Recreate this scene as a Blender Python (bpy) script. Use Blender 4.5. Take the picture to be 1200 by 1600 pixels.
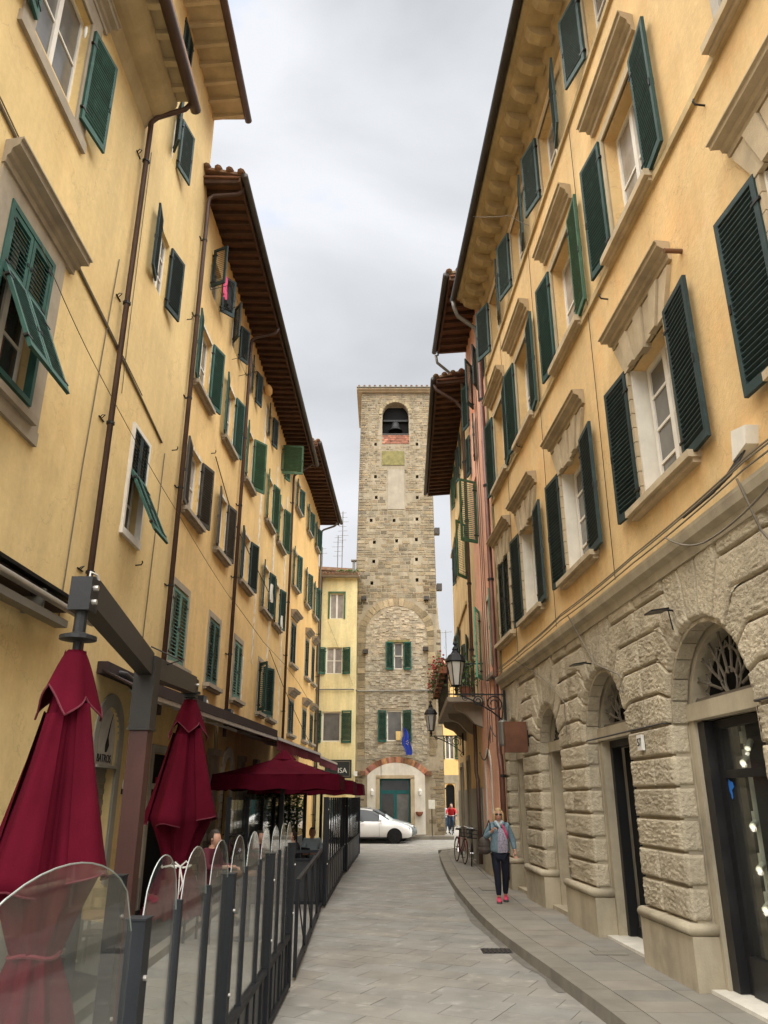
import bpy, bmesh, math, random
from mathutils import Vector, Matrix, noise
R = math.radians
PI = math.pi
rng = random.Random(7)
for o in list(bpy.data.objects): bpy.data.objects.remove(o)
SC = bpy.context.scene
C = SC.collection

# ------------------------------------------------------------------ camera
cam = bpy.data.cameras.new('camera'); camo = bpy.data.objects.new('camera', cam); C.objects.link(camo)
camo.location = (0, 0, 1.95); camo.rotation_euler = (R(90 + 20.233), 0, 0)
cam.sensor_fit = 'VERTICAL'; cam.sensor_height = 36; cam.sensor_width = 27; cam.lens = 36 * 1210 / 1600
cam.clip_start = .05; cam.clip_end = 3000
SC.camera = camo
# ------------------------------------------------------------------ sky, sun, exposure
SUN_EL, SUN_AZ = 74, 184          # degrees; azimuth clockwise from +Y (the sun stands behind the camera)
world = bpy.data.worlds.new('World'); SC.world = world; world.use_nodes = True
nt = world.node_tree; nt.nodes.clear()
def N(t, **k):
    n = nt.nodes.new(t)
    for a, b in k.items(): setattr(n, a, b)
    return n
sky = N('ShaderNodeTexSky', sky_type='NISHITA'); sky.sun_disc = False
sky.sun_elevation = R(SUN_EL); sky.sun_rotation = R(SUN_AZ)
tc = N('ShaderNodeTexCoord')
mp = N('ShaderNodeMapping'); mp.inputs['Scale'].default_value = (1.2, 1.2, 2.6)
nt.links.new(tc.outputs['Generated'], mp.inputs['Vector'])
cn = N('ShaderNodeTexNoise'); cn.inputs['Scale'].default_value = 1.7; cn.inputs['Detail'].default_value = 6; cn.inputs['Roughness'].default_value = .46
cn.inputs['Distortion'].default_value = .35
nt.links.new(mp.outputs[0], cn.inputs['Vector'])
cr = N('ShaderNodeValToRGB')
cr.color_ramp.elements[0].position = .33; cr.color_ramp.elements[0].color = (.95, .99, 1.04, 1)
cr.color_ramp.elements[1].position = .64; cr.color_ramp.elements[1].color = (1.56, 1.59, 1.67, 1)
nt.links.new(cn.outputs['Fac'], cr.inputs['Fac'])
cm = N('ShaderNodeVectorMath', operation='SCALE'); cm.inputs['Scale'].default_value = 1.52   # cloud brightness before the background strength
nt.links.new(cr.outputs['Color'], cm.inputs[0])
cn2 = N('ShaderNodeTexNoise'); cn2.inputs['Scale'].default_value = 3.4; cn2.inputs['Detail'].default_value = 5
nt.links.new(mp.outputs[0], cn2.inputs['Vector'])
gp = N('ShaderNodeMapRange'); gp.inputs['From Min'].default_value = .64; gp.inputs['From Max'].default_value = .76
gp.inputs['To Min'].default_value = 0; gp.inputs['To Max'].default_value = .55
nt.links.new(cn2.outputs['Fac'], gp.inputs['Value'])
mx = N('ShaderNodeMix', data_type='RGBA')
nt.links.new(gp.outputs[0], mx.inputs['Factor']); nt.links.new(cm.outputs[0], mx.inputs['A']); nt.links.new(sky.outputs[0], mx.inputs['B'])
bg = N('ShaderNodeBackground'); bg.inputs['Strength'].default_value = .05
nt.links.new(mx.outputs['Result'], bg.inputs['Color'])
wo = N('ShaderNodeOutputWorld'); nt.links.new(bg.outputs[0], wo.inputs['Surface'])
sl = bpy.data.lights.new('sun', 'SUN'); sl.energy = 1.5; sl.angle = R(110); sl.color = (1, .98, .94)
so = bpy.data.objects.new('sun', sl); C.objects.link(so)
so.rotation_euler = (R(90 - SUN_EL), 0, R(-SUN_AZ) + PI)
SC.view_settings.view_transform = 'Standard'; SC.view_settings.look = 'None'
SC.view_settings.exposure = 2.95; SC.view_settings.gamma = 1; SC.view_settings.use_curve_mapping = False

# ------------------------------------------------------------------ materials
MATS = {}
def pm(name, col, rough=.8, var=.12, scale=1.5, bump=.15, bscale=30, streak=0, metal=0, spec=.3, tint=False, rnd=0,
       col2=None, c2scale=.8, c2lo=.5, c2hi=.7, bdist=.01, voro=0, coat=0, emit=None, estr=0, patch=0):
    m = bpy.data.materials.new(name); m.use_nodes = True; MATS[name] = m
    t = m.node_tree; b = t.nodes['Principled BSDF']; L = t.links.new
    b.inputs['Roughness'].default_value = rough; b.inputs['Metallic'].default_value = metal
    b.inputs['Specular IOR Level'].default_value = spec
    if coat: b.inputs['Coat Weight'].default_value = coat; b.inputs['Coat Roughness'].default_value = .08
    g = t.nodes.new('ShaderNodeNewGeometry'); P = g.outputs['Position']
    c = t.nodes.new('ShaderNodeRGB'); c.outputs[0].default_value = (*col, 1); cur = c.outputs[0]
    def nz(sc, det=4, vec=None, rg=.6):
        n = t.nodes.new('ShaderNodeTexNoise'); n.inputs['Scale'].default_value = sc; n.inputs['Detail'].default_value = det
        n.inputs['Roughness'].default_value = rg
        L(vec or P, n.inputs['Vector']); return n.outputs['Fac']
    def mul(colr, fac, lo, hi, a=.3, bb=.7):
        r = t.nodes.new('ShaderNodeMapRange'); r.inputs['From Min'].default_value = a; r.inputs['From Max'].default_value = bb
        r.inputs['To Min'].default_value = lo; r.inputs['To Max'].default_value = hi; L(fac, r.inputs['Value'])
        v = t.nodes.new('ShaderNodeVectorMath'); v.operation = 'SCALE'; L(colr, v.inputs[0]); L(r.outputs[0], v.inputs['Scale']); return v.outputs[0]
    if col2:
        r = t.nodes.new('ShaderNodeMapRange'); r.inputs['From Min'].default_value = c2lo; r.inputs['From Max'].default_value = c2hi
        L(nz(c2scale, 7), r.inputs['Value'])
        x = t.nodes.new('ShaderNodeMix'); x.data_type = 'RGBA'; L(r.outputs[0], x.inputs['Factor']); L(cur, x.inputs['A'])
        x.inputs['B'].default_value = (*col2, 1); cur = x.outputs['Result']
    if var: cur = mul(cur, nz(scale, 8), 1 - var, 1 + var)
    if patch:      # faded repairs and grime patches
        r = t.nodes.new('ShaderNodeMapRange'); r.inputs['From Min'].default_value = .53; r.inputs['From Max'].default_value = .60; r.inputs['To Max'].default_value = patch
        L(nz(.45, 9, None, .68), r.inputs['Value'])
        x = t.nodes.new('ShaderNodeMix'); x.data_type = 'RGBA'; L(r.outputs[0], x.inputs['Factor']); L(cur, x.inputs['A']); x.inputs['B'].default_value = (*[k * .80 for k in col], 1); cur = x.outputs['Result']
        r = t.nodes.new('ShaderNodeMapRange'); r.inputs['From Min'].default_value = .60; r.inputs['From Max'].default_value = .66; r.inputs['To Max'].default_value = patch
        L(nz(1.3, 10, None, .72), r.inputs['Value'])
        x = t.nodes.new('ShaderNodeMix'); x.data_type = 'RGBA'; L(r.outputs[0], x.inputs['Factor']); L(cur, x.inputs['A']); x.inputs['B'].default_value = (min(1, col[0] * 1.12), min(1, col[1] * 1.15), min(1, col[2] * 1.35), 1); cur = x.outputs['Result']
        cur = mul(cur, nz(9, 8, None, .7), .93, 1.06)
        g3 = t.nodes.new('ShaderNodeTexVoronoi'); g3.feature = 'DISTANCE_TO_EDGE'; g3.inputs['Scale'].default_value = .55
        wn = t.nodes.new('ShaderNodeTexNoise'); wn.inputs['Scale'].default_value = 2.5; wn.inputs['Detail'].default_value = 6; L(P, wn.inputs['Vector'])
        wa = t.nodes.new('ShaderNodeVectorMath'); wa.operation = 'ADD'; L(P, wa.inputs[0]); L(wn.outputs['Color'], wa.inputs[1]); L(wa.outputs[0], g3.inputs['Vector'])
        r = t.nodes.new('ShaderNodeMapRange'); r.inputs['From Min'].default_value = 0; r.inputs['From Max'].default_value = .006; r.inputs['To Min'].default_value = .80; r.inputs['To Max'].default_value = 1; L(g3.outputs['Distance'], r.inputs['Value'])
        v = t.nodes.new('ShaderNodeVectorMath'); v.operation = 'SCALE'; L(cur, v.inputs[0]); L(r.outputs[0], v.inputs['Scale']); cur = v.outputs[0]
    if streak:
        mpn = t.nodes.new('ShaderNodeMapping'); mpn.inputs['Scale'].default_value = (1.3, 1.3, .13); L(P, mpn.inputs['Vector'])
        cur = mul(cur, nz(1.6, 6, mpn.outputs[0], .7), 1 - streak, 1 + streak * .5, .38, .62)
    if tint:
        at = t.nodes.new('ShaderNodeAttribute'); at.attribute_name = 'tint'
        x = t.nodes.new('ShaderNodeMix'); x.data_type = 'RGBA'; x.blend_type = 'MULTIPLY'; x.inputs['Factor'].default_value = 1
        L(cur, x.inputs['A']); L(at.outputs['Color'], x.inputs['B']); cur = x.outputs['Result']
    if rnd:
        oi = t.nodes.new('ShaderNodeObjectInfo'); cur = mul(cur, oi.outputs['Random'], 1 - rnd, 1 + rnd, 0, 1)
    L(cur, b.inputs['Base Color'])
    if bump:
        bn = t.nodes.new('ShaderNodeBump'); bn.inputs['Strength'].default_value = bump; bn.inputs['Distance'].default_value = bdist
        if voro:
            v = t.nodes.new('ShaderNodeTexVoronoi'); v.inputs['Scale'].default_value = voro; v.feature = 'SMOOTH_F1'
            ad = t.nodes.new('ShaderNodeMath'); L(v.outputs['Distance'], ad.inputs[0]); L(nz(bscale, 5), ad.inputs[1]); h = ad.outputs[0]
            wv = t.nodes.new('ShaderNodeVectorMath'); wv.operation = 'ADD'; L(P, wv.inputs[0])
            n2 = t.nodes.new('ShaderNodeTexNoise'); n2.inputs['Scale'].default_value = voro * .7; L(P, n2.inputs['Vector'])
            sc = t.nodes.new('ShaderNodeVectorMath'); sc.operation = 'SCALE'; sc.inputs['Scale'].default_value = 1.2 / voro
            L(n2.outputs['Color'], sc.inputs[0]); L(sc.outputs[0], wv.inputs[1]); L(wv.outputs[0], v.inputs['Vector'])
        else: h = nz(bscale, 5)
        L(h, bn.inputs['Height']); L(bn.outputs[0], b.inputs['Normal'])
    if emit:
        b.inputs['Emission Color'].default_value = (*emit, 1); b.inputs['Emission Strength'].default_value = estr
    return m
M = {}
M['plaster_pale'] = pm('pale yellow plaster', (.67, .50, .235), .92, .08, .55, .22, 22, .06, col2=(.61, .43, .19), c2scale=.7, c2lo=.48, c2hi=.72, patch=.38)
M['plaster_warm'] = pm('warm yellow plaster', (.71, .495, .215), .92, .09, .7, .22, 22, .08, col2=(.66, .46, .21), c2scale=.9, c2lo=.5, c2hi=.75, patch=.38)
M['plaster_orange'] = pm('orange yellow plaster', (.76, .50, .20), .92, .09, .8, .2, 22, .08, col2=(.70, .43, .17), c2scale=.8, patch=.38)
M['plaster_ochre'] = pm('ochre plaster', (.67, .47, .225), .92, .10, .6, .4, 18, .07, col2=(.68, .42, .18), c2scale=1.1, c2lo=.46, c2hi=.70, bdist=.015, patch=.38)
M['plaster_pink'] = pm('salmon plaster', (.74, .40, .27), .92, .12, .8, .25, 22, .10, col2=(.55, .31, .22), c2scale=1.2, patch=.38)
M['plaster_cream'] = pm('cream plaster', (.72, .62, .33), .92, .10, .6, .2, 22, .15, col2=(.62, .5, .25), c2scale=.8, c2lo=.52, c2hi=.8, patch=.38)
M['plaster_far'] = pm('tan plaster', (.66, .48, .24), .92, .14, .8, .2, 22, .2, patch=.38)
M['bare_plaster'] = pm('bare whitish plaster', (.68, .63, .52), .95, .25, 3, .3, 20, .1, col2=(.60, .42, .22), c2scale=5, c2lo=.5, c2hi=.6)
M['socle'] = pm('grey painted socle', (.30, .28, .23), .9, .12, 1.2, .2, 25, .15)
M['surround'] = pm('grey stone trim', (.33, .28, .21), .88, .14, 3, .2, 40, .12)
M['sandstone'] = pm('carved sandstone', (.44, .35, .225), .9, .16, 3, .35, 45, .1, rnd=.07, bdist=.012)
M['cornice'] = pm('ochre cornice', (.44, .33, .17), .9, .15, 2, .2, 30, .15)
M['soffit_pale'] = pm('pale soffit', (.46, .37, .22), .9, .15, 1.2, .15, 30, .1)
M['rustic'] = pm('rusticated stone', (.495, .425, .305), .93, .14, 1.6, .9, 70, .08, rnd=.11, col2=(.35, .295, .205), c2scale=2.5, c2lo=.5, c2hi=.75, bdist=.016, voro=30)
M['rustic_flat'] = pm('dressed stone', (.42, .36, .255), .9, .16, 1.8, .3, 50, .12, rnd=.05, col2=(.25, .215, .16), c2scale=1.4, c2lo=.52, c2hi=.78)
M['tower'] = pm('tower stone', (.315, .255, .165), .94, .30, 1.1, .7, 22, .15, tint=True, rnd=.12, bdist=.03, col2=(.16, .122, .08), c2scale=1.1, c2lo=.5, c2hi=.72)
M['mortar'] = pm('tower mortar', (.31, .26, .18), .95, .2, 2, .5, 25, .15, bdist=.02)
M['rubble'] = pm('grey rubble infill', (.36, .315, .235), .95, .2, 3, .8, 14, .1, tint=True, bdist=.03)
M['brick'] = pm('red brick', (.29, .125, .08), .92, .25, 6, .3, 40, 0, rnd=.25, tint=True)
M['white_plaster'] = pm('white plaster', (.66, .62, .53), .9, .12, 2, .15, 30, .12)
M['tower_plaster'] = pm('grey plaster patch', (.33, .285, .215), .9, .14, 2, .2, 25, .1)
M['moss'] = pm('mossy plaster', (.20, .175, .07), .95, .3, 5, .4, 25, 0)
M['paving'] = pm('paving stone', (.24, .226, .198), .8, .20, 1.6, .35, 35, 0, tint=True, col2=(.33, .31, .27), c2scale=3.5, c2lo=.55, c2hi=.72)
M['stain'] = pm('damp stain', (.14, .128, .105), .7, .3, 4, .2, 40)
M['glass_rim'] = pm('glass rim', (.25, .27, .25), .2, .1, 4, 0, spec=.6)
M['joint'] = pm('sandy joint', (.25, .232, .20), .95, .2, 5, .3, 60)
M['walk'] = pm('pavement slab stone', (.225, .205, .17), .78, .14, 2.2, .3, 60, 0, tint=True, col2=(.19, .17, .14), c2scale=1.5)
M['kerb'] = pm('kerb stone', (.20, .18, .145), .8, .2, 2, .3, 40, 0, rnd=.1)
M['dirt'] = pm('ground', (.16, .14, .115), .95, .2, .5, .3, 20)
def green(n, c, r=.62, v=.18): M[n] = pm(n.replace('_', ' '), c, r, v, 5, .2, 50, .12, rnd=.18, spec=.3, col2=[k * 1.5 + .012 for k in c], c2scale=7, c2lo=.56, c2hi=.74)
green('green_deep', (.016, .050, .042)); green('green_teal', (.028, .088, .070)); green('green_leaf', (.042, .105, .055))
green('green_black', (.018, .036, .036)); green('green_grey', (.035, .062, .058)); green('green_pale', (.10, .20, .155))
green('green_bottle', (.010, .070, .048)); green('green_aqua', (.09, .30, .21)); green('green_moss', (.06, .12, .06)); green('shutter_brown', (.06, .055, .045))
M['white_wood'] = pm('white painted wood', (.72, .68, .60), .5, .07, 6, .08, 60, .06)
M['grey_wood'] = pm('grey painted wood', (.38, .34, .28), .7, .12, 5, .1, 60, .1)
M['teal_door'] = pm('teal door paint', (.015, .10, .10), .4, .08, 4, .05, 60)
def glass_dark(n, c, r=.06):
    M[n] = pm(n.replace('_', ' '), c, r, .35, 1.6, 0, spec=.6)
glass_dark('pane_dark', (.035, .035, .033)); glass_dark('pane_grey', (.12, .115, .105), .15)
M['curtain'] = pm('curtain behind pane', (.30, .27, .235), .25, .3, 3, .2, 12, .2, spec=.5)
M['void'] = pm('dark interior', (.004, .004, .0035), .95, .2, 2, 0)  # near-black colour painted in for the shade inside openings and gaps
M['pipe_brown'] = pm('brown downpipe', (.085, .052, .040), .5, .2, 3, .05, 30, .1, metal=.2)
M['pipe_copper'] = pm('copper brown pipe', (.15, .07, .05), .45, .2, 3, .05, 30, .1, metal=.3)
M['gutter'] = pm('dark gutter', (.05, .042, .035), .5, .2, 3, .05, 30, metal=.2)
M['zinc'] = pm('grey pipe', (.17, .16, .135), .5, .15, 3, .05, 30, metal=.3)
M['rafter'] = pm('dark brown rafter', (.075, .038, .022), .85, .3, 4, .2, 40, rnd=.25)
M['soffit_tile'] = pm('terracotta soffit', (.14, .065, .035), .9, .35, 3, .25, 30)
M['roof_tile'] = pm('weathered roof tile', (.22, .125, .08), .9, .35, 4, .3, 30, rnd=.2, col2=(.16, .15, .08), c2scale=3)
M['iron'] = pm('black iron', (.022, .022, .022), .5, .2, 6, .1, 60, metal=.3)
M['iron_scroll'] = pm('wrought iron grey', (.16, .14, .11), .6, .2, 6, .1, 60, metal=.2)
M['fence'] = pm('charcoal painted steel', (.012, .0135, .016), .6, .15, 4, .08, 60, metal=.0, spec=.25)
M['fence_panel'] = pm('charcoal sheet', (.035, .037, .039), .45, .12, 2, .03, 60, metal=.2)
M['mast'] = pm('anthracite steel beam', (.030, .027, .023), .5, .12, 3, .04, 50, metal=.2)
M['mast_wood'] = pm('red brown mast cladding', (.052, .020, .015), .5, .15, 3, .1, 50, .15)
M['maroon'] = pm('maroon canvas', (.066, .0035, .010), .9, .18, 3, .3, 160, .08, spec=.04, bdist=.004)
M['hem'] = pm('maroon hem', (.09, .012, .02), .85, .1, 3, 0)
M['maroon_light'] = pm('maroon valance', (.13, .018, .028), .85, .12, 3, .2, 160, spec=.2, bdist=.004)
M['canvas_dark'] = pm('dark awning canvas', (.035, .022, .02), .8, .1, 3, .1, 80)
M['alu'] = pm('brushed aluminium', (.50, .47, .42), .35, .1, 5, .05, 60, metal=.7)
M['white_plastic'] = pm('white plastic', (.7, .68, .62), .45, .05, 4, 0)
M['black_plastic'] = pm('black plastic', (.015, .015, .016), .4, .1, 4, 0)
M['frost'] = pm('frosted lantern glass', (.55, .52, .46), .35, .06, 5, 0)
M['rust'] = pm('rusty sheet', (.13, .055, .03), .8, .25, 4, .2, 40)
M['wood'] = pm('brown wood', (.17, .085, .045), .7, .2, 4, .2, 50, .1)
M['wire'] = pm('grey cable', (.16, .135, .10), .7, .2, 3, 0)
M['wire_dark'] = pm('dark cable', (.05, .045, .04), .7, .2, 3, 0)
M['leaf'] = pm('leaf', (.06, .105, .022), .6, .35, 9, 0, rnd=.1)
M['leaf_dark'] = pm('dark leaf', (.035, .06, .02), .6, .35, 9, 0)
M['petal'] = pm('red petal', (.42, .035, .04), .6, .3, 9, 0)
M['pot'] = pm('terracotta pot', (.28, .11, .06), .85, .2, 5, .1, 50)
def gl(name, tintc, gloss=.12, alpha=.16):
    m = bpy.data.materials.new(name); m.use_nodes = True; t = m.node_tree; t.nodes.clear(); L = t.links.new
    o = t.nodes.new('ShaderNodeOutputMaterial'); tr = t.nodes.new('ShaderNodeBsdfTransparent'); tr.inputs[0].default_value = (*tintc, 1)
    gs = t.nodes.new('ShaderNodeBsdfGlossy'); gs.inputs['Roughness'].default_value = .03
    df = t.nodes.new('ShaderNodeBsdfDiffuse'); df.inputs[0].default_value = (.5, .5, .48, 1)
    fr = t.nodes.new('ShaderNodeFresnel'); ge = t.nodes.new('ShaderNodeNewGeometry'); ir = t.nodes.new('ShaderNodeMapRange')
    ir.inputs['To Min'].default_value = 1.28; ir.inputs['To Max'].default_value = 1 / 1.28; L(ge.outputs['Backfacing'], ir.inputs['Value']); L(ir.outputs[0], fr.inputs[0])
    m1 = t.nodes.new('ShaderNodeMixShader'); m1.inputs[0].default_value = alpha; L(tr.outputs[0], m1.inputs[1]); L(df.outputs[0], m1.inputs[2])
    m2 = t.nodes.new('ShaderNodeMixShader'); L(fr.outputs[0], m2.inputs[0]); L(m1.outputs[0], m2.inputs[1]); L(gs.outputs[0], m2.inputs[2])
    L(m2.outputs[0], o.inputs[0]); return m
M['glass'] = gl('clear glass', (.95, .97, .95), alpha=.025)
M['shop_glass'] = gl('shop glass', (.86, .88, .84), alpha=.025)
def plain(n, c, r=.6, **k): M[n] = pm(n.replace('_', ' '), c, r, k.pop('var', .1), k.pop('scale', 8), k.pop('bump', 0), **k)
plain('skin', (.50, .27, .185), .5, spec=.4); plain('hair_blonde', (.40, .27, .13), .6, var=.3, scale=25, bump=.4); plain('hair_dark', (.03, .02, .014), .6)
plain('denim', (.135, .20, .235), .85, var=.28, scale=22, bump=.35); plain('navy', (.006, .008, .018), .8); plain('print_top', (.30, .27, .33), .8, var=.55, scale=45)
plain('pink', (.65, .06, .13), .6); plain('sole', (.10, .09, .09), .7); plain('white_sole', (.5, .48, .45), .6); plain('bag_brown', (.05, .038, .03), .55)
plain('scarf', (.38, .45, .47), .8, var=.2, scale=18); plain('scarf_pink', (.50, .05, .13), .8); plain('red_jacket', (.50, .02, .025), .7); plain('jeans', (.04, .07, .12), .8)
plain('pale_shirt', (.35, .42, .45), .8); plain('dark_cloth', (.012, .012, .014), .8); plain('maroon_cloth', (.08, .01, .02), .8)
M['car_white'] = pm('white car paint', (.88, .88, .87), .3, .02, 2, 0, spec=.5, coat=.8)
M['car_silver'] = pm('silver car paint', (.22, .24, .235), .3, .02, 2, 0, metal=.4, coat=.8)
plain('car_glass', (.014, .017, .018), .12, var=0, spec=.35); plain('tyre', (.014, .014, .014), .8); plain('chrome', (.6, .6, .6), .15, metal=.9, var=0)
plain('bike_red', (.14, .012, .02), .35); plain('basket', (.04, .038, .035), .7); plain('blue_flag', (.015, .04, .30), .7, var=.1, bump=.2); plain('flag_yellow', (.6, .45, .05), .7)
plain('poster', (.62, .6, .52), .6); plain('orange_cloth', (.7, .5, .2), .8); plain('pink_cloth', (.75, .09, .2), .8); plain('sign_black', (.02, .025, .022), .4); plain('sign_letter', (.6, .6, .55), .5)
plain('sign_white', (.50, .47, .42), .7); plain('ink', (.012, .012, .012), .6); plain('blue_sticker', (.03, .16, .55), .4); plain('sign_red', (.35, .02, .02), .4); plain('shop_wall', (.16, .145, .12), .8); plain('magenta', (.35, .03, .12), .8, var=.6, scale=30)
M['lamp_on'] = pm('lit spot', (.8, .8, .75), .4, 0, bump=0, emit=(1, .93, .8), estr=.10)

# ------------------------------------------------------------------ geometry helpers
class MB:
    def __init__(s): s.v = []; s.f = []; s.t = []; s.ct = None
    def add(s, vs, fs):
        k = len(s.v); s.v += [tuple(p) for p in vs]; s.f += [tuple(k + i for i in f) for f in fs]
        s.t += [s.ct] * len(fs); return s
    def hexa(s, p):   # p: 8 points, bottom ring 0-3, top ring 4-7
        return s.add(p, [(3, 2, 1, 0), (4, 5, 6, 7), (0, 1, 5, 4), (1, 2, 6, 5), (2, 3, 7, 6), (3, 0, 4, 7)])
    def box(s, x0, x1, y0, y1, z0, z1):
        return s.hexa([(x0, y0, z0), (x1, y0, z0), (x1, y1, z0), (x0, y1, z0), (x0, y0, z1), (x1, y0, z1), (x1, y1, z1), (x0, y1, z1)])
    def fbox(s, F, a, b, n0, n1, z0, z1):
        return s.hexa([F(a, n0, z0), F(b, n0, z0), F(b, n1, z0), F(a, n1, z0), F(a, n0, z1), F(b, n0, z1), F(b, n1, z1), F(a, n1, z1)])
    def prism(s, poly, vec):
        n = len(poly); v = Vector(vec); q = [Vector(p) for p in poly]
        return s.add(q + [p + v for p in q], [tuple(range(n))[::-1], tuple(range(n, 2 * n))] + [(i, (i + 1) % n, n + (i + 1) % n, n + i) for i in range(n)])
    def bar(s, p0, p1, w, h, up=(0, 0, 1)):
        p0, p1 = Vector(p0), Vector(p1); d = (p1 - p0).normalized(); up = Vector(up)
        if abs(d.dot(up)) > .98: up = Vector((0, 1, 0))
        x = d.cross(up).normalized() * w / 2; y = x.cross(d).normalized() * h / 2
        return s.hexa([p0 - x - y, p0 + x - y, p0 + x + y, p0 - x + y, p1 - x - y, p1 + x - y, p1 + x + y, p1 - x + y])
    def tube(s, pts, r, n=8, cap=True):
        pts = [Vector(p) for p in pts]; rs = r if isinstance(r, (list, tuple)) else [r] * len(pts)
        k = len(s.v); up = None; rings = []
        for i, p in enumerate(pts):
            d = (pts[min(i + 1, len(pts) - 1)] - pts[max(i - 1, 0)]).normalized()
            if up is None:
                up = Vector((0, 0, 1)) if abs(d.z) < .9 else Vector((0, 1, 0))
            x = d.cross(up).normalized(); y = x.cross(d).normalized(); up = y
            rings.append([p + (x * math.cos(a) + y * math.sin(a)) * rs[i] for a in [2 * PI * j / n for j in range(n)]])
        vs = [q for rg in rings for q in rg]; fs = []
        for i in range(len(pts) - 1):
            for j in range(n):
                a = i * n + j; b = i * n + (j + 1) % n; fs.append((a, b, b + n, a + n))
        if cap: fs += [tuple(range(n))[::-1], tuple((len(pts) - 1) * n + j for j in range(n))]
        return s.add(vs, fs)
    def lathe(s, prof, c=(0, 0, 0), n=16, cap=True):
        c = Vector(c); vs = [c + Vector((r * math.cos(2 * PI * j / n), r * math.sin(2 * PI * j / n), z)) for r, z in prof for j in range(n)]
        fs = [(i * n + j, i * n + (j + 1) % n, (i + 1) * n + (j + 1) % n, (i + 1) * n + j) for i in range(len(prof) - 1) for j in range(n)]
        if cap: fs += [tuple(range(n))[::-1], tuple((len(prof) - 1) * n + j for j in range(n))]
        return s.add(vs, fs)
    def ball(s, c, rx, ry=None, rz=None, n=10, m=7):
        ry = ry or rx; rz = rz or rx; c = Vector(c); vs = [c + Vector((0, 0, -rz))]; fs = []
        for i in range(1, m):
            a = -PI / 2 + PI * i / m
            for j in range(n):
                b = 2 * PI * j / n; vs.append(c + Vector((rx * math.cos(a) * math.cos(b), ry * math.cos(a) * math.sin(b), rz * math.sin(a))))
        vs.append(c + Vector((0, 0, rz))); T = len(vs) - 1
        for j in range(n):
            fs.append((0, 1 + (j + 1) % n, 1 + j)); fs.append((T, 1 + (m - 2) * n + j, 1 + (m - 2) * n + (j + 1) % n))
            for i in range(m - 2):
                a = 1 + i * n + j; b = 1 + i * n + (j + 1) % n; fs.append((a, b, b + n, a + n))
        return s.add(vs, fs)
    def mesh(s, name, mat, off=(0, 0, 0), smooth=False):
        me = bpy.data.meshes.new(name); off = Vector(off)
        me.from_pydata([Vector(p) - off for p in s.v], [], s.f)
        if mat: me.materials.append(mat)
        if any(c is not None for c in s.t):
            ca = me.color_attributes.new('tint', 'FLOAT_COLOR', 'CORNER'); arr = []
            for f, c in zip(s.f, s.t):
                c = c or (1, 1, 1); arr += [c[0], c[1], c[2], 1.0] * len(f)
            ca.data.foreach_set('color', arr)
        if smooth:
            me.polygons.foreach_set('use_smooth', [True] * len(me.polygons))
        me.update(); return me
    def build(s, name, mat, parent=None, smooth=False, label=None, kind=None, base=None):
        mat = M[mat] if isinstance(mat, str) else mat
        off = wloc(parent) if parent else Vector(base or (0, 0, 0))
        o = bpy.data.objects.new(name, s.mesh(name, mat, off, smooth)); C.objects.link(o)
        if parent: o.parent = parent
        else: o.location = off
        if label: o['label'] = label
        if kind: o['kind'] = kind
        return o
ROOTLOC = {}
def wloc(o):
    v = Vector((0, 0, 0))
    while o: v += Vector(o.location); o = o.parent
    return v
def thing(name, label, cat, loc=(0, 0, 0), group=None):
    o = bpy.data.objects.new(name, None); C.objects.link(o); o.location = loc; o.empty_display_size = .2
    return tag(o, label, cat, group)
def tag(o, label, cat, group=None):
    o['label'] = label; o['category'] = cat
    if group: o['group'] = group
    return o
def inst(name, me, parent, loc, rotz=0, rot=None, scale=None):
    o = bpy.data.objects.new(name, me); C.objects.link(o)
    if parent: o.parent = parent; loc = Vector(loc) - wloc(parent)
    o.location = loc; o.rotation_euler = rot or (0, 0, rotz)
    if scale: o.scale = scale
    return o
def copy_tree(o, parent=None):
    c = o.copy(); C.objects.link(c); c.parent = parent
    for ch in o.children: copy_tree(ch, c)
    return c
class Fr:      # a vertical wall plane: s along it, n towards the street, z up
    def __init__(s, x0, y0, x1, y1, side):
        L = math.hypot(x1 - x0, y1 - y0); s.x0, s.y0, s.dx, s.dy, s.L = x0, y0, (x1 - x0) / L, (y1 - y0) / L, L
        s.nx, s.ny = (s.dy, -s.dx) if side > 0 else (-s.dy, s.dx)
        s.ang = math.atan2(s.dy, s.dx); s.side = side
    def __call__(s, a, n, z): return Vector((s.x0 + s.dx * a + s.nx * n, s.y0 + s.dy * a + s.ny * n, z))
def clamp(x, a=0, b=1): return max(a, min(b, x))
def text_mesh(txt, size, mat, depth=.004):
    cu = bpy.data.curves.new('t', 'FONT'); cu.body = txt; cu.size = size; cu.extrude = depth; cu.align_x = 'CENTER'; cu.align_y = 'CENTER'
    o = bpy.data.objects.new('t', cu); C.objects.link(o); dg = bpy.context.evaluated_depsgraph_get(); dg.update()
    me = bpy.data.meshes.new_from_object(o.evaluated_get(dg)); bpy.data.objects.remove(o); me.materials.clear(); me.materials.append(M[mat]); return me
def put_text(name, me, parent, loc, xdir):
    """stand text upright, reading along xdir"""
    o = bpy.data.objects.new(name, me); C.objects.link(o); o.parent = parent
    o.location = Vector(loc) - wloc(parent); o.rotation_euler = (PI / 2, 0, math.atan2(xdir[1], xdir[0])); return o
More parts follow.
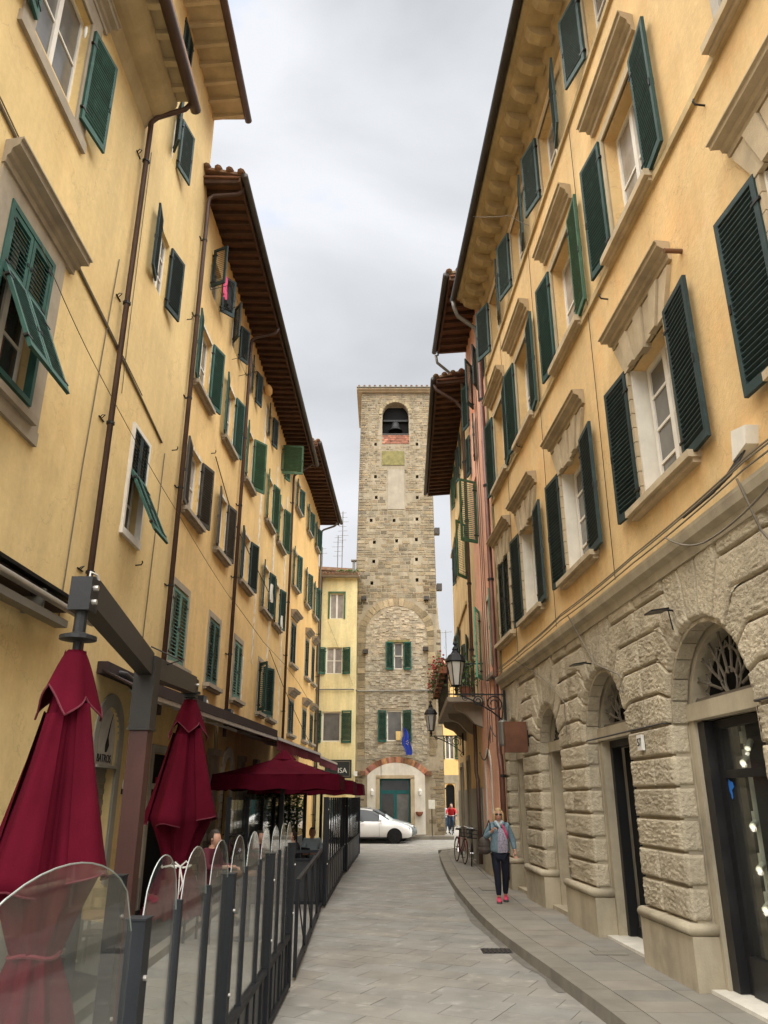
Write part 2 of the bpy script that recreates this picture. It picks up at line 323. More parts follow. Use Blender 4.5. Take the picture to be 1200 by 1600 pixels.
# ------------------------------------------------------------------ ground, road, pavements
def struct(o): o['kind'] = 'structure'; return o
g = MB(); g.add([(-900, -900, -.03), (900, -900, -.03), (900, 900, -.03), (-900, 900, -.03)], [(0, 1, 2, 3)]); struct(g.build('ground', 'dirt'))
KERB = [(-3, 2.45), (2, 2.36), (5, 2.22), (8.37, 2.04), (10.46, 1.86), (11.71, 1.74), (13.13, 1.64), (15.2, 1.57), (18.8, 1.56), (22, 1.62), (26, 1.76), (29.6, 1.92), (31.2, 2.15)]
def kerbx(y):
    for (a, xa), (b, xb) in zip(KERB, KERB[1:]):
        if y <= b: return xa + (xb - xa) * (y - a) / (b - a)
    return KERB[-1][1]
rd = MB(); rd.add([(-4.6, -4, -.005), (40, -4, -.005), (40, 90, -.005), (-30, 90, -.005), (-30, 39, -.005), (-4.6, 39, -.005)], [(0, 1, 2, 3, 4, 5)])
road = struct(rd.build('road', 'joint'))
def slab_tint(v=.14):
    a = 1 + rng.uniform(-v, v); b = rng.uniform(-.03, .03); return (a * (1 + b), a, a * (1 - b))
def slab(m, poly, z0, z1, inset=.006):
    c = sum((Vector((x, y, 0)) for x, y in poly), Vector()) / len(poly)
    top = []; 
    for x, y in poly:
        d = (c - Vector((x, y, 0))); d.normalize(); top.append((x + d.x * inset * 1.4, y + d.y * inset * 1.4))
    tl = [rng.uniform(-.0012, .0012) for _ in poly]
    n = len(poly)
    m.add([(x, y, z0) for x, y in top] + [(x, y, z1 + t) for (x, y), t in zip(top, tl)], [tuple(range(n, 2 * n))] + [(i, (i + 1) % n, n + (i + 1) % n, n + i) for i in range(n)])
# diagonal running bond, two directions meeting at the middle of the lane
stones = []
def clipx(poly, x0, keep):   # clip a convex polygon at x = x0
    out = []
    for (a, b) in zip(poly, poly[1:] + poly[:1]):
        ia = (a[0] - x0) * keep >= 0; ib = (b[0] - x0) * keep >= 0
        if ia: out.append(a)
        if ia != ib:
            t = (x0 - a[0]) / (b[0] - a[0]); out.append((x0, a[1] + t * (b[1] - a[1])))
    return out
for side in (-1,):
    an = R(-27)
    ux, uy = math.cos(an), math.sin(an); vx, vy = -uy, ux; W_ = .37
    for i in range(-60, 190):
        off = rng.uniform(0, .9); a = -24 - off
        while a < 12:
            l = rng.uniform(.5, .9)
            ps = [(a, i * W_), (a + l, i * W_), (a + l, (i + 1) * W_), (a, (i + 1) * W_)]
            poly = [(ux * p + vx * q + .35, uy * p + vy * q) for p, q in ps]
            a += l
            poly = clipx(poly, 2.6 + (8 if poly and poly[0][1] > 33 else 0), -1) if poly else poly
            poly = clipx(poly, -4.4, 1) if poly else poly
            if len(poly) < 3: continue
            cy = sum(p[1] for p in poly) / len(poly); cx = sum(p[0] for p in poly) / len(poly)
            if cy < 2.5 or cy > 47: continue
            if cx > kerbx(cy) + .3 and cy < 30: continue
            stones.append((cy + abs(cx) * .5, poly))
stones.sort(key=lambda t: t[0])
rest = MB()
for k, (d, poly) in enumerate(stones):
    if k < 280:
        m = MB(); m.ct = slab_tint(.06); slab(m, poly, -.008, 0, .003); m.build('paving_stone', 'paving', road)
    else:
        rest.ct = slab_tint(.06); slab(rest, poly, -.008, 0, .003)
rest.build('paving_stones', 'paving', road, kind='stuff')
# right pavement
pv = MB()
ys = [-3, 2, 5, 8.37, 10.46, 11.71, 13.13, 15.2, 18.8, 22, 26, 29.6, 31.2]
outl = [(kerbx(y) + .02, y) for y in ys] + [(2.5, 32.2), (3.3, 32.9), (4.6, 33.2), (4.9, -3)]
pv.prism([(x, y, -.01) for x, y in outl], (0, 0, .118))
walk = struct(pv.build('pavement', 'joint'))
y = 1.0; k = 0
while y < 31:
    L = rng.uniform(.85, 1.15); a, b = kerbx(y), kerbx(y + L)
    m = MB(); m.hexa([(a, y + .004, -.02), (a + .30, y + .004, -.02), (b + .30, y + L - .004, -.02), (b, y + L - .004, -.02), (a + .012, y + .004, .125), (a + .30, y + .004, .125), (b + .30, y + L - .004, .125), (b + .012, y + L - .004, .125)])
    m.build('kerb_stone', 'kerb', walk); y += L
m = MB()
for (ax, ay), (bx, by) in zip([(2.15, 31.2), (2.5, 32.2), (3.3, 32.9)], [(2.5, 32.2), (3.3, 32.9), (4.6, 33.2)]):
    m.bar((ax, ay, .05), (bx, by, .05), .3, .15)
m.build('kerb_stone', 'kerb', walk)
rest = MB(); y = 1.0; nsl = 0
while y < 31.5:
    L = rng.uniform(.42, .56); a = kerbx(y) + .31; b = kerbx(y + L) + .31
    wallx = 4.4
    cuts = [0, .62 + rng.uniform(-.04, .04) if nsl else .62]
    u = cuts[-1]
    while u < wallx - a: u += rng.uniform(.75, 1.1); cuts.append(u)
    for u0, u1 in zip(cuts, cuts[1:]):
        poly = [(a + u0, y), (a + u1, y), (b + u1, y + L), (b + u0, y + L)]
        if y < 17 and y > 4:
            m = MB(); m.ct = slab_tint(.09); slab(m, poly, .1, .122, .005); m.build('paving_slab', 'walk', walk)
        else: rest.ct = slab_tint(.09); slab(rest, poly, .1, .122, .005)
    y += L
rest.build('paving_slabs', 'walk', walk, kind='stuff')
# left pavement behind the terrace
pv = MB(); pv.hexa([(-5, -3, -.01), (-2.75, -3, -.01), (-3.55, 38, -.01), (-5, 38, -.01), (-5, -3, .10), (-2.72, -3, .10), (-3.52, 38, .10), (-5, 38, .10)])
struct(pv.build('left_pavement', 'walk'))
pv = MB(); pv.bar((-2.75, 2, .045), (-3.52, 38, .045), .16, .118); struct(pv.build('left_kerb', 'kerb'))
# step under the tower
m = MB(); m.box(-1.6, 3.45, 41.2, 42.3, -.01, .16); struct(m.build('tower_step', 'kerb'))
m = MB(); q = []; sr = random.Random(2)
for i in range(30): yy = 9.5 + i * .32; q.append((kerbx(yy) - .03 - sr.uniform(.0, .07) - .05 * math.sin(PI * i / 29), yy))
n_ = len(q); m.add([(x, y_, .0045) for x, y_ in q] + [(kerbx(y_) + .01, y_, .0045) for x, y_ in q], [(i, i + 1, n_ + i + 1, n_ + i) for i in range(n_ - 1)]); m.build('damp_stain', 'stain', road)
# grating and cover in the stones
t = thing('drain_grating', 'small dark drain grating in the road beside the kerb', 'drain', (1.52, 11.9, 0))
m = MB(); m.box(1.32, 1.72, 11.7, 12.05, 0, .006); m.build('grating_frame', 'iron', t)
for i in range(6):
    m = MB(); m.box(1.35 + i * .06, 1.375 + i * .06, 11.72, 12.03, .007, .014); m.build('grating_bar', 'gutter', t)
m = MB(); m.box(2.6, 3.02, 10.85, 11.12, .125, .131); o = m.build('manhole_cover', 'kerb', base=(2.8, 11, .12)); tag(o, 'small rectangular stone cover set in the right pavement', 'cover')
m = MB(); m.box(2.05, 2.45, 17.9, 18.6, .125, .131); o = m.build('manhole_cover', 'kerb', base=(2.25, 18.2, .12)); tag(o, 'dark cover in the pavement behind the walking woman', 'cover')

# ------------------------------------------------------------------ wall builder
def facade(F, root, s0, s1, z0, zt, holes, mat, depth=.22, thick=7.0, ztf=None, name='wall'):
    """holes: (s0,s1,z0,z1) or (s0,s1,z0,z1,'arch')"""
    m = MB()
    S = sorted(set([s0, s1] + [h[i] for h in holes for i in (0, 1)])); Z = sorted(set([z0, zt] + [h[i] for h in holes for i in (2, 3)]))
    for a, b in zip(S, S[1:]):
        for c, d in zip(Z, Z[1:]):
            if any(a >= h[0] - 1e-6 and b <= h[1] + 1e-6 and c >= h[2] - 1e-6 and d <= h[3] + 1e-6 for h in holes): continue
            m.add([F(a, 0, c), F(b, 0, c), F(b, 0, d), F(a, 0, d)], [(0, 1, 2, 3)])
    for h in holes:
        a, b, c, d = h[:4]; arch = len(h) > 4
        if arch:
            r = (b - a) / 2; zc = d - r; cs = (a + b) / 2; K = 14
            P = [(cs + r * math.cos(PI - PI * i / K), zc + r * math.sin(PI * i / K)) for i in range(K + 1)]
            for (p, q), (p2, q2) in zip(P, P[1:]):
                m.add([F(p, 0, q), F(p2, 0, q2), F(p2, 0, d), F(p, 0, d)], [(0, 1, 2, 3)])
                m.add([F(p, 0, q), F(p2, 0, q2), F(p2, -depth, q2), F(p, -depth, q)], [(0, 1, 2, 3)])
            ring = [(a, c)] + P + [(b, c)]
            m.add([F(p, -depth, q) for p, q in ring], [tuple(range(len(ring)))])
            zt2 = zc
        else:
            zt2 = d
            m.add([F(a, 0, d), F(b, 0, d), F(b, -depth, d), F(a, -depth, d)], [(0, 1, 2, 3)])
            m.add([F(a, -depth, c), F(b, -depth, c), F(b, -depth, d), F(a, -depth, d)], [(0, 1, 2, 3)])
        m.add([F(a, 0, c), F(a, 0, zt2), F(a, -depth, zt2), F(a, -depth, c)], [(0, 1, 2, 3)])
        m.add([F(b, 0, c), F(b, 0, zt2), F(b, -depth, zt2), F(b, -depth, c)], [(0, 1, 2, 3)])
        m.add([F(a, 0, c), F(b, 0, c), F(b, -depth, c), F(a, -depth, c)], [(0, 1, 2, 3)])
    for a in (s0, s1): m.add([F(a, 0, z0), F(a, -thick, z0), F(a, -thick, zt), F(a, 0, zt)], [(0, 1, 2, 3)])
    m.add([F(s0, -thick, z0), F(s1, -thick, z0), F(s1, -thick, zt), F(s0, -thick, zt)], [(0, 1, 2, 3)])
    m.add([F(s0, 0, zt), F(s1, 0, zt), F(s1, -thick, zt), F(s0, -thick, zt)], [(0, 1, 2, 3)])
    return m.build(name, mat, root)
SHC = {}
def shutter_mesh(w, h, mat, out, pitch=.06, fr=.065, flap=False):
    key = (round(w, 2), round(h, 1), mat, out, pitch, flap)
    if key not in SHC:
        w, h = key[0], key[1]; t = .042; z0 = -h if flap else 0
        f = MB(); f.box(0, fr, -t / 2, t / 2, z0, z0 + h); f.box(w - fr, w, -t / 2, t / 2, z0, z0 + h)
        f.box(fr, w - fr, -t / 2, t / 2, z0, z0 + .10); f.box(fr, w - fr, -t / 2, t / 2, z0 + h - fr, z0 + h)
        zm = z0 + h * .5
        sl = MB(); one = MB(); zs = []
        def slat(m, z):
            y0, y1 = (-.022, .022) if out > 0 else (.022, -.022)     # outer edge (y1) is the lower one
            m.add([(fr, y0, z + .020), (w - fr, y0, z + .020), (w - fr, y0, z + .029), (fr, y0, z + .029), (fr, y1, z - .018), (w - fr, y1, z - .018), (w - fr, y1, z - .009), (fr, y1, z - .009)],
                  [(0, 1, 2, 3), (4, 5, 6, 7), (0, 1, 5, 4), (3, 2, 6, 7), (0, 4, 7, 3), (1, 2, 6, 5)])
        z = z0 + .14
        while z < z0 + h - fr - .02:
            zs.append(z); slat(sl, z)
            z += pitch
        slat(one, 0)
        k = []
        for q_ in ((-.03, .10, -t / 2 - .008, t / 2 + .008, z0 + h * .12 - .015, z0 + h * .12 + .015), (-.03, .10, -t / 2 - .008, t / 2 + .008, z0 + h * .85 - .015, z0 + h * .85 + .015), (w - .05, w - .02, -t / 2 - .012, t / 2 + .012, z0 + h * .45, z0 + h * .5)):
            b_ = MB(); b_.box(*q_); k.append(b_.mesh('hinge', M['iron']))
        SHC[key] = (f.mesh('shutter', M[mat]), sl.mesh('slats', M[mat]), one.mesh('slat', M[mat]), zs, k)
    return SHC[key]
def shutter(F, root, hinge, dr, w, z0, z1, mat, ang=4, n=.045, closed=False, near=False, pitch=.06, flap=None, tilt=0, small=False):
    """hinge at s=hinge, leaf runs towards dr; ang degrees off the wall"""
    oy = -F.side * dr
    if not closed: oy = -oy
    fm, sm, om, zs, km = shutter_mesh(w, z1 - z0, mat, oy, pitch, flap=flap is not None)
    a = R(ang); x = (F.dx * dr * math.cos(a) + F.nx * math.sin(a), F.dy * dr * math.cos(a) + F.ny * math.sin(a))
    rz = math.atan2(x[1], x[0])
    zz = z1 if flap is not None else z0
    o = inst('shutter', fm, root, F(hinge, n, zz), rz, rot=(tilt, 0, rz))
    if near:
        for z in zs:
            c = bpy.data.objects.new('slat', om); C.objects.link(c); c.parent = o; c.location = (0, 0, z)
    else:
        c = bpy.data.objects.new('slats', sm); C.objects.link(c); c.parent = o; c['kind'] = 'stuff'
    if not small:
        for q_, k_ in zip(('hinge', 'hinge', 'bolt'), km): c = bpy.data.objects.new(q_, k_); C.objects.link(c); c.parent = o
    return o
def window(F, root, s0, s1, z0, z1, frame='white_wood', pane='pane_dark', n=-.15, rows=3, fw=.055, leaves=2, open_=False):
    m = MB(); t = .045
    m.fbox(F, s0, s0 + fw, n, n + t, z0, z1); m.fbox(F, s1 - fw, s1, n, n + t, z0, z1)
    m.fbox(F, s0 + fw, s1 - fw, n, n + t, z0, z0 + fw); m.fbox(F, s0 + fw, s1 - fw, n, n + t, z1 - fw, z1)
    if leaves == 2:
        c = (s0 + s1) / 2; m.fbox(F, c - .05, c + .05, n, n + t + .012, z0 + fw, z1 - fw)
    for i in range(1, rows):
        z = z0 + (z1 - z0) * i / rows; m.fbox(F, s0 + fw, s1 - fw, n + .004, n + t - .004, z - .018, z + .018)
    o = m.build('window', frame, root)
    ps = [(s0 + fw, (s0 + s1) / 2 - .05), ((s0 + s1) / 2 + .05, s1 - fw)] if leaves == 2 else [(s0 + fw, s1 - fw)]
    zz = [z0 + fw] + [z0 + (z1 - z0) * i / rows for i in range(1, rows)] + [z1 - fw]
    for a, b in ps:
        for c, d in zip(zz, zz[1:]):
            m = MB(); m.fbox(F, a, b, n + .012, n + .022, c + .016, d - .016); m.build('pane', pane, o)
    return o
def mould(F, root, s0, s1, z, mat='surround', h=.30, out=.28, name='hood', steps=5):
    prof = [(0, -h), (out * .22, -h), (out * .25, -h * .72), (out * .42, -h * .66), (out * .48, -h * .42), (out * .85, -h * .34), (out * .88, -h * .12), (out, -h * .08), (out, 0), (0, .05)]
    m = MB(); q = []
    for s, k in ((s0, 1), (s1, -1)):
        for n, zz in prof: q.append(F(s - k * 0 + k * (out - n) * .35, n, z + zz))
    L = len(prof)
    m.add(q, [tuple(range(L)), tuple(range(L, 2 * L))] + [(i, (i + 1) % L, L + (i + 1) % L, L + i) for i in range(L)])
    return m.build(name, mat, root)
def sill(F, root, s0, s1, z, mat='surround', out=.16, h=.09):
    m = MB(); m.fbox(F, s0, s1, -.2, out, z - h, z); m.fbox(F, s0 + .03, s1 - .03, 0, out * .6, z - h - .05, z - h); return m.build('sill', mat, root)
def surround(F, root, s0, s1, z0, z1, w=.12, mat='surround', p=.015):
    m = MB(); m.fbox(F, s0 - w, s0, -.01, p, z0, z1 + w); m.fbox(F, s1, s1 + w, -.01, p, z0, z1 + w); m.fbox(F, s0, s1, -.01, p, z1, z1 + w)
    return m.build('window_surround', mat, root)
def downpipe(F, root, s, ztop, zbot, over=None, mat='pipe_brown', r=.05, n=.1, gz=None, lower=None):
    m = MB(); pts = []
    if over is not None: pts += [F(s, over, gz), F(s, over - .08, gz - .16), F(s, over - .14, gz - .2), F(s, n + .12, ztop + .12), F(s, n + .02, ztop + .04)]
    pts += [F(s, n, ztop - .1), F(s, n, zbot)]
    m.tube(pts, r, 10); o = m.build('downpipe', mat, root, smooth=True)
    z = ztop - 1.2
    while z > zbot + .5:
        b = MB(); b.tube([F(s, n, z - .02), F(s, n, z + .02)], r + .012, 10); b.fbox(F, s - .15, s - .04, 0.0, .03, z - .008, z + .008); b.fbox(F, s - .012, s + .012, 0, n, z - .012, z + .012)
        b.build('pipe_bracket', 'iron', o); z -= 2.1
    if lower:
        b = MB(); b.tube([F(s, n, zbot + 1.9), F(s, n, zbot - .0)], r + .015, 10); b.build('pipe_foot', lower, o, smooth=True)
    return o
def eave_rafters(F, root, s0, s1, zw, over, drop=.12, pitch=.36, gmat='gutter', tiles=True, rmat='rafter', smat='soffit_tile', endcap=True):
    """open Tuscan eave: rafters, tiles seen from below, gutter"""
    m = MB(); zo = zw - drop
    P = lambda s, n, z: F(s, n, z)
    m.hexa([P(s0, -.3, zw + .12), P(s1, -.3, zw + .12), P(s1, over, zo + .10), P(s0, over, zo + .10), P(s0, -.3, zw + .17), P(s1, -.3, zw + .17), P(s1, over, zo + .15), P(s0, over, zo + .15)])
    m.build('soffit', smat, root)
    me = None; k = 0; s = s0 + .05
    while s < s1 - .05:
        b = MB(); b.hexa([P(s, -.2, zw - .02), P(s + .09, -.2, zw - .02), P(s + .09, over - .06, zo), P(s, over - .06, zo + 0), P(s, -.2, zw + .12), P(s + .09, -.2, zw + .12), P(s + .09, over - .06, zo + .10), P(s, over - .06, zo + .10)])
        b.build('rafter', rmat, root); s += pitch
    r = MB(); r.hexa([P(s0, -4, zw + 1.3), P(s1, -4, zw + 1.3), P(s1, over + .05, zo + .17), P(s0, over + .05, zo + .17), P(s0, -4, zw + 1.4), P(s1, -4, zw + 1.4), P(s1, over + .05, zo + .24), P(s0, over + .05, zo + .24)])
    r.hexa([P(s0, -4, zw + 1.3), P(s1, -4, zw + 1.3), P(s1, -9, zw), P(s0, -9, zw), P(s0, -4, zw + 1.4), P(s1, -4, zw + 1.4), P(s1, -9, zw + .1), P(s0, -9, zw + .1)])
    rf = r.build('roof', 'roof_tile', root)
    e = MB()
    for ss in (s0, s1):
        n = over
        while n > -4:
            z = zo + .24 + (over - n) * (1.16 - .0) / (over + 4) ; e.ball(P(ss, n, z + .02), .10, .14, .06, 8, 4); n -= .28
    s = s0 + .1
    while s < s1: e.ball(P(s, over + .05, zo + .24), .09, .12, .05, 7, 4); s += .22
    e.build('tile_edge', 'roof_tile', rf)
    gt = MB(); gt.tube([P(s0 - .03, over + .09, zo + .13), P(s1 + .03, over + .09, zo + .13)], .085, 10); gt.build('gutter', gmat, root, smooth=True)
    f = MB(); f.fbox(F, s0, s1, over - .05, over - .005, zo - .02, zo + .13); f.build('fascia', rmat, root)
    return zo
def cable(name, pts, r, mat, label, cat='cable', sag=0, group=None, n=5):
    q = []
    for a, b in zip(pts, pts[1:]):
        a, b = Vector(a), Vector(b); K = 10
        for i in range(K):
            t = i / K; p = a.lerp(b, t); p.z -= sag * 4 * t * (1 - t); q.append(p)
    q.append(Vector(pts[-1])); m = MB(); m.tube(q, r, n); o = m.build(name, mat, base=q[0]); tag(o, label, cat, group); return o
# ------------------------------------------------------------------ LEFT SIDE
L1 = Fr(-4.38, 0, -4.33, 15.1, 1); L2 = Fr(-4.33, 15.1, -3.85, 31, 1); L3 = Fr(-3.85, 31, -3.2, 41, 1)
# --- building 1: pale yellow, nearest on the left
b1 = thing('yellow_house', 'pale yellow house nearest on the left, with a grey hooded window and brown downpipe', 'house', L1(4, 0, 0))
H1 = [(7.2, 8.42, 6.42, 8.5), (6.95, 8.3, 10.95, 12.75)]
facade(L1, b1, 2.5, 10.8, 0, 13.75, H1, 'plaster_pale')
# bordered window with hood
m = MB(); m.fbox(L1, 6.9, 7.2, -.01, .03, 6.2, 8.75); m.fbox(L1, 8.42, 8.72, -.01, .03, 6.2, 8.75); m.fbox(L1, 7.2, 8.42, -.01, .03, 8.5, 8.75)
m.build('window_surround', 'surround', b1); mould(L1, b1, 6.8, 9.0, 9.02, h=.28, out=.26)
m = MB(); m.fbox(L1, 6.9, 8.72, -.01, .05, 6.02, 6.2); m.fbox(L1, 7.1, 8.5, -.2, .12, 6.2, 6.3); m.build('sill', 'surround', b1)
m = MB(); m.fbox(L1, 7.2, 7.27, -.05, .05, 6.42, 8.5); m.fbox(L1, 8.35, 8.42, -.05, .05, 6.42, 8.5); m.fbox(L1, 7.27, 8.35, -.05, .05, 8.43, 8.5); m.fbox(L1, 7.27, 8.35, -.05, .05, 6.42, 6.49); m.build('shutter_frame', 'green_teal', b1)
window(L1, b1, 7.27, 8.35, 6.5, 8.43, 'white_wood', 'pane_dark', n=-.2)
for h_, d_ in ((7.27, 1), (8.35, -1)):
    shutter(L1, b1, h_, d_, .53, 7.62, 8.43, 'green_teal', 0, .02, closed=True, near=True)
    rz = math.atan2(L1.dy * d_, L1.dx * d_); tilt = -R(23) * d_
    shutter(L1, b1, h_, d_, .53, 6.42, 7.66, 'green_teal', 0, .04, closed=True, near=True, flap=True, tilt=tilt if d_ > 0 else tilt)
# top window with open shutters
m = MB(); m.fbox(L1, 6.65, 6.95, -.01, .03, 10.8, 13.1); m.fbox(L1, 8.3, 8.62, -.01, .03, 10.8, 13.1); m.fbox(L1, 6.95, 8.3, -.01, .03, 12.75, 13.1); m.fbox(L1, 6.6, 8.66, -.01, .06, 10.62, 10.8); m.build('window_surround', 'surround', b1)
mould(L1, b1, 6.6, 8.8, 13.32, h=.26, out=.22)
window(L1, b1, 6.95, 8.3, 10.95, 12.75, 'white_wood', 'pane_grey', n=-.16, rows=2)
shutter(L1, b1, 8.36, 1, .66, 10.98, 12.72, 'green_teal', 9, .05, near=True); shutter(L1, b1, 6.89, -1, .66, 10.98, 12.72, 'green_teal', 9, .05, near=True)
m = MB(); m.ball(L1(8.12, .03, 12.35), .025, .025, .12); m.build('hanging_clips', 'white_plastic', b1)
# cove, soffit brackets, gutter
m = MB(); K = 7
pr = [(0, 13.35), (.05, 13.42), (.12, 13.62)] + [(.12 + .42 * math.sin(PI / 2 * i / K), 13.62 + .34 * (1 - math.cos(PI / 2 * i / K))) for i in range(1, K + 1)] + [(0, 13.98)]
q = [L1(s, n, z) for s in (2.5, 10.8) for n, z in pr]; n_ = len(pr)
m.add(q, [tuple(range(n_)), tuple(range(n_, 2 * n_))] + [(i, (i + 1) % n_, n_ + (i + 1) % n_, n_ + i) for i in range(n_)]); m.build('cove', 'soffit_pale', b1)
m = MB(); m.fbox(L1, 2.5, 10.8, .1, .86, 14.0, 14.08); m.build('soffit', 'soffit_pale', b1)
s = 2.6
while s < 10.7:
    m = MB(); m.add([L1(s + a, n, z) for a in (0, .11) for n, z in ((.3, 13.9), (.78, 13.9), (.82, 13.95), (.82, 14.0), (.3, 14.0))], [(0, 1, 2, 3, 4), (5, 6, 7, 8, 9)] + [(i, (i + 1) % 5, 5 + (i + 1) % 5, 5 + i) for i in range(5)])
    m.build('bracket', 'soffit_pale', b1); s += .52
m = MB(); m.tube([L1(2.5, .84, 13.95), L1(10.95, .84, 13.95)], .10, 12); m.build('gutter', 'pipe_brown', b1, smooth=True)
m = MB(); m.hexa([L1(2.5, -6, 16), L1(10.8, -6, 16), L1(10.8, .9, 14.08), L1(2.5, .9, 14.08), L1(2.5, -6, 16.1), L1(10.8, -6, 16.1), L1(10.8, .9, 14.18), L1(2.5, .9, 14.18)]); m.build('roof', 'roof_tile', b1)
m = MB(); m.tube([L1(10.75, .84, 13.95), L1(10.78, .70, 13.80), L1(10.8, .2, 13.62), L1(10.8, .1, 13.5), L1(10.8, .1, .2)], .046, 12); dp = m.build('downpipe', 'pipe_brown', b1, smooth=True)
for z in (12.6, 9.6, 7.4, 5.0, 2.6):
    b = MB(); b.tube([L1(10.8, .1, z - .02), L1(10.8, .1, z + .02)], .066, 10); b.fbox(L1, 10.55, 10.75, 0, .02, z - .008, z + .008); b.tube([L1(10.62, .03, z), L1(10.58, .09, z + .03), L1(10.52, .07, z), L1(10.56, .02, z - .02)], .008, 6); b.build('pipe_bracket', 'iron', dp)
m = MB(); m.fbox(L1, 2.5, 12.0, -.01, .02, 0, .62); m.fbox(L1, 13.35, 15.1, -.01, .02, 0, .62); m.build('socle', 'socle', b1)
# narrow cornice strip that runs across both houses
pts = [(4, 9.48), (6.6, 9.3), (9.02, 9.0), (10.6, 8.82), (12.2, 8.62), (13.65, 8.42)]
m = MB(); m.tube([L1(a, .02, z) for a, z in pts], [.02] * 6, 8); m.tube([L1(a, .03 + .012 * math.sin(i * 2), z + .035) for i, (a, z) in enumerate(pts[:-1])], .009, 5); o = m.build('wall_conduit', 'wire', base=L1(6, 0, 9)); tag(o, 'brown conduit sloping across the pale yellow wall past the first downpipe', 'conduit')
# --- building 1b: the taller house
b2 = thing('tall_yellow_house', 'tall pale yellow house with high eave, between the first two downpipes on the left', 'house', L1(13, 0, 0))
HB = [(12.02, 12.98, 6.08, 8.04), (12.15, 12.85, 11.05, 12.4), (12.3, 12.6, 14.2, 15.5), (12.15, 12.85, 16.95, 18.0), (12.2, 13.15, .32, 3.3, 'arch')]
facade(L1, b2, 10.8, 15.1, 0, 18.25, HB, 'plaster_pale')
window(L1, b2, 12.09, 12.91, 6.15, 7.97, 'white_wood', 'pane_dark', n=-.2)
m = MB(); m.fbox(L1, 12.02, 12.09, -.05, .05, 6.08, 8.04); m.fbox(L1, 12.91, 12.98, -.05, .05, 6.08, 8.04); m.fbox(L1, 12.09, 12.91, -.05, .05, 7.97, 8.04); m.fbox(L1, 12.0, 13.0, -.05, .06, 6.02, 6.14); m.build('shutter_frame', 'white_wood', b2)
for h_, d_ in ((12.09, 1), (12.91, -1)):
    shutter(L1, b2, h_, d_, .40, 7.1, 7.97, 'green_black', 0, .02, closed=True, pitch=.065)
    shutter(L1, b2, h_, d_, .40, 6.05, 7.2, 'green_teal', 0, .04, closed=True, flap=True, tilt=-R(25) * d_, pitch=.065)
window(L1, b2, 12.15, 12.85, 11.05, 12.4, 'white_wood', 'pane_grey', n=-.12)
shutter(L1, b2, 12.15, -1, .5, 11.05, 12.45, 'green_black', 10); shutter(L1, b2, 12.88, 1, .55, 11.0, 12.4, 'green_black', 12)
window(L1, b2, 12.3, 12.6, 14.2, 15.5, 'white_wood', 'pane_dark', n=-.12, leaves=1)
shutter(L1, b2, 12.3, -1, .4, 14.3, 15.5, 'green_black', 30); shutter(L1, b2, 12.62, 1, .55, 14.25, 15.55, 'green_grey', 12)
shutter(L1, b2, 12.16, 1, .34, 16.98, 17.98, 'green_grey', 0, .0, closed=True); shutter(L1, b2, 12.84, -1, .34, 16.98, 17.98, 'green_grey', 0, .0, closed=True)
m = MB(); m.fbox(L1, 10.8, 15.1, -.1, .82, 18.2, 18.28); m.build('soffit', 'soffit_pale', b2)
s = 10.9
while s < 15.1:
    m = MB(); m.hexa([L1(s, -.05, 18.05), L1(s + .09, -.05, 18.05), L1(s + .09, .78, 18.14), L1(s, .78, 18.14), L1(s, -.05, 18.2), L1(s + .09, -.05, 18.2), L1(s + .09, .78, 18.2), L1(s, .78, 18.2)]); m.build('rafter', 'soffit_pale', b2); s += .5
m = MB(); m.tube([L1(10.7, .86, 18.2), L1(15.15, .86, 18.2)], .09, 10); m.build('gutter', 'pipe_brown', b2, smooth=True)
m = MB(); m.hexa([L1(10.8, -6, 20), L1(15.1, -6, 20), L1(15.1, .9, 18.3), L1(10.8, .9, 18.3), L1(10.8, -6, 20.1), L1(15.1, -6, 20.1), L1(15.1, .9, 18.4), L1(10.8, .9, 18.4)]); m.build('roof', 'roof_tile', b2)
# arched shop door with lettered panel
K = 16
def arch_band(F, root, cs, zc, r0, r1, zb, n0, n1, mat, name):
    m = MB(); P = [(cs + math.cos(PI - PI * i / K), math.sin(PI * i / K)) for i in range(K + 1)]
    ring = lambda r: [(cs - r, zb)] + [(cs + r * math.cos(PI - PI * i / K), zc + r * math.sin(PI * i / K)) for i in range(K + 1)] + [(cs + r, zb)]
    A, B = ring(r0), ring(r1)
    for i in range(len(A) - 1):
        m.hexa([F(A[i][0], n0, A[i][1]), F(A[i + 1][0], n0, A[i + 1][1]), F(A[i + 1][0], n1, A[i + 1][1]), F(A[i][0], n1, A[i][1]), F(B[i][0], n0, B[i][1]), F(B[i + 1][0], n0, B[i + 1][1]), F(B[i + 1][0], n1, B[i + 1][1]), F(B[i][0], n1, B[i][1])])
    return m.build(name, mat, root)
arch_band(L1, b2, 12.675, 2.825, .475, .68, .12, -.02, .02, 'socle', 'door_surround')
pn = thing('arched_shop_sign', 'arched white shop panel lettered BATROS with a black wisp, above the roller door', 'sign', L1(12.675, 0, 2.5))
ring = [(12.2, 2.42)] + [(12.675 + .475 * math.cos(PI - PI * i / K), 2.825 + .475 * math.sin(PI * i / K)) for i in range(K + 1)] + [(13.15, 2.42)]
m = MB(); m.prism([L1(a, -.10, z) for a, z in ring], L1(0, .04, 0) - L1(0, 0, 0)); m.build('panel', 'sign_white', pn)
m = MB(); m.fbox(L1, 12.2, 13.15, -.12, .05, 2.38, 2.42); m.build('sill', 'socle', pn)
put_text('lettering', text_mesh('BATROS', .17, 'ink'), pn, L1(12.73, -.055, 2.52), (L1.dx, L1.dy))
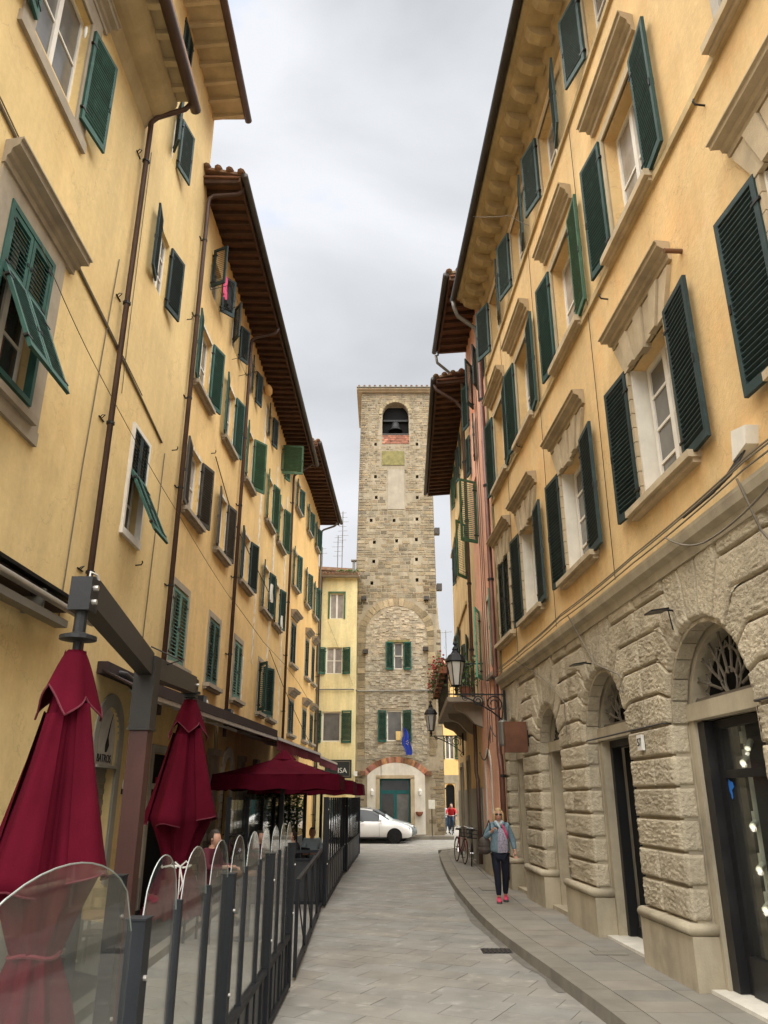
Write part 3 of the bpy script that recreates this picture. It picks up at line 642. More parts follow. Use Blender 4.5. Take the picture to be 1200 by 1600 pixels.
m = MB(); m.tube([L1(12.95, -.055, 3.24), L1(12.86, -.055, 3.05), L1(12.8, -.055, 2.85), L1(12.77, -.055, 2.72), L1(12.76, -.055, 2.62)], [.004, .008, .014, .045, .02], 6); m.build('wisp_mark', 'ink', pn)
sh = MB()
for i in range(26): sh.fbox(L1, 12.2, 13.15, -.16, -.145 + .012 * (i % 2), .32 + i * .08, .32 + i * .08 + .078)
sh.build('roller_shutter', 'zinc', b2)
m = MB(); m.fbox(L1, 12.05, 13.3, -.2, .2, .1, .26); m.build('door_step', 'white_plaster', b2)
t = thing('wall_lamp', 'black oval floodlight over the arched shop door on the left', 'lamp', L1(12.5, 0, 3.7))
m = MB(); m.tube([L1(12.3, 0, 3.78), L1(12.3, .14, 3.8)], .02, 8); m.build('arm', 'iron', t)
m = MB(); c_ = L1(12.7, .22, 3.68); m.tube([L1(12.32, .14, 3.80), L1(12.5, .2, 3.76), L1(12.95, .26, 3.66), L1(13.12, .28, 3.62)], [.04, .08, .09, .04], 10); m.build('lamp_head', 'black_plastic', t, smooth=True)
t = thing('wall_lantern', 'tiny white bulkhead light between the arched shop door and the mast', 'lamp', L1(13.7, 0, 2.15)); m = MB(); m.ball(L1(13.6, .05, 2.15), .06, .06, .1); m.build('globe', 'white_plastic', t); m = MB(); m.fbox(L1, 13.56, 13.64, 0, .06, 2.0, 2.08); m.build('mount', 'iron', t)
# thin cables down the wall
cable('wall_cable', [L1(10.45, .02, 10.2), L1(10.35, .02, 8.8), L1(10.2, .02, 6.4), L1(10.15, .02, 4.2)], .010, 'wire', 'thin beige cable hanging down beside the first brown downpipe')
cable('wall_cable', [L1(11.2, .02, 13.2), L1(11.25, .02, 9.4), L1(11.3, .02, 8.2)], .007, 'wire', 'thin cable dropping right of the first downpipe', sag=0)
cable('wall_cable', [L1(13.9, .02, 8.3), L1(13.8, .02, 5.2), L1(13.75, .02, 3.8)], .010, 'wire', 'ragged cable hanging below the end of the sloping conduit')
# --- building 2: long warm yellow house with the deep brown eave
b3 = thing('long_yellow_house', 'long warm yellow house with rows of green shutters under a deep brown rafter eave', 'house', L2(8, 0, 0))
H2 = []; W2 = []
def addw(s0, s1, z0, z1): H2.append((s0, s1, z0, z1)); return (s0, s1, z0, z1)
r1w = [(.35, 1.45), (3.42, 4.45), (6.3, 7.3), (9.95, 10.75), (11.75, 12.95)]
r2w = [(.62, 1.5), (3.5, 4.25), (6.5, 7.45), (9.9, 10.9), (12.3, 13.2)]
r3w = [(.55, 1.55), (3.4, 4.3), (6.2, 7.0), (9.85, 10.75), (12.3, 13.3)]
r4w = [(.9, 1.9), (3.4, 4.2), (6.2, 6.8), (9.3, 10.0), (12.2, 13.0)]
for a, b in r1w: addw(a, b, 4.5, 6.08)
for a, b in r2w: addw(a, b, 7.8, 9.3)
for a, b in r3w: addw(a, b, 10.85, 12.5)
for a, b in r4w: addw(a, b, 13.75, 14.8)
DO = [(.1, 3.9, .1, 2.75), (5.9, 6.9, .1, 2.95, 'arch'), (8.4, 9.6, .1, 2.6), (10.7, 11.9, .1, 2.6), (13.2, 14.4, .1, 2.6)]
facade(L2, b3, 0, 15.9, 0, 15.75, H2 + DO, 'plaster_warm')
gcl = ['green_pale', 'green_teal', 'green_pale', 'green_deep', 'green_teal']
for i, (a, b) in enumerate(r1w):
    surround(L2, b3, a, b, 4.5, 6.08, .14); sill(L2, b3, a - .2, b + .2, 4.48)
    window(L2, b3, a, b, 4.5, 6.08, 'white_wood', 'pane_dark')
    w = (b - a) / 2
    if i == 3: shutter(L2, b3, a, -1, w + .1, 4.5, 6.05, gcl[i], 38); shutter(L2, b3, b, 1, w + .1, 4.5, 6.05, gcl[i], 30)
    else: shutter(L2, b3, a, 1, w, 4.52, 6.06, gcl[i], 0, .0, closed=True, pitch=.075, near=i < 2); shutter(L2, b3, b, -1, w, 4.52, 6.06, gcl[i], 0, .0, closed=True, pitch=.075, near=i < 2)
for i, (a, b) in enumerate(r2w):
    surround(L2, b3, a, b, 7.8, 9.3, .08, 'bare_plaster'); sill(L2, b3, a - .35, b + .35, 7.78)
    window(L2, b3, a, b, 7.8, 9.3, 'white_wood', 'curtain' if i < 2 else 'pane_grey', rows=2)
    g_ = ['shutter_brown', 'shutter_brown', 'green_black', 'green_deep', 'green_deep'][i]
    shutter(L2, b3, a - .02, -1, .55, 7.8, 9.3, g_, 8 + 3 * (i % 2)); shutter(L2, b3, b + .02, 1, .55, 7.8, 9.3, g_, 14 - 3 * (i % 2))
for i, (a, b) in enumerate(r3w):
    sill(L2, b3, a - .3, b + .3, 10.83); surround(L2, b3, a, b, 10.85, 12.5, .07, 'bare_plaster')
    window(L2, b3, a, b, 10.85, 12.5, 'white_wood', 'pane_grey' if i != 3 else 'curtain', rows=2)
    g_ = ['green_teal', 'green_teal', 'green_leaf', 'green_leaf', 'green_leaf'][i]
    shutter(L2, b3, a - .02, -1, .5, 10.85, 12.5, g_, 10); shutter(L2, b3, b + .02, 1, .55, 10.85, 12.5, g_, [16, 12, 34, 14, 18][i])
for i, (a, b) in enumerate(r4w):
    window(L2, b3, a, b, 13.75, 14.8, 'grey_wood', 'pane_dark', rows=1)
    if i < 4: shutter(L2, b3, a, -1, .42, 13.75, 14.8, 'green_black', [65, 35, 12, 10][i]); shutter(L2, b3, b, 1, .42, 13.75, 14.8, 'green_black', [40, 25, 14, 14][i])
shutter(L2, b3, 12.25, 1, .8, 13.6, 14.85, 'green_moss', 80)
shutter(L2, b3, 13.0, 1, .4, 13.7, 14.8, 'green_leaf', 20)
for s, a, b in ((7.5, 4.4, 5.8), (8.8, 5.8, 14.6), (11.35, 4.6, 9.4), (11.6, 9.5, 13.6), (14.2, 4.5, 13.4)):    # bare strips where the render has come off
    m = MB(); q = []; K2 = 10
    for i in range(K2 + 1):
        z = a + (b - a) * i / K2; q.append((s - .13 + rng.uniform(-.04, .05), z))
    for i in range(K2, -1, -1): q.append((s + .13 + rng.uniform(-.05, .04), a + (b - a) * i / K2))
    m.prism([L2(u, .001, z) for u, z in q], L2(0, .006, 0) - L2(0, 0, 0)); m.build('bare_render_strip', 'bare_plaster', b3)
LS = lambda s_, n_, z_: L2(s_, n_, z_ + .50 * (1 - s_ / 13)); 
class LSF:
    def __call__(s, a, n, z): return LS(a, n, z)
eave_rafters(LSF(), b3, -.45, 15.3, 15.3, .92, .05, .34)
m = MB(); m.ball(L2(8.2, .15, 14.95), .14, .3, .16); m.ball(L2(14.0, .15, 14.7), .12, .2, .14); m.build('corbel', 'plaster_orange', b3)
downpipe(L2, b3, -.15, 15.5, 3.4, .92, 'pipe_brown', .05, gz=15.85); downpipe(L2, b3, 5.4, 15.1, 3.4, .92, 'pipe_brown', .05, gz=15.55); downpipe(L2, b3, 14.9, 14.6, 3.4, .92, 'pipe_brown', .05, gz=15.3)
# ground floor openings
for (a, b, c, d, *e) in DO:
    if e: continue
    m = MB(); m.fbox(L2, a, b, -.2, -.15, c, d); dd = m.build('shop_front', 'void' if a < 9 else 'wood', b3)
    m = MB(); m.fbox(L2, a, a + .08, -.15, -.06, c, d); m.fbox(L2, b - .08, b, -.15, -.06, c, d); m.fbox(L2, a + .08, b - .08, -.15, -.06, 2.1, 2.2); m.build('frame', 'grey_wood', dd)
    m = MB(); m.fbox(L2, a - .14, a, -.02, .03, .1, d + .14); m.fbox(L2, b, b + .14, -.02, .03, .1, d + .14); m.fbox(L2, a, b, -.02, .03, d, d + .14); m.build('door_surround', 'socle', b3)
for s, w in ((4.2, .9), (7.6, .7), (9.9, .5), (12.3, .6)):
    m = MB(); m.fbox(L2, s, s + w, 0, .05, .1, 1.0); m.fbox(L2, s + .05, s + w - .05, 0, .10, 1.0, 2.9); m.fbox(L2, s, s + w, 0, .14, 2.9, 3.05); m.build('pilaster', 'surround', b3)
# toothed stone doorway
for k in range(13):
    for sx, d_ in ((5.9, -1), (6.9, 1)):
        w = .26 if k % 2 else .17; m = MB(); a, b = sorted((sx, sx + d_ * w)); m.fbox(L2, a, b, -.02, .05, .12 + k * .19, .12 + k * .19 + .175); m.build('quoin', 'white_plaster', b3)
for k in range(9):
    a0, a1 = PI * k / 9 + .02, PI * (k + 1) / 9 - .02; m = MB(); r0, r1 = .5, .76
    m.hexa([L2(6.4 + r * math.cos(a), n, 2.45 + r * math.sin(a)) for n in (-.02, .05) for r, a in ((r0, a0), (r0, a1), (r1, a1), (r1, a0))]); m.build('voussoir', 'white_plaster', b3)
m = MB(); m.fbox(L2, 5.9, 6.9, -.2, -.14, .1, 2.4); m.build('door', 'wood', b3)
# drain of cables
for i, s in enumerate((4.55, 4.7, 4.85)): cable('wall_cable', [L2(s, .05, 3.6), L2(s + .05, .07, 2.4), L2(s - .03, .05, .6)], .012, 'wire', ['leftmost', 'middle', 'rightmost'][i] + ' of three loose cables hanging left of the toothed doorway')
cable('wall_cable', [L1(7.4, .35, 8.0), L1(9.7, .3, 7.6), L1(14.6, .2, 7.3), L2(5.3, .1, 6.9)], .006, 'wire', 'thin wire drooping from the hooded window over to the third downpipe', sag=.05)
cable('wall_cable', [L2(2.6, .04, 9.95), L2(5.0, .04, 9.1), L2(7.0, .04, 8.9), L2(11.0, .04, 8.55)], .014, 'pipe_brown', 'brown cable sloping above the second shutter row of the long house')
cable('wall_cable', [L2(5.2, .06, 7.0), L2(9.0, .3, 6.5), L2(14.8, .1, 6.7), L3(2, .1, 6.5), L3(6.5, .1, 5.9)], .008, 'wire', 'thin dark wire strung level above the ground floor windows')
cable('wall_cable', [L2(11.5, .05, 6.7), L2(14.6, .08, 5.9), L3(2.5, .1, 5.0), L3(6.5, .1, 4.1)], .012, 'wire_dark', 'thicker dark cable falling toward the far end of the left facades')
# laundry
for s, z in ((1.0, 14.0), (3.6, 13.6)):
    t = thing('drying_rack', 'thin wire drying rack below the top window ' + ('with laundry' if s < 2 else 'left of the third downpipe'), 'drying rack', L2(s, 0, z))
    for k in (0, .9):
        m = MB(); m.tube([L2(s + k, 0, z - .25), L2(s + k, .55, z - .1)], .008, 5); m.build('arm', 'iron', t)
    for k in range(3):
        m = MB(); m.tube([L2(s - .1, .2 + .16 * k, z - .2 + .045 * k), L2(s + 1.0, .2 + .16 * k, z - .2 + .045 * k)], .005, 5); m.build('wire', 'zinc', t)
def cloth(F, s, n, z, w, h, mat, label, cat='laundry'):
    m = MB(); K = 7; J = 6; vs = []
    for j in range(J + 1):
        for i in range(K + 1):
            u = i / K - .5; v = j / J; vs.append(F(s + u * w * (.45 + .55 * v), n + .03 * math.sin(u * 17 + v * 2), z - h * v - .05 * h * math.cos(u * 6) * v))
    fs = [(j * (K + 1) + i, j * (K + 1) + i + 1, (j + 1) * (K + 1) + i + 1, (j + 1) * (K + 1) + i) for j in range(J) for i in range(K)]
    vs2 = [p + (F(0, .006, 0) - F(0, 0, 0)) for p in vs]; n0 = len(vs)
    m.add(vs, fs); m.add(vs2, fs); o = m.build(cat.replace(' ', '_'), mat, base=F(s, n, z), smooth=True); tag(o, label, cat); return o
cloth(L2, 1.25, .3, 14.3, .32, .6, 'pink_cloth', 'small pink cloth drying below the top left window'); cloth(L2, 1.7, .3, 14.3, .35, .6, 'dark_cloth', 'dark garment drying beside the pink cloth')
cloth(L2, 10.5, .2, 8.75, .5, .6, 'white_plaster', 'white cloth hanging from the fourth shuttered window of the long house'); cloth(L2, 12.9, .2, 8.2, .3, .45, 'white_plaster', 'white cloth hanging from the fifth shuttered window of the long house')
# spots on the awning wall
for i, s in enumerate((1.9, 4.6)):
    t = thing('floodlight', ['small black floodlight above the mast arm', 'grey and black floodlight over the long dark awning'][i], 'lamp', L2(s, 0, 3.9))
    m = MB(); m.fbox(L2, s - .02, s + .02, 0, .3, 3.95, 3.98); m.build('arm', 'iron', t); m = MB(); m.bar(L2(s - .12, .34, 3.93), L2(s + .16, .34, 3.93), .18, .14); m.build('lamp_head', 'black_plastic', t)
    m = MB(); m.ball(L2(s + .24, .36, 3.88), .09); m.build('lens', 'frost', t)
# --- building 3: orange yellow with hooded windows
b4 = thing('orange_yellow_house', 'orange yellow house at the far left end with hooded windows, next to the cream house', 'house', L3(3.5, 0, 0))
H3 = []
sets3 = [(4.3, 5.6, ((.6, 1.7), (4.0, 5.0), (6.1, 7.0))), (7.05, 8.75, ((.5, 1.6), (4.2, 5.1), (6.1, 6.9))), (10.25, 11.8, ((.4, 1.3), (3.6, 4.3), (6.1, 6.9))), (13.75, 15.0, ((.5, 1.3), (3.6, 4.3), (6.1, 6.8)))]
for z0, z1, ws in sets3: H3 += [(a, b, z0, z1) for a, b in ws]
facade(L3, b4, 0, 7.5, 0, 16.0, H3, 'plaster_orange', thick=8)
for k, (z0, z1, ws) in enumerate(sets3):
    for a, b in ws:
        window(L3, b4, a, b, z0, z1, 'white_wood', 'pane_dark', rows=2); surround(L3, b4, a, b, z0, z1, .1)
        sill(L3, b4, a - .2, b + .2, z0)
        if k < 2: mould(L3, b4, a - .25, b + .25, z1 + .45, h=.25, out=.28)
        g_ = ['green_grey', 'green_grey', 'green_teal', 'green_teal'][k]
        if (k < 2): shutter(L3, b4, a, 1, (b - a) / 2, z0, z1, g_, 0, 0, closed=True, pitch=.08); shutter(L3, b4, b, -1, (b - a) / 2, z0, z1, g_, 0, 0, closed=True, pitch=.08)
        else: shutter(L3, b4, a, -1, .45, z0, z1, g_, 12, pitch=.08); shutter(L3, b4, b, 1, .45, z0, z1, g_, 14, pitch=.08)
class LSG:
    def __call__(s, a, n, z): return L3(a, n, z + .85 * (1 - a / 7.8))
eave_rafters(LSG(), b4, -.2, 7.9, 15.55, .98, .05, .36)
downpipe(L3, b4, 7.45, 15.0, .2, .9, 'zinc', .05, n=.1, gz=15.5)
# --- cream house facing us
LC = Fr(-3.9, 41, -1.5, 41, 1)
b5 = thing('cream_house', 'narrow cream house facing the street, left of the stone tower', 'house', (-2.6, 41, 0))
HC = [(.98, 1.72, 10.95, 12.35), (.85, 1.7, 8.02, 9.42), (.72, 1.68, 4.6, 6.1)]
facade(LC, b5, 0, 2.42, 0, 13.25, HC + [(1.0, 2.0, .1, 2.6)], 'plaster_cream', thick=6)
window(LC, b5, *HC[0], 'white_wood', 'curtain', rows=1, fw=.05); surround(LC, b5, *HC[0], .1, 'green_moss', .03)
window(LC, b5, *HC[1], 'white_wood', 'curtain', rows=2); shutter(LC, b5, .82, -1, .42, 8.0, 9.45, 'green_bottle', 18); shutter(LC, b5, 1.73, 1, .42, 8.0, 9.45, 'green_bottle', 20)
window(LC, b5, *HC[2], 'white_wood', 'pane_grey', rows=1, leaves=1, fw=.07); shutter(LC, b5, .68, -1, .52, 4.55, 6.15, 'green_bottle', 8); shutter(LC, b5, 1.72, 1, .52, 4.55, 6.15, 'green_bottle', 8)
m = MB(); m.fbox(LC, -.3, 2.6, -.6, .35, 13.22, 13.3); m.build('soffit', 'surround', b5)
rf = MB(); rf.hexa([LC(-.3, .4, 13.3), LC(2.55, .4, 13.3), LC(2.55, -4, 14.3), LC(-.3, -4, 14.3), LC(-.3, .4, 13.4), LC(2.55, .4, 13.4), LC(2.55, -4, 14.4), LC(-.3, -4, 14.4)]); rf = rf.build('roof', 'roof_tile', b5)
for i in range(16):
    m = MB(); m.tube([LC(-.2 + i * .175, .45, 13.42), LC(-.2 + i * .175, -1.2, 13.80)], .06, 6); m.build('roof_tile', 'roof_tile', rf)
m = MB(); rr = random.Random(3)
for i in range(60):
    p = LC(rr.uniform(1.3, 2.5), rr.uniform(-.6, .4), 13.5 + rr.uniform(0, .12)); m.ball(p, .06, .06, .05, 5, 3)
m.build('moss', 'leaf', rf, kind='stuff')
m = MB(); m.fbox(LC, 2.12, 2.28, -1.2, -1.04, 13.6, 14.5); m.build('chimney_pipe', 'zinc', rf); m = MB(); m.fbox(LC, 2.04, 2.36, -1.28, -.96, 14.5, 14.56); m.build('chimney_cap', 'zinc', rf)
downpipe(LC, b5, .5, 12.6, .2, .35, 'pipe_brown', .05, n=.1, gz=13.2)
m = MB(); m.fbox(LC, .2, .55, -.1, .5, 12.3, 13.2); m.build('side_eave', 'rafter', b5)
shutter(LC, b5, .42, -1, .4, 4.3, 6.0, 'green_bottle', 80, .1); shutter(LC, b5, .42, -1, .35, 8.1, 9.6, 'green_black', 80, .1)
b6 = thing('rear_house', 'dark tiled roof and wall just showing behind the cream house roof', 'house', (-2.6, 50, 0))
m = MB(); m.box(-5, -1.9, 50, 56, 0, 16.0); m.build('wall', 'plaster_far', b6); m = MB(); m.hexa([(-5.2, 49.5, 16.2), (-1.9, 49.5, 16.0), (-1.9, 56, 17), (-5.2, 56, 17.2), (-5.2, 49.5, 16.4), (-1.9, 49.5, 16.2), (-1.9, 56, 17.2), (-5.2, 56, 17.4)]); m.build('roof', 'roof_tile', b6)
for i, (x, h, n) in enumerate(((-3.15, 18.8, 5), (-2.85, 20.6, 7), (-4.2, 18.0, 2))):
    t = thing('tv_antenna', ['short television aerial', 'tall television aerial with many bars', 'plain short aerial mast'][i] + ' on the roof behind the cream house', 'aerial', (x, 50.5, 16.2))
    m = MB(); m.tube([(x, 50.5, 16.2), (x, 50.5, h)], .03, 6); m.build('mast', 'zinc', t)
    for k in range(n):
        m = MB(); z = h - .12 - k * .33; w = .25 + .08 * (k % 3); m.tube([(x - w, 50.5, z), (x + w, 50.5, z + .02)], .014, 5); m.build('bar', 'zinc', t)
# sign on the cream house
t = thing('shop_sign', 'black framed sign ending in the letters ISA over the last parasol', 'sign', (-2.3, 40.7, 3.4))
m = MB(); m.box(-2.95, -1.62, 40.62, 40.7, 2.85, 3.72); m.build('board', 'sign_black', t)
m = MB(); m.box(-2.88, -1.70, 40.60, 40.62, 3.62, 3.65); m.box(-2.88, -1.70, 40.60, 40.62, 2.92, 2.95); m.box(-1.72, -1.69, 40.60, 40.62, 2.95, 3.62); m.build('border', 'wire', t)
put_text('lettering', text_mesh('ISA', .34, 'sign_letter', .01), t, (-2.08, 40.6, 3.2), (1, 0))
m = MB(); m.box(-1.52, -1.34, 40.75, 40.98, 2.95, 3.18); o = m.build('junction_box', 'white_plastic', base=(-1.43, 40.9, 3.0)); tag(o, 'white junction box beside the black sign', 'box')
# ------------------------------------------------------------------ STONE TOWER
class TowerF:
    side = 1; dx = 1; dy = 0; nx = 0; ny = -1
    def XL(s, z): return -1.55 if z < 10.6 else -1.60 + (z - 10.6) / 13.4 * .24
    def XR(s, z): return 3.07 if z < 10.6 else 2.90 - (z - 10.6) / 13.4 * .12
    def __call__(s, a, n, z): return Vector((s.XL(z) + a / 4.6 * (s.XR(z) - s.XL(z)), 42 - n, z))
    def inv(s, X, z): return (X - s.XL(z)) / (s.XR(z) - s.XL(z)) * 4.6
T = TowerF()
tw = thing('stone_tower', 'tall narrow medieval stone tower with an arched belfry at the end of the street', 'tower', (.7, 43, 0))
TH = []
def th(x0, x1, z0, z1, *e): zz = (z0 + z1) / 2; TH.append((T.inv(x0, zz), T.inv(x1, zz), z0, z1, *e)); return TH[-1]
bel = th(-.10, 1.50, 22.34, 24.55, 'arch'); w2 = th(.54, 1.02, 8.42, 9.85); w1 = th(.14, .97, 4.7, 6.26); dr = th(-.22, 1.36, .2, 2.86)
PUT = [(-.5, 21.75), (1.97, 21.75), (-.5, 19.65), (1.95, 19.65), (-.45, 18.34), (1.94, 18.34), (-.74, 16.92), (.58, 16.92), (1.9, 17.0), (-.55, 15.6), (.72, 15.68), (1.85, 15.76), (-.58, 14.46), (1.84, 14.58), (-.68, 13.2), (1.85, 13.38)]
for x, z in PUT: th(x - .08, x + .08, z - .1, z + .1)
facade(T, tw, 0, 4.6, 0, 25.2, TH, 'mortar', depth=.45, thick=4.6)
m = MB()
for h in TH: m.fbox(T, h[0] + .01, h[1] - .01, -.448, -.42, h[2] + .01, min(h[3], 24.4) - .01)
m.build('recess_shade', 'void', tw)  # black sheets at the back stand in for shade inside the tower openings
def in_arch(x, z, cx, zc, r, zb): return (abs(x - cx) < r and zb < z <= zc) or (z > zc and math.hypot(x - cx, z - zc) < r)
def tower_skip(x, z):
    for h in TH:
        X0 = T(h[0], 0, (h[2] + h[3]) / 2).x; X1 = T(h[1], 0, (h[2] + h[3]) / 2).x
        if X0 - .02 < x < X1 + .02 and h[2] - .02 < z < h[3] + .02:
            if len(h) > 4 and z > 23.75 and math.hypot(x - .7, z - 23.75) > .82: continue
            return True
    if in_arch(x, z, .67, 10.2, 2.12, 3.4): return True
    if -.95 < x < 2.25 and z < 3.75 : return True
    if 18.0 < z < 19.9 and .22 < x < 1.2: return True
    if 17.55 < z < 20.2 and .28 < x < 1.16: return True
    if 20.35 < z < 21.3 and -.15 < x < 1.2: return True
    if 21.75 < z < 22.34 and -.12 < x < 1.5: return True
    return False
st = MB(); z = .2; rr = random.Random(11); big = []
while z < 25.1:
    h = rr.uniform(.10, .17) if z > 19 else rr.uniform(.12, .23)
    a = 0
    while a < 4.6:
        w = rr.uniform(.12, .34) if z > 19 else rr.uniform(.16, .52)
        if a + w > 4.45: w = 4.6 - a
        zm = z + h / 2; X = T(a + w / 2, 0, zm).x; X0 = T(a, 0, zm).x; X1 = T(a + w, 0, zm).x
        edge = a < .01 or a + w > 4.59
        if not any(tower_skip(xx, zz) for xx in (X0, X, X1) for zz in (z, zm, z + h)):
            if rr.random() > (.06 if not edge else 0):
                v = 1 + rr.uniform(-.24, .18); wv = rr.uniform(-.05, .07)
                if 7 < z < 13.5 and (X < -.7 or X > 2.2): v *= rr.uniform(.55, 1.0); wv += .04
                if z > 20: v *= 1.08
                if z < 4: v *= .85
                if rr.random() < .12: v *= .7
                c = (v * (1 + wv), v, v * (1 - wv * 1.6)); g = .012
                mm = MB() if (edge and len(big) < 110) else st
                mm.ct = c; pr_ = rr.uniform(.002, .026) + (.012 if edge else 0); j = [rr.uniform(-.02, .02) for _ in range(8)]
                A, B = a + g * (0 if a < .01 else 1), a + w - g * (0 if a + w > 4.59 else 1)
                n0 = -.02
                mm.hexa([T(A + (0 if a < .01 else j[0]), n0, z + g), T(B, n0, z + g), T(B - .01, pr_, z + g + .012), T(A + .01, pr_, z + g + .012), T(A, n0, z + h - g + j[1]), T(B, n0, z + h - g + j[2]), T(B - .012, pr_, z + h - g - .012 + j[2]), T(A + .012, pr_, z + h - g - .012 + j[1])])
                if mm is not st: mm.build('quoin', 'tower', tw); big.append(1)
        a += w
    for X, sx in ((3.07, 1), (-1.6, -1)):
        y = 42.0
        while y < 46.4:
            w = rr.uniform(.3, .7); v = 1 + rr.uniform(-.25, .2); st.ct = (v, v, v)
            xe = T.XR(z + h / 2) if sx > 0 else T.XL(z + h / 2)
            st.box(xe - .03, xe + .03, y + .01, min(y + w, 46.5) - .01, z + .01, z + h - .01) if sx > 0 else st.box(xe - .03, xe + .03, y + .01, min(y + w, 46.5) - .01, z + .01, z + h - .01)
            y += w
    z += h
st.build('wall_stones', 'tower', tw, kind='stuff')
# rubble infill under the relieving arch
ru = MB(); z = 3.5
while z < 12.0:
    h = rr.uniform(.07, .13); x = -1.0
    while x < 2.4:
        w = rr.uniform(.12, .34); xm = x + w / 2; zm = z + h / 2
        inside = in_arch(xm, zm, .67, 10.2, 1.66, 3.4) and in_arch(x + .02, z + h, .67, 10.2, 1.70, 3.3) and in_arch(x + w, z + h, .67, 10.2, 1.70, 3.3)
        o1 = .10 < xm < 1.02 and 4.6 < zm < 6.36; o2 = .5 < xm < 1.06 and 8.35 < zm < 9.92
        base = zm > 3.05 + .62 * math.sqrt(max(0, 1 - ((xm - .62) / 1.62) ** 2)) + .28
        if inside and not o1 and not o2 and base and rr.random() > .05:
            v = 1 + rr.uniform(-.2, .25)
            if z > 9 : v *= 1.0; wv = rr.uniform(0, .09)
            else: wv = rr.uniform(-.03, .03)
            ru.ct = (v * (1 + wv), v, v * (1 - wv)); p = rr.uniform(.0, .045)
            t_ = rr.uniform(-.02, .02)
            ru.hexa([(x + .008, 42.02, z), (x + w, 42.02, z + t_), (x + w, 42.0 - p, z + t_), (x + .008, 42.0 - p, z), (x + .008, 42.02, z + h), (x + w, 42.02, z + h + t_), (x + w, 42.0 - p, z + h + t_), (x + .008, 42.0 - p, z + h)])
        x += w
    z += h
ru.build('rubble_infill', 'rubble', tw, kind='stuff')
for k in range(21):       # relieving arch voussoirs
    a0, a1 = PI * k / 21 + .008, PI * (k + 1) / 21 - .008; r0, r1 = 1.70, 2.10 + rr.uniform(-.04, .06)
    m = MB(); v = rr.uniform(.72, 1.3) * (1.15 if 6 < k < 15 else .85); m.ct = (v * 1.04, v, v * .92); p = rr.uniform(.01, .04)
    m.hexa([(.67 + r * math.cos(a), 42 - n, 10.2 + r * math.sin(a)) for n in (-.02, p) for r, a in ((r0, a0), (r0, a1), (r1, a1), (r1, a0))]); m.build('voussoir', 'tower', tw)
for sx in (-1, 1):
    z = 4.0; k = 0
    while z < 10.15:
        h = rr.uniform(.28, .42); m = MB(); v = rr.uniform(.55, 1.15); m.ct = (v * 1.03, v, v * .93); w = rr.uniform(.3, .42)
        x0, x1 = sorted((.67 + sx * 1.70, .67 + sx * (1.70 + w))); m.box(x0, x1, 42 - rr.uniform(.02, .05), 42.02, z, min(z + h - .015, 10.18)); m.build('jamb_stone', 'tower', tw); z += h
for k in range(30):       # brick arch over the door
    R_ = 2.1; a_ = math.asin(1.55 / R_); t0 = PI / 2 + a_ - 2 * a_ * k / 30; t1 = PI / 2 + a_ - 2 * a_ * (k + 1) / 30 + .006; cz = 3.66 - R_
    m = MB(); v = rr.uniform(.7, 1.5); m.ct = (v, v * rr.uniform(.85, 1.3), v * rr.uniform(.8, 1.2)); m.hexa([(.62 + r * math.cos(a), 42 - n, cz + r * math.sin(a)) for n in (-.02, .035) for r, a in ((R_ - .02, t0), (R_ - .02, t1), (R_ + .26, t1), (R_ + .26, t0))]); m.build('brick', 'brick', tw)
m = MB(); Rw = 2.08; cz = 3.66 - 2.1; pl = []
for i in range(13):
    a_ = math.asin(1.48 / Rw); t0 = PI / 2 - a_ + 2 * a_ * i / 12; pl.append((.62 + Rw * math.cos(t0), cz + Rw * math.sin(t0)))
outline = [(.62 + 1.48, .2)] + pl + [(.62 - 1.48, .2), (-.42, .2), (-.42, 3.02), (1.56, 3.02), (1.56, .2)]
L_ = len(outline)
for i in range(12):
    (xa, za), (xb, zb) = pl[i], pl[i + 1]
    for lo_hi in ((1.56, 9), (-.42, 1.56), (-9, -.42)):
        a, b = max(min(xa, xb), lo_hi[0] if lo_hi[0] != -9 else -9), min(max(xa, xb), lo_hi[1])
        if b - a < 1e-4: continue
        f = lambda x: za + (zb - za) * (x - xa) / (xb - xa)
        zlow = 3.02 if lo_hi == (-.42, 1.56) else .2
        m.hexa([(a, 42.02, zlow), (b, 42.02, zlow), (b, 41.975, zlow), (a, 41.975, zlow), (a, 42.02, f(a)), (b, 42.02, f(b)), (b, 41.975, f(b)), (a, 41.975, f(a))])
m.build('white_door_bay', 'white_plaster', tw)
m = MB(); m.box(-.42, -.22, 41.96, 42.3, .2, 2.9); m.box(1.36, 1.56, 41.96, 42.3, .2, 2.9); m.box(-.42, 1.56, 41.96, 42.3, 2.86, 3.02); m.build('door_surround', 'sandstone', tw)
m = MB(); Y0, Y1 = 42.18, 42.24
for x0, x1, z0, z1 in ((-.22, -.12, .2, 2.86), (1.26, 1.36, .2, 2.86), (-.12, 1.26, 2.76, 2.86), (-.12, 1.26, 2.12, 2.3), (-.12, 1.26, .2, .55), (.5, .66, .55, 2.12)): m.box(x0, x1, Y0, Y1, z0, z1)
dd = m.build('door', 'teal_door', tw)
for x0, x1, z0, z1, mt in ((-.12, .5, .55, 2.12, 'pane_dark'), (.66, 1.26, .55, 2.12, 'pane_grey'), (-.12, 1.26, 2.3, 2.76, 'pane_dark')): m = MB(); m.box(x0, x1, 42.2, 42.22, z0, z1); m.build('pane', mt, dd)
m = MB(); m.fbox(T, T.inv(.24, 19), T.inv(1.2, 19), -.02, .03, 17.6, 20.1); m.build('plastered_patch', 'tower_plaster', tw)
m = MB(); m.box(-.13, 1.2, 41.96, 42.02, 20.38, 21.28); m.build('mossy_patch', 'moss', tw)
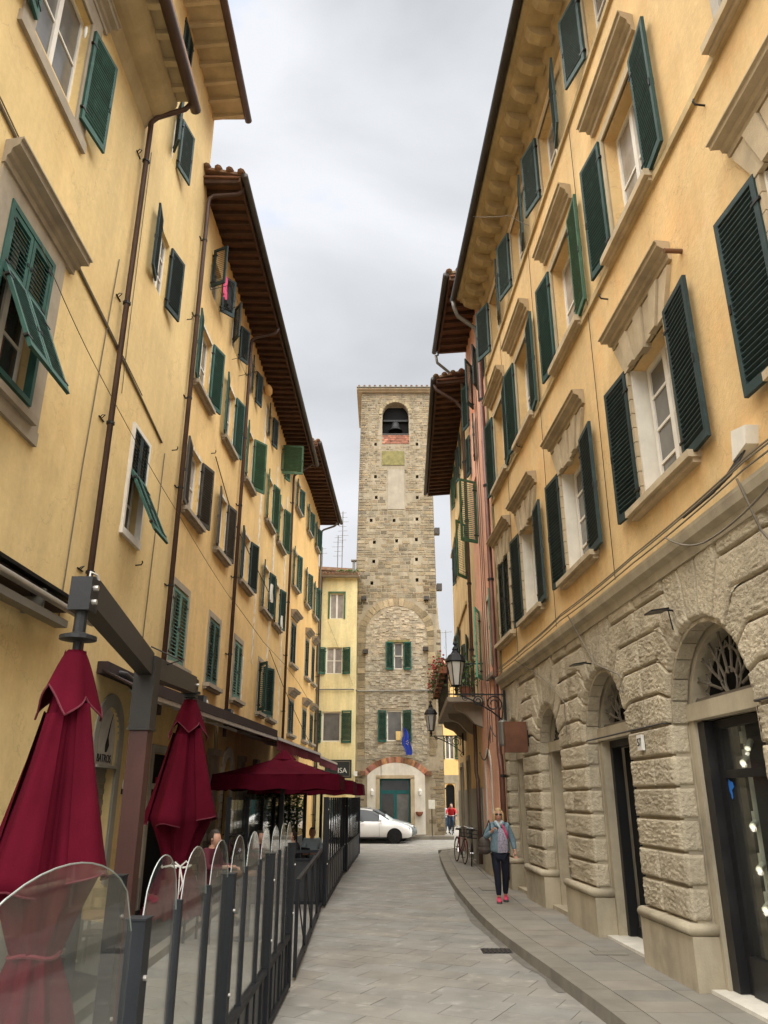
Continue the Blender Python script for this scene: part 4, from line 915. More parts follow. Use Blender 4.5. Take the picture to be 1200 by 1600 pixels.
for j in range(5):
    for i in range(9):
        m = MB(); v = rr.uniform(.7, 1.4); m.ct = (v, v, v); x = -.10 + i * .18 + (.09 if j % 2 else 0); m.box(x, min(x + .165, 1.5), 41.96 + rr.uniform(0, .02), 42.02, 21.78 + j * .112, 21.78 + j * .112 + .095); m.build('brick', 'brick', tw)
for i in range(14):
    a0, a1 = PI * i / 14, PI * (i + 1) / 14; m = MB(); v = rr.uniform(.9, 1.25); m.ct = (v, v, v * .93)
    m.hexa([(.7 + r * math.cos(a), 42 - n, 23.75 + r * math.sin(a)) for n in (-.02, .05) for r, a in ((.81, a0 + .01), (.81, a1 - .01), (1.0, a1 - .01), (1.0, a0 + .01))]); m.build('voussoir', 'tower', tw)
m = MB(); m.lathe([(.0, .62), (.1, .62), (.2, .55), (.25, .35), (.3, .15), (.42, .02), (.44, 0), (.40, 0)], (.7, 42.32, 22.75), 18, cap=False); bell = m.build('bell', 'iron', tw, smooth=True)
m = MB(); m.box(-.05, 1.45, 42.26, 42.38, 23.38, 23.5); m.build('bell_beam', 'iron', bell)
m = MB(); m.box(-.1, 1.5, 41.97, 42.1, 22.36, 22.44); m.build('belfry_rail', 'gutter', tw)
for x0, x1, zt in ((T.XL(25) - .32, T.XR(25) + .32, 25.2),):
    m = MB(); m.box(x0 + .12, x1 - .12, 41.82, 46.9, zt, zt + .1); m.box(x0, x1, 41.68, 47, zt + .1, zt + .2); m.build('cornice', 'sandstone', tw)
    m = MB(); m.tube([(x0, 41.66, zt + .22), (x1, 41.66, zt + .22)], .06, 8); m.build('gutter', 'zinc', tw)
    m = MB(); m.add([(x0, 41.7, zt + .2), (x1, 41.7, zt + .2), (x1, 47, zt + .2), (x0, 47, zt + .2), ((x0 + x1) / 2, 44.3, zt + 1.0)], [(0, 1, 2, 3), (0, 1, 4), (1, 2, 4), (2, 3, 4), (3, 0, 4)]); rf = m.build('roof', 'roof_tile', tw)
    for i in range(15):
        x = x0 + .15 + i * (x1 - x0 - .3) / 14; m = MB(); m.tube([(x, 41.6, zt + .27), (x, 42.6, zt + .55)], .075, 7); m.build('roof_tile', 'roof_tile', rf)
for x, z in ((-1.12, 12.3), (2.35, 12.3), (-1.1, 3.12), (2.3, 3.1), (-1.0, 9.35), (2.25, 9.5)):
    m = MB(); m.box(x - .14, x + .14, 41.75, 42.0, z - .10, z + .10); m.build('stone_bracket', 'wood' if z < 5 else 'gutter', tw)
for x, z in ((2.95, 16.3), (3.0, 13.0)):
    m = MB(); m.box(x - .05, x + .24, 42.0, 42.4, z - .18, z + .18); m.build('stone_bracket', 'gutter', tw)
TF = Fr(0, 42, 4, 42, 1)
window(TF, tw, .54, 1.02, 8.42, 9.85, 'white_wood', 'pane_grey', n=-.12, rows=2, leaves=1); m = MB(); m.box(.2, 1.36, 41.92, 42.05, 9.87, 9.99); m.build('lintel', 'moss', tw)
shutter(TF, tw, .5, -1, .42, 8.38, 9.9, 'green_bottle', 12, .06); shutter(TF, tw, 1.06, 1, .42, 8.38, 9.9, 'green_bottle', 12, .06)
window(TF, tw, .14, .97, 4.7, 6.26, 'white_wood', 'pane_grey', n=-.1, rows=1, leaves=1, fw=.07); shutter(TF, tw, .12, -1, .44, 4.66, 6.3, 'green_bottle', 6, .06); shutter(TF, tw, 1.0, 1, .44, 4.66, 6.3, 'green_bottle', 6, .06)
m = MB(); m.box(.62, .88, 41.96, 41.99, 4.75, 5.2); o = m.build('box_in_window', 'orange_cloth', base=(.75, 41.98, 4.75)); tag(o, 'small tan carton in the lower tower window', 'box')
cable('wall_cable', [(-3.6, 40.9, 7.2), (-1.6, 40.9, 7.22), (-1.4, 41.9, 7.25), (2.9, 41.9, 7.3)], .035, 'zinc', 'grey cable running level across the cream house and the tower')
cable('wall_cable', [(-1.4, 41.9, 3.75), (-.15, 41.9, 3.85), (-.15, 41.9, 2.9)], .015, 'wire', 'thin cable bending down beside the tower door')
cable('wall_cable', [(-3.0, 40.9, 10.8), (-1.6, 40.9, 7.4)], .008, 'wire', 'thin cable crossing diagonally between cream house windows')
for x, lab in ((-.62, 'left'), (1.82, 'right')):
    t = thing('wall_lantern', 'small white lantern on the plaster to the %s of the teal tower door' % lab, 'lamp', (x, 41.95, 2.2)); m = MB(); m.box(x - .02, x + .02, 41.8, 41.98, 2.15, 2.2); m.build('arm', 'zinc', t); m = MB(); m.lathe([(.04, 0), (.08, .05), (.1, .25), (.05, .33), (.01, .36)], (x, 41.82, 2.02), 10); m.build('lantern', 'white_plastic', t)
m = MB(); m.lathe([(.05, 0), (.16, .1), (.2, .22), (.17, .22), (.05, .06)], (1.78, 41.85, 1.05), 12); o = m.build('wall_bowl', 'pot', base=(1.78, 41.9, 1.05)); tag(o, 'terracotta bowl fixed beside the tower door', 'bowl')
t = thing('notice_stand', 'white notice board on a post at the right foot of the tower', 'sign', (2.38, 41.3, .1)); m = MB(); m.tube([(2.38, 41.3, .1), (2.38, 41.3, 1.5)], .02, 8); m.build('post', 'iron', t); m = MB(); m.box(2.22, 2.54, 41.24, 41.28, 1.42, 1.84); m.build('board', 'poster', t)
fl = thing('blue_flag', 'crumpled blue flag hanging on a stick from the lower tower window', 'flag', (1.0, 41.9, 4.8))
m = MB(); m.tube([(.95, 41.95, 5.6), (1.02, 41.55, 4.9)], .012, 6); m.build('stick', 'wood', fl)
m = MB(); J, K_ = 12, 6; vs = []
for j in range(J + 1):
    v = j / J; w = .08 + .36 * math.sin(min(1, v * 1.5) * PI / 2) * (1 - .35 * max(0, v - .6) / .4)
    for i in range(K_ + 1): u = i / K_ - .5; vs.append((1.05 + u * w + v * .22 + .04 * math.sin(v * 9), 41.62 + .05 * math.sin(u * 14 + v * 6), 5.35 - v * 1.35))
m.add(vs, [(j * 7 + i, j * 7 + i + 1, (j + 1) * 7 + i + 1, (j + 1) * 7 + i) for j in range(J) for i in range(K_)]); fc = m.build('cloth', 'blue_flag', fl, smooth=True)
for i in range(5): m = MB(); a = 2 * PI * i / 5; m.ball((1.2 + .07 * math.cos(a), 41.54, 4.6 + .09 * math.sin(a)), .02, .01, .02, 5, 3); m.build('star', 'flag_yellow', fc)

# far house past the tower, seen down the side lane
FW = Fr(2.6, 60, 9, 60, 1)
b7 = thing('far_lane_house', 'far orange house with stone ground floor seen between the tower and the right-hand row', 'house', (5, 60, 0))
facade(FW, b7, 0, 6, 0, 11.2, [(1.9, 2.55, 1.0 - 1, 2.9, 'arch'), (1.95, 2.6, 4.6, 6.3)], 'plaster_orange')
m = MB(); m.fbox(FW, 0, 1.86, 0, .06, 0, 3.5); m.fbox(FW, 2.6, 6, 0, .06, 0, 3.5); m.fbox(FW, 1.86, 2.6, 0, .06, 2.92, 3.5); m.build('stone_base', 'mortar', b7)
m = MB(); m.fbox(FW, 1.9, 2.55, -.2, -.1, 0, 2.8); m.build('door', 'void', b7)
window(FW, b7, 1.95, 2.6, 4.6, 6.3, 'white_wood', 'pane_grey', rows=1); shutter(FW, b7, 1.9, -1, .4, 4.6, 6.3, 'green_bottle', 10); shutter(FW, b7, 2.65, 1, .4, 4.6, 6.3, 'green_bottle', 10)
m = MB(); m.hexa([FW(-.5, .6, 11.1), FW(6, .6, 11.1), FW(6, -4, 12.4), FW(-.5, -4, 12.4), FW(-.5, .6, 11.3), FW(6, .6, 11.3), FW(6, -4, 12.6), FW(-.5, -4, 12.6)]); m.build('roof', 'roof_tile', b7)
t = thing('iron_gate', 'tall dark iron gate leaf beside the arched door in the lane', 'gate', (4.2, 59, 0))
for i in range(5): m = MB(); m.box(3.9 + i * .14, 3.93 + i * .14, 59, 59.04, 0, 2.7); m.build('bar', 'iron', t)
m = MB(); m.box(3.88, 4.5, 58.98, 59, 2.5, 2.6); m.box(3.88, 4.5, 58.98, 59, .2, .3); m.build('rail', 'iron', t)
t = thing('tv_antenna', 'lone aerial over the roof of the far lane house', 'aerial', (5.0, 61, 12)); m = MB(); m.tube([(4.9, 61, 12), (4.9, 61, 14.4)], .03, 5); m.build('mast', 'zinc', t); m = MB(); m.tube([(4.4, 61, 14.2), (5.4, 61, 14.3)], .02, 5); m.build('bar', 'zinc', t)
sh_ = thing('lane_shrub', 'small green bush at the foot of the wall in the lane', 'bush', (3.6, 55, 0))
m = MB(); rr = random.Random(5)
for i in range(160): p = Vector((3.6 + rr.gauss(0, .2), 55 + rr.gauss(0, .2), .5 + rr.gauss(0, .35))); m.add([p, p + Vector((rr.uniform(-.1, .1), .03, rr.uniform(0, .12))), p + Vector((rr.uniform(-.1, .1), -.03, rr.uniform(-.1, .1)))], [(0, 1, 2)])
m.build('leaves', 'leaf', sh_)

# ------------------------------------------------------------------ RIGHT SIDE, far houses
R1 = Fr(3.62, 0, 3.62 - .0466 * 17.9, 17.9, -1); R2 = Fr(2.79, 17.9, 2.70, 22.3, -1); R3 = Fr(2.70, 22.3, 2.95, 32.3, -1)
b8 = thing('salmon_house', 'narrow salmon pink house between the stone-based palazzo and the far yellow house', 'house', R2(2, 0, 0))
HR = [(.8, 1.8, 12.9, 14.2), (2.9, 3.9, 12.9, 14.4), (1.2, 2.0, 10.0, 11.4), (3.2, 4.1, 9.0, 10.9), (1.5, 2.4, 4.9, 6.85), (3.6, 4.2, 4.95, 6.8), (2.9, 3.7, .1, 3.0, 'arch'), (.9, 1.9, .1, 2.9)]
facade(R2, b8, .35, 4.4, 0, 15.9, HR, 'plaster_pink')
shutter(R2, b8, .85, 1, .5, 12.9, 14.2, 'green_black', 0, 0, closed=True); shutter(R2, b8, 1.75, -1, .45, 12.9, 14.2, 'green_black', 25)
shutter(R2, b8, 2.9, -1, .5, 12.9, 14.4, 'green_deep', 30); shutter(R2, b8, 3.95, 1, .5, 12.9, 14.4, 'green_deep', 14)
shutter(R2, b8, 1.2, -1, .45, 10.0, 11.6, 'green_deep', 10); shutter(R2, b8, 3.1, -1, .55, 11.3, 12.6, 'green_deep', 8); shutter(R2, b8, 4.0, 1, .4, 11.3, 12.6, 'green_deep', 8)
window(R2, b8, 3.2, 4.1, 9.0, 10.9, 'grey_wood', 'pane_dark'); shutter(R2, b8, 3.15, -1, .58, 8.75, 10.7, 'green_leaf', 62); 
window(R2, b8, 1.5, 2.4, 4.9, 6.85, 'white_wood', 'pane_dark'); shutter(R2, b8, 1.45, -1, .6, 4.95, 6.85, 'green_aqua', 12, near=True, pitch=.08); shutter(R2, b8, 3.5, -1, .62, 4.95, 6.85, 'green_aqua', 20, near=True, pitch=.08)
m = MB(); m.fbox(R2, 1.2, 2.5, 0, .1, 4.78, 4.88); m.build('sill', 'surround', b8)
surround(R2, b8, 1.5, 2.4, 4.9, 6.85, .12, 'bare_plaster')
m = MB(); m.fbox(R2, 2.9, 3.7, -.2, -.12, .1, 2.9); m.build('door', 'grey_wood', b8); m = MB(); m.fbox(R2, .9, 1.9, -.2, -.12, .1, 2.9); m.build('door', 'grey_wood', b8)
arch_band(R2, b8, 3.3, 2.6, .42, .56, .12, -.01, .03, 'white_plaster', 'door_surround')
m = MB(); m.fbox(R2, .35, 4.4, 0, .05, .1, .7); m.build('socle', 'rustic_flat', b8)
m = MB(); m.fbox(R2, .36, .6, 0, .03, .7, 14.6); m.build('bare_render_strip', 'moss', b8)
eave_rafters(R2, b8, .3, 4.3, 15.75, .95, .12, .42)
m = MB(); m.tube([R2(4.25, 1.0, 15.6), R2(4.3, .95, 15.35), R2(4.6, .25, 14.9), R2(4.65, .12, 14.75), R2(4.65, .12, 13.9)], .05, 8); m.build('downpipe', 'zinc', b8, smooth=True)
m = MB(); m.tube([R2(.62, .14, 14.6), R2(.62, .14, 4.0), R2(.62, .14, 2.9), R2(.35, .16, 2.7), R2(.30, .16, 2.5), R2(.30, .16, .3)], .062, 10); dp = m.build('downpipe', 'pipe_copper', b8, smooth=True)
for z in (12, 9.5, 7, 4.6, 2.4): b = MB(); b.tube([R2(.62 if z > 3 else .30, .14, z - .03), R2(.62 if z > 3 else .30, .14, z + .03)], .08, 8); b.build('pipe_bracket', 'iron', dp)
# far right yellow house with the balcony
b9 = thing('balcony_house', 'far right tan yellow house with brown eave and a flowered balcony', 'house', R3(5, 0, 0))
HF = [(5.9, 6.8, 12.9, 14.2), (3.0, 3.9, 12.9, 14.2), (6.6, 7.4, 9.9, 11.4), (3.4, 4.2, 9.2, 11.2), (6.6, 7.6, 6.6, 7.9), (3.0, 4.2, 4.5, 6.9), (4.2, 5.2, .1, 3.1), (7.2, 8.4, .1, 3.0)]
facade(R3, b9, 0, 10, 0, 14.75, HF, 'plaster_far', thick=8)
for i, (a, b, c, d) in enumerate(HF[:6]):
    window(R3, b9, a, b, c, d, 'grey_wood', 'pane_dark')
    if i not in (3,): shutter(R3, b9, a, -1, .45, c, d, 'green_leaf' if i == 0 else 'green_grey', 10); shutter(R3, b9, b, 1, .45, c, d, 'green_leaf' if i == 0 else 'green_grey', 10)
shutter(R3, b9, 2.1, -1, .62, 8.6, 10.5, 'green_leaf', 34, near=True, pitch=.08)
for z in (8.0, 11.7): m = MB(); m.fbox(R3, 3, 10, 0, .06, z, z + .12); m.build('string_course', 'cornice', b9)
for a, b, c, d in HF[6:]: m = MB(); m.fbox(R3, a, b, -.22, -.18, c, d); dd = m.build('door', 'void', b9); m = MB(); m.fbox(R3, a - .12, a, -.02, .05, c, d); m.fbox(R3, b, b + .12, -.02, .05, c, d); m.fbox(R3, a, b, -.02, .05, d, d + .15); m.build('door_surround', 'socle', dd)
m = MB(); m.fbox(R3, 0, 4.05, 0, .03, .1, 2.2); m.fbox(R3, 5.35, 7.05, 0, .03, .1, 2.2); m.fbox(R3, 8.55, 10, 0, .03, .1, 2.2); m.build('socle', 'socle', b9)
eave_rafters(R3, b9, -.05, 10.1, 14.75, 1.0, .1, .4)
m = MB(); m.tube([R3(.1, 1.05, 14.7), R3(.1, 1.0, 14.5), R3(.3, .35, 14.15), R3(.35, .14, 13.9), R3(.35, .14, 3.2), R3(.45, .14, 2.6), R3(.1, .14, 2.4), R3(.05, .14, .3)], .055, 8); dp = m.build('downpipe', 'pipe_brown', b9, smooth=True)
for z in (12, 10, 8, 6, 4.4): b = MB(); b.tube([R3(.35, .14, z - .03), R3(.35, .14, z + .03)], .075, 8); b.build('pipe_bracket', 'iron', dp)
# balcony
bal = MB(); bal.hexa([(1.72, 21.4, 4.38), (2.75, 21.4, 4.38), (2.95, 28.3, 4.38), (1.92, 28.3, 4.38), (1.70, 21.38, 4.5), (2.75, 21.38, 4.5), (2.95, 28.3, 4.5), (1.9, 28.3, 4.5)]); bal = bal.build('balcony', 'surround', b9)
for y in (21.9, 24.7, 27.6):
    x = 2.72 + (y - 22.3) * .025; m = MB(); pr_ = [(x, 3.75), (x - .22, 3.85), (x - .45, 4.1), (x - .75, 4.22), (x - .8, 4.38), (x, 4.38)]
    m.prism([(a, y, z) for a, z in pr_], (0, .22, 0)); m.build('console', 'surround', bal)
def rail_pts(k): return Vector((1.74 + .20 * k, 21.42 + 6.85 * k, 0))
m = MB()
for z in (4.58, 5.4): m.tube([Vector((2.72, 21.42, z)), rail_pts(0) + Vector((0, 0, z)), rail_pts(1) + Vector((0, 0, z))], .02, 6)
m.build('handrail', 'iron', bal)
m = MB()
for i in range(64): p = rail_pts(i / 63); m.bar(p + Vector((0, 0, 4.5)), p + Vector((0, 0, 5.4)), .018, .018)
for i in range(9): m.bar((1.78 + i * .11, 21.42, 4.5), (1.78 + i * .11, 21.42, 5.4), .018, .018)
m.build('balusters', 'iron', bal, kind='stuff')
m = MB(); m.hexa([(1.765, 21.6, 4.55), (1.775, 21.6, 4.55), (1.965, 28.1, 4.55), (1.955, 28.1, 4.55), (1.765, 21.6, 5.25), (1.775, 21.6, 5.25), (1.965, 28.1, 5.25), (1.955, 28.1, 5.25)]); m.build('reed_screen', 'wood', bal)
fr_ = random.Random(9)
for i in range(6):
    p = rail_pts(.06 + .155 * i); p = Vector((p.x - .12, p.y, 5.2)); desc = ['nearest', 'second', 'third', 'fourth', 'fifth', 'farthest'][i]
    t = thing('flower_box', desc + ' geranium box hung outside the balcony rail', 'flower box', p, 'geranium boxes on the balcony rail')
    m = MB(); m.box(p.x - .09, p.x + .09, p.y - .4, p.y + .4, 5.15, 5.32); m.build('box', 'pot', t)
    m = MB()
    for k in range(170):
        q = Vector((p.x + fr_.gauss(-.03, .11), p.y + fr_.uniform(-.48, .48), 5.32 + abs(fr_.gauss(0, .17)) - (.25 if fr_.random() < .25 else 0)))
        d = lambda s=.05: Vector((fr_.uniform(-s, s), fr_.uniform(-s, s), fr_.uniform(-s, s))); m.add([q + d(), q + d(), q + d()], [(0, 1, 2)])
    m.build('leaves', 'leaf_dark' if i % 2 else 'leaf', t)
    m = MB()
    for k in range(26): q = Vector((p.x + fr_.gauss(-.06, .12), p.y + fr_.uniform(-.5, .5), 5.42 + abs(fr_.gauss(0, .14)))); m.ball(q, .035, .035, .03, 5, 3)
    m.build('flowers', 'petal', t)
pb = thing('balcony_plants', 'leafy green potted plants standing on the balcony behind the big lantern', 'plant', (2.3, 22.0, 4.5))
m = MB(); m.lathe([(.12, 0), (.17, .3), (.19, .32)], (2.25, 21.8, 4.5), 10); m.build('pot', 'pot', pb); m = MB()
for k in range(420): q = Vector((2.25 + fr_.gauss(0, .25), 21.85 + fr_.gauss(0, .25), 5.15 + fr_.gauss(0, .28))); d = lambda s=.07: Vector((fr_.uniform(-s, s), fr_.uniform(-s, s), fr_.uniform(-s, s))); m.add([q + d(), q + d(), q + d()], [(0, 1, 2)])
m.build('leaves', 'leaf', pb)

# ------------------------------------------------------------------ PALAZZO with rusticated base (right, near)
pz = thing('palazzo', 'large ochre palazzo on the right with a rusticated stone base, arches and dark green shutters', 'house', R1(9, 0, 0))
LED = 4.36
rows = {2: [(4.82, 1), (8.25, 1), (11.68, 1), (14.9, 1), (17.42, 0)], 3: [(4.9, 1), (8.2, 1), (11.22, 1), (14.42, 1), (17.05, 1)], 4: [(5.3, 1), (8.35, 1), (11.35, 1), (14.12, 1), (16.85, 1)]}
HZ = {2: (5.35, 7.15, .60), 3: (9.08, 11.0, .60), 4: (12.85, 14.25, .55)}
HP = [(c - HZ[k][2], c + HZ[k][2], HZ[k][0], HZ[k][1]) for k in rows for c, _ in rows[k]]
facade(R1, pz, 2.0, 18.35, LED, 15.0, HP, 'plaster_ochre', depth=.28, thick=8)
for k, lst in rows.items():
    z0, z1, hw = HZ[k]
    for c, op in lst:
        a, b = c - hw, c + hw
        if k == 2:
            m = MB(); m.fbox(R1, b - .03, b + .001, -.279, 0.0, z0, z1); m.build('jamb', 'white_plaster', pz)
            window(R1, pz, a, b - .05, z0, z1, 'white_wood', 'pane_grey', n=-.24, rows=4, fw=.075)
            kk = 0; z = z0
            while z < z1 - .05:
                w = .20 if kk % 2 else .11
                for sx, d_ in ((a, -1), (b, 1)):
                    m = MB(); s_ = sorted((sx, sx + d_ * w)); m.fbox(R1, s_[0], s_[1], -.02, .045, z + .006, z + .194); m.build('quoin', 'sandstone', pz)
                z += .2; kk += 1
            for q in range(7):
                u0, u1 = (q - 3.5) / 7, (q - 2.5) / 7; m = MB(); g_ = .008; top = z1 + (.50 if q != 3 else .50)
                P4 = [(c + u0 * 2 * (hw + .06) + g_, z1 - (.05 if q == 3 else 0)), (c + u1 * 2 * (hw + .06) - g_, z1 - (.05 if q == 3 else 0)), (c + u1 * 2 * (hw + .34) - g_, top), (c + u0 * 2 * (hw + .34) + g_, top)]
                m.prism([R1(u, -.02, v) for u, v in P4], R1(0, .075 + (.03 if q % 2 else 0), 0) - R1(0, 0, 0)); m.build('voussoir', 'sandstone', pz)
            mould(R1, pz, c - 1.04, c + 1.04, 7.9, 'sandstone', .20, .22)
            sill(R1, pz, c - .95, c + .95, 5.33, 'sandstone', .15, .08)
            if op: shutter(R1, pz, a - .06, -1, .68, 5.3, 7.2, 'green_black', 4, .045, near=c < 9); shutter(R1, pz, b + .06, 1, .68, 5.3, 7.2, 'green_black', 4, .045, near=c < 13)
            else: shutter(R1, pz, a, 1, .6, 5.36, 7.14, 'green_black', 0, .02, closed=True); shutter(R1, pz, b, -1, .6, 5.36, 7.14, 'green_black', 0, .02, closed=True)
        elif k == 3:
            m = MB(); m.fbox(R1, a - .13, a, -.02, .03, z0, z1 + .13); m.fbox(R1, b, b + .13, -.02, .03, z0, z1 + .13); m.fbox(R1, a, b, -.02, .03, z1, z1 + .13); m.build('window_surround', 'grey_wood' if c < 6 else 'sandstone', pz)
            window(R1, pz, a, b, z0, z1, 'white_wood', 'curtain' if c < 13 else 'pane_grey', n=-.24, rows=2, fw=.07)
            mould(R1, pz, c - .96, c + .96, 11.6, 'sandstone', .25, .24)
            sill(R1, pz, c - .85, c + .85, 9.08, 'sandstone', .15, .1)
            shutter(R1, pz, a - .06, -1, .64, 9.05, 11.05, 'green_leaf' if 10 < c < 12 else 'green_deep', 5, .045, near=c < 9)
            if c > 6: shutter(R1, pz, b + .06, 1, .64, 9.05, 11.05, 'green_deep', 7, .045, near=c < 9)
        else:
            m = MB(); m.fbox(R1, a - .1, a, -.02, .02, z0, z1 + .1); m.fbox(R1, b, b + .1, -.02, .02, z0, z1 + .1); m.fbox(R1, a, b, -.02, .02, z1, z1 + .1); m.build('window_surround', 'sandstone', pz)
            window(R1, pz, a, b, z0, z1, 'white_wood', 'pane_grey', n=-.22, rows=2)
            shutter(R1, pz, a - .05, -1, .6, 12.82, 14.3, 'green_grey', 12, .05, pitch=.05); shutter(R1, pz, b + .05, 1, .6, 12.82, 14.3, 'green_grey', 14 if c < 16 else 22, .05, pitch=.05)
for z, o_, h in ((9.0, .05, .1), (12.72, .05, .1)): m = MB(); m.fbox(R1, 2.0, 18.35, -.01, o_, z - h, z); m.build('string_course', 'cornice', pz)
m = MB(); pr_ = [(0, 4.3), (.06, 4.3), (.08, 4.4), (.15, 4.44), (.17, 4.52), (.17, 4.56), (0, 4.62)]
q = [R1(s, n, z) for s in (2.0, 18.35) for n, z in pr_]; n_ = len(pr_); m.add(q, [tuple(range(n_)), tuple(range(n_, 2 * n_))] + [(i, (i + 1) % n_, n_ + (i + 1) % n_, n_ + i) for i in range(n_)]); m.build('ledge', 'rustic_flat', pz)
# eave cornice
m = MB(); pr_ = [(0, 14.52), (.05, 14.55), (.07, 14.72), (.16, 14.80), (.18, 14.92), (.62, 14.96), (.64, 15.02), (.72, 15.06), (.74, 15.2), (0, 15.5)]
q = [R1(s, n, z) for s in (2.0, 18.4) for n, z in pr_]; n_ = len(pr_); m.add(q, [tuple(range(n_)), tuple(range(n_, 2 * n_))] + [(i, (i + 1) % n_, n_ + (i + 1) % n_, n_ + i) for i in range(n_)]); m.build('cornice', 'cornice', pz)
s = 2.0; k = 0
while s < 18.2:
    m = MB(); m.add([R1(s + a, n, z) for a in (0, .22) for n, z in ((.12, 14.72), (.34, 14.72), (.52, 14.80), (.60, 14.97), (.12, 14.97))], [(0, 1, 2, 3, 4), (5, 6, 7, 8, 9)] + [(i, (i + 1) % 5, 5 + (i + 1) % 5, 5 + i) for i in range(5)])
    m.build('modillion', 'cornice', pz); s += .62; k += 1
m = MB(); m.tube([R1(2.0, .82, 15.08), R1(18.5, .82, 15.08)], .085, 10); m.build('gutter', 'gutter', pz, smooth=True)
m = MB(); m.hexa([R1(2, -6, 17.5), R1(18.35, -6, 17.5), R1(18.35, .8, 15.18), R1(2, .8, 15.18), R1(2, -6, 17.6), R1(18.35, -6, 17.6), R1(18.35, .8, 15.3), R1(2, .8, 15.3)]); m.build('roof', 'roof_tile', pz)
m = MB(); m.tube([R1(18.4, .82, 15.05), R1(18.4, .8, 14.8), R1(18.5, .7, 14.6), R1(18.6, .22, 14.3), R1(18.62, .15, 14.1), R1(18.62, .15, 12.0)], .06, 10); m.build('downpipe', 'zinc', pz, smooth=True)
# --- rusticated base
def rblock(Q, poly, parent, cuts=6, proud=.05, rough=.022, mat='rustic', name='stone_block', groove=.020, seed=0):
    n = len(poly); cx = sum(p[0] for p in poly) / n; cy = sum(p[1] for p in poly) / n
    # inset by the groove
    pin = []
    for i in range(n):
        p0, p1, p2 = Vector(poly[i - 1]), Vector(poly[i]), Vector(poly[(i + 1) % n])
        e1 = (p1 - p0).normalized(); e2 = (p2 - p1).normalized(); n1 = Vector((-e1.y, e1.x)); n2 = Vector((-e2.y, e2.x))
        b = n1 + n2; k = b.length_squared; b = b * (2 / k) if k > .3 else b
        pin.append(p1 + b * (groove / 2) * (1 if True else 1))
    if sum(poly[i][0] * poly[(i + 1) % n][1] - poly[(i + 1) % n][0] * poly[i][1] for i in range(n)) < 0: return rblock(Q, poly[::-1], parent, cuts, proud, rough, mat, name, groove, seed)
    bm = bmesh.new(); c = bm.verts.new((cx, cy, 0)); cv = [bm.verts.new((p.x, p.y, 0)) for p in pin]
    mid = [bm.verts.new(((pin[i] + pin[(i + 1) % n]) / 2).to_3d()) for i in range(n)]
    for i in range(n): bm.faces.new((c, mid[i - 1], cv[i], mid[i]))
    bmesh.ops.subdivide_edges(bm, edges=bm.edges[:], cuts=cuts, use_grid_fill=True)
    E = [(pin[i], pin[(i + 1) % n]) for i in range(n)]; sd = seed * 13.7
    for v in bm.verts:
        p = Vector((v.co.x, v.co.y)); d = 9
        for a, b in E:
            ab = b - a; t_ = clamp((p - a).dot(ab) / max(1e-9, ab.length_squared)); d = min(d, (p - a - ab * t_).length)
        k = clamp(d / .018); k = k * k * (3 - 2 * k)
        w = noise.noise(Vector((p.x * 9, p.y * 9, sd))) * .05
        r = 0
        if rough:
            if seed % 3 == 0: f = noise.voronoi(Vector((p.x * 17 + w * 8, p.y * 20, sd)))[0]; r = -clamp(1.1 - f[0] * 2.4) * 1.0 + .35
            elif seed % 3 == 1: f = noise.voronoi(Vector((p.x * 15 + w * 20, p.y * 22, sd)))[0]; r = (min(f[1] - f[0], .5) - .25) * 2.0
            else: r = -1.4 * clamp(.5 - abs(noise.noise(Vector((p.x * 13, p.y * 20 + w * 30, sd)))) * 4) + .2
            r += noise.noise(Vector((p.x * 30, p.y * 30, sd))) * .5
        v.co.z = proud * k + rough * r * clamp(d / .05)
        if d < 1e-5: v.co.z = -.03
    me = bpy.data.meshes.new(name); off = wloc(parent)
    bm.verts.index_update()
    me.from_pydata([Q(v.co.x, v.co.y, v.co.z) - off for v in bm.verts], [], [[v.index for v in f.verts] for f in bm.faces]); bm.free()
    me.polygons.foreach_set('use_smooth', [True] * len(me.polygons)); me.materials.append(M[mat])
    o = bpy.data.objects.new(name, me); C.objects.link(o); o.parent = parent; return o
Q1 = lambda u, v, h: R1(u, h + .0, v)
ARC = [(4.65, .95), (7.97, .97), (11.25, .95), (14.42, .78), (17.35, .78)]     # centre, half width (spring z 2.72)
SPR = 2.72; STEP = .36; BASE = .74
# backing wall behind the blocks, with arched openings and reveals
m = MB(); edges = []
S0, S1 = 2.0, 18.35
prev = S0
for c, r in ARC:
    m.add([R1(prev, -.02, 0), R1(c - r, -.02, 0), R1(c - r, -.02, LED), R1(prev, -.02, LED)], [(0, 1, 2, 3)])
    P = [(c + r * math.cos(PI - PI * i / 20), SPR + r * math.sin(PI * i / 20)) for i in range(21)]
    for (p, q), (p2, q2) in zip(P, P[1:]):
        m.add([R1(p, -.02, q), R1(p2, -.02, q2), R1(p2, -.02, LED), R1(p, -.02, LED)], [(0, 1, 2, 3)])
        m.add([R1(p, -.02, q), R1(p2, -.02, q2), R1(p2, -.75, q2), R1(p, -.75, q)], [(0, 1, 2, 3)])
    for sx in (c - r, c + r): m.add([R1(sx, -.02, 0), R1(sx, -.02, SPR), R1(sx, -.75, SPR), R1(sx, -.75, 0)], [(0, 1, 2, 3)])
    prev = c + r
m.add([R1(prev, -.02, 0), R1(S1, -.02, 0), R1(S1, -.02, LED), R1(prev, -.02, LED)], [(0, 1, 2, 3)])
m.add([R1(S1, -.02, 0), R1(S1, -8, 0), R1(S1, -8, LED), R1(S1, -.02, LED)], [(0, 1, 2, 3)]); pass
base = m.build('base_wall', 'rustic_flat', pz)
TH_ = [0, 17, 34, 50, 65]          # radial joints in degrees; joint k meets the level SPR + k*STEP
def dist_k(k, r): return max(r + .12, k * STEP / math.sin(R(TH_[k])) ) if k else r
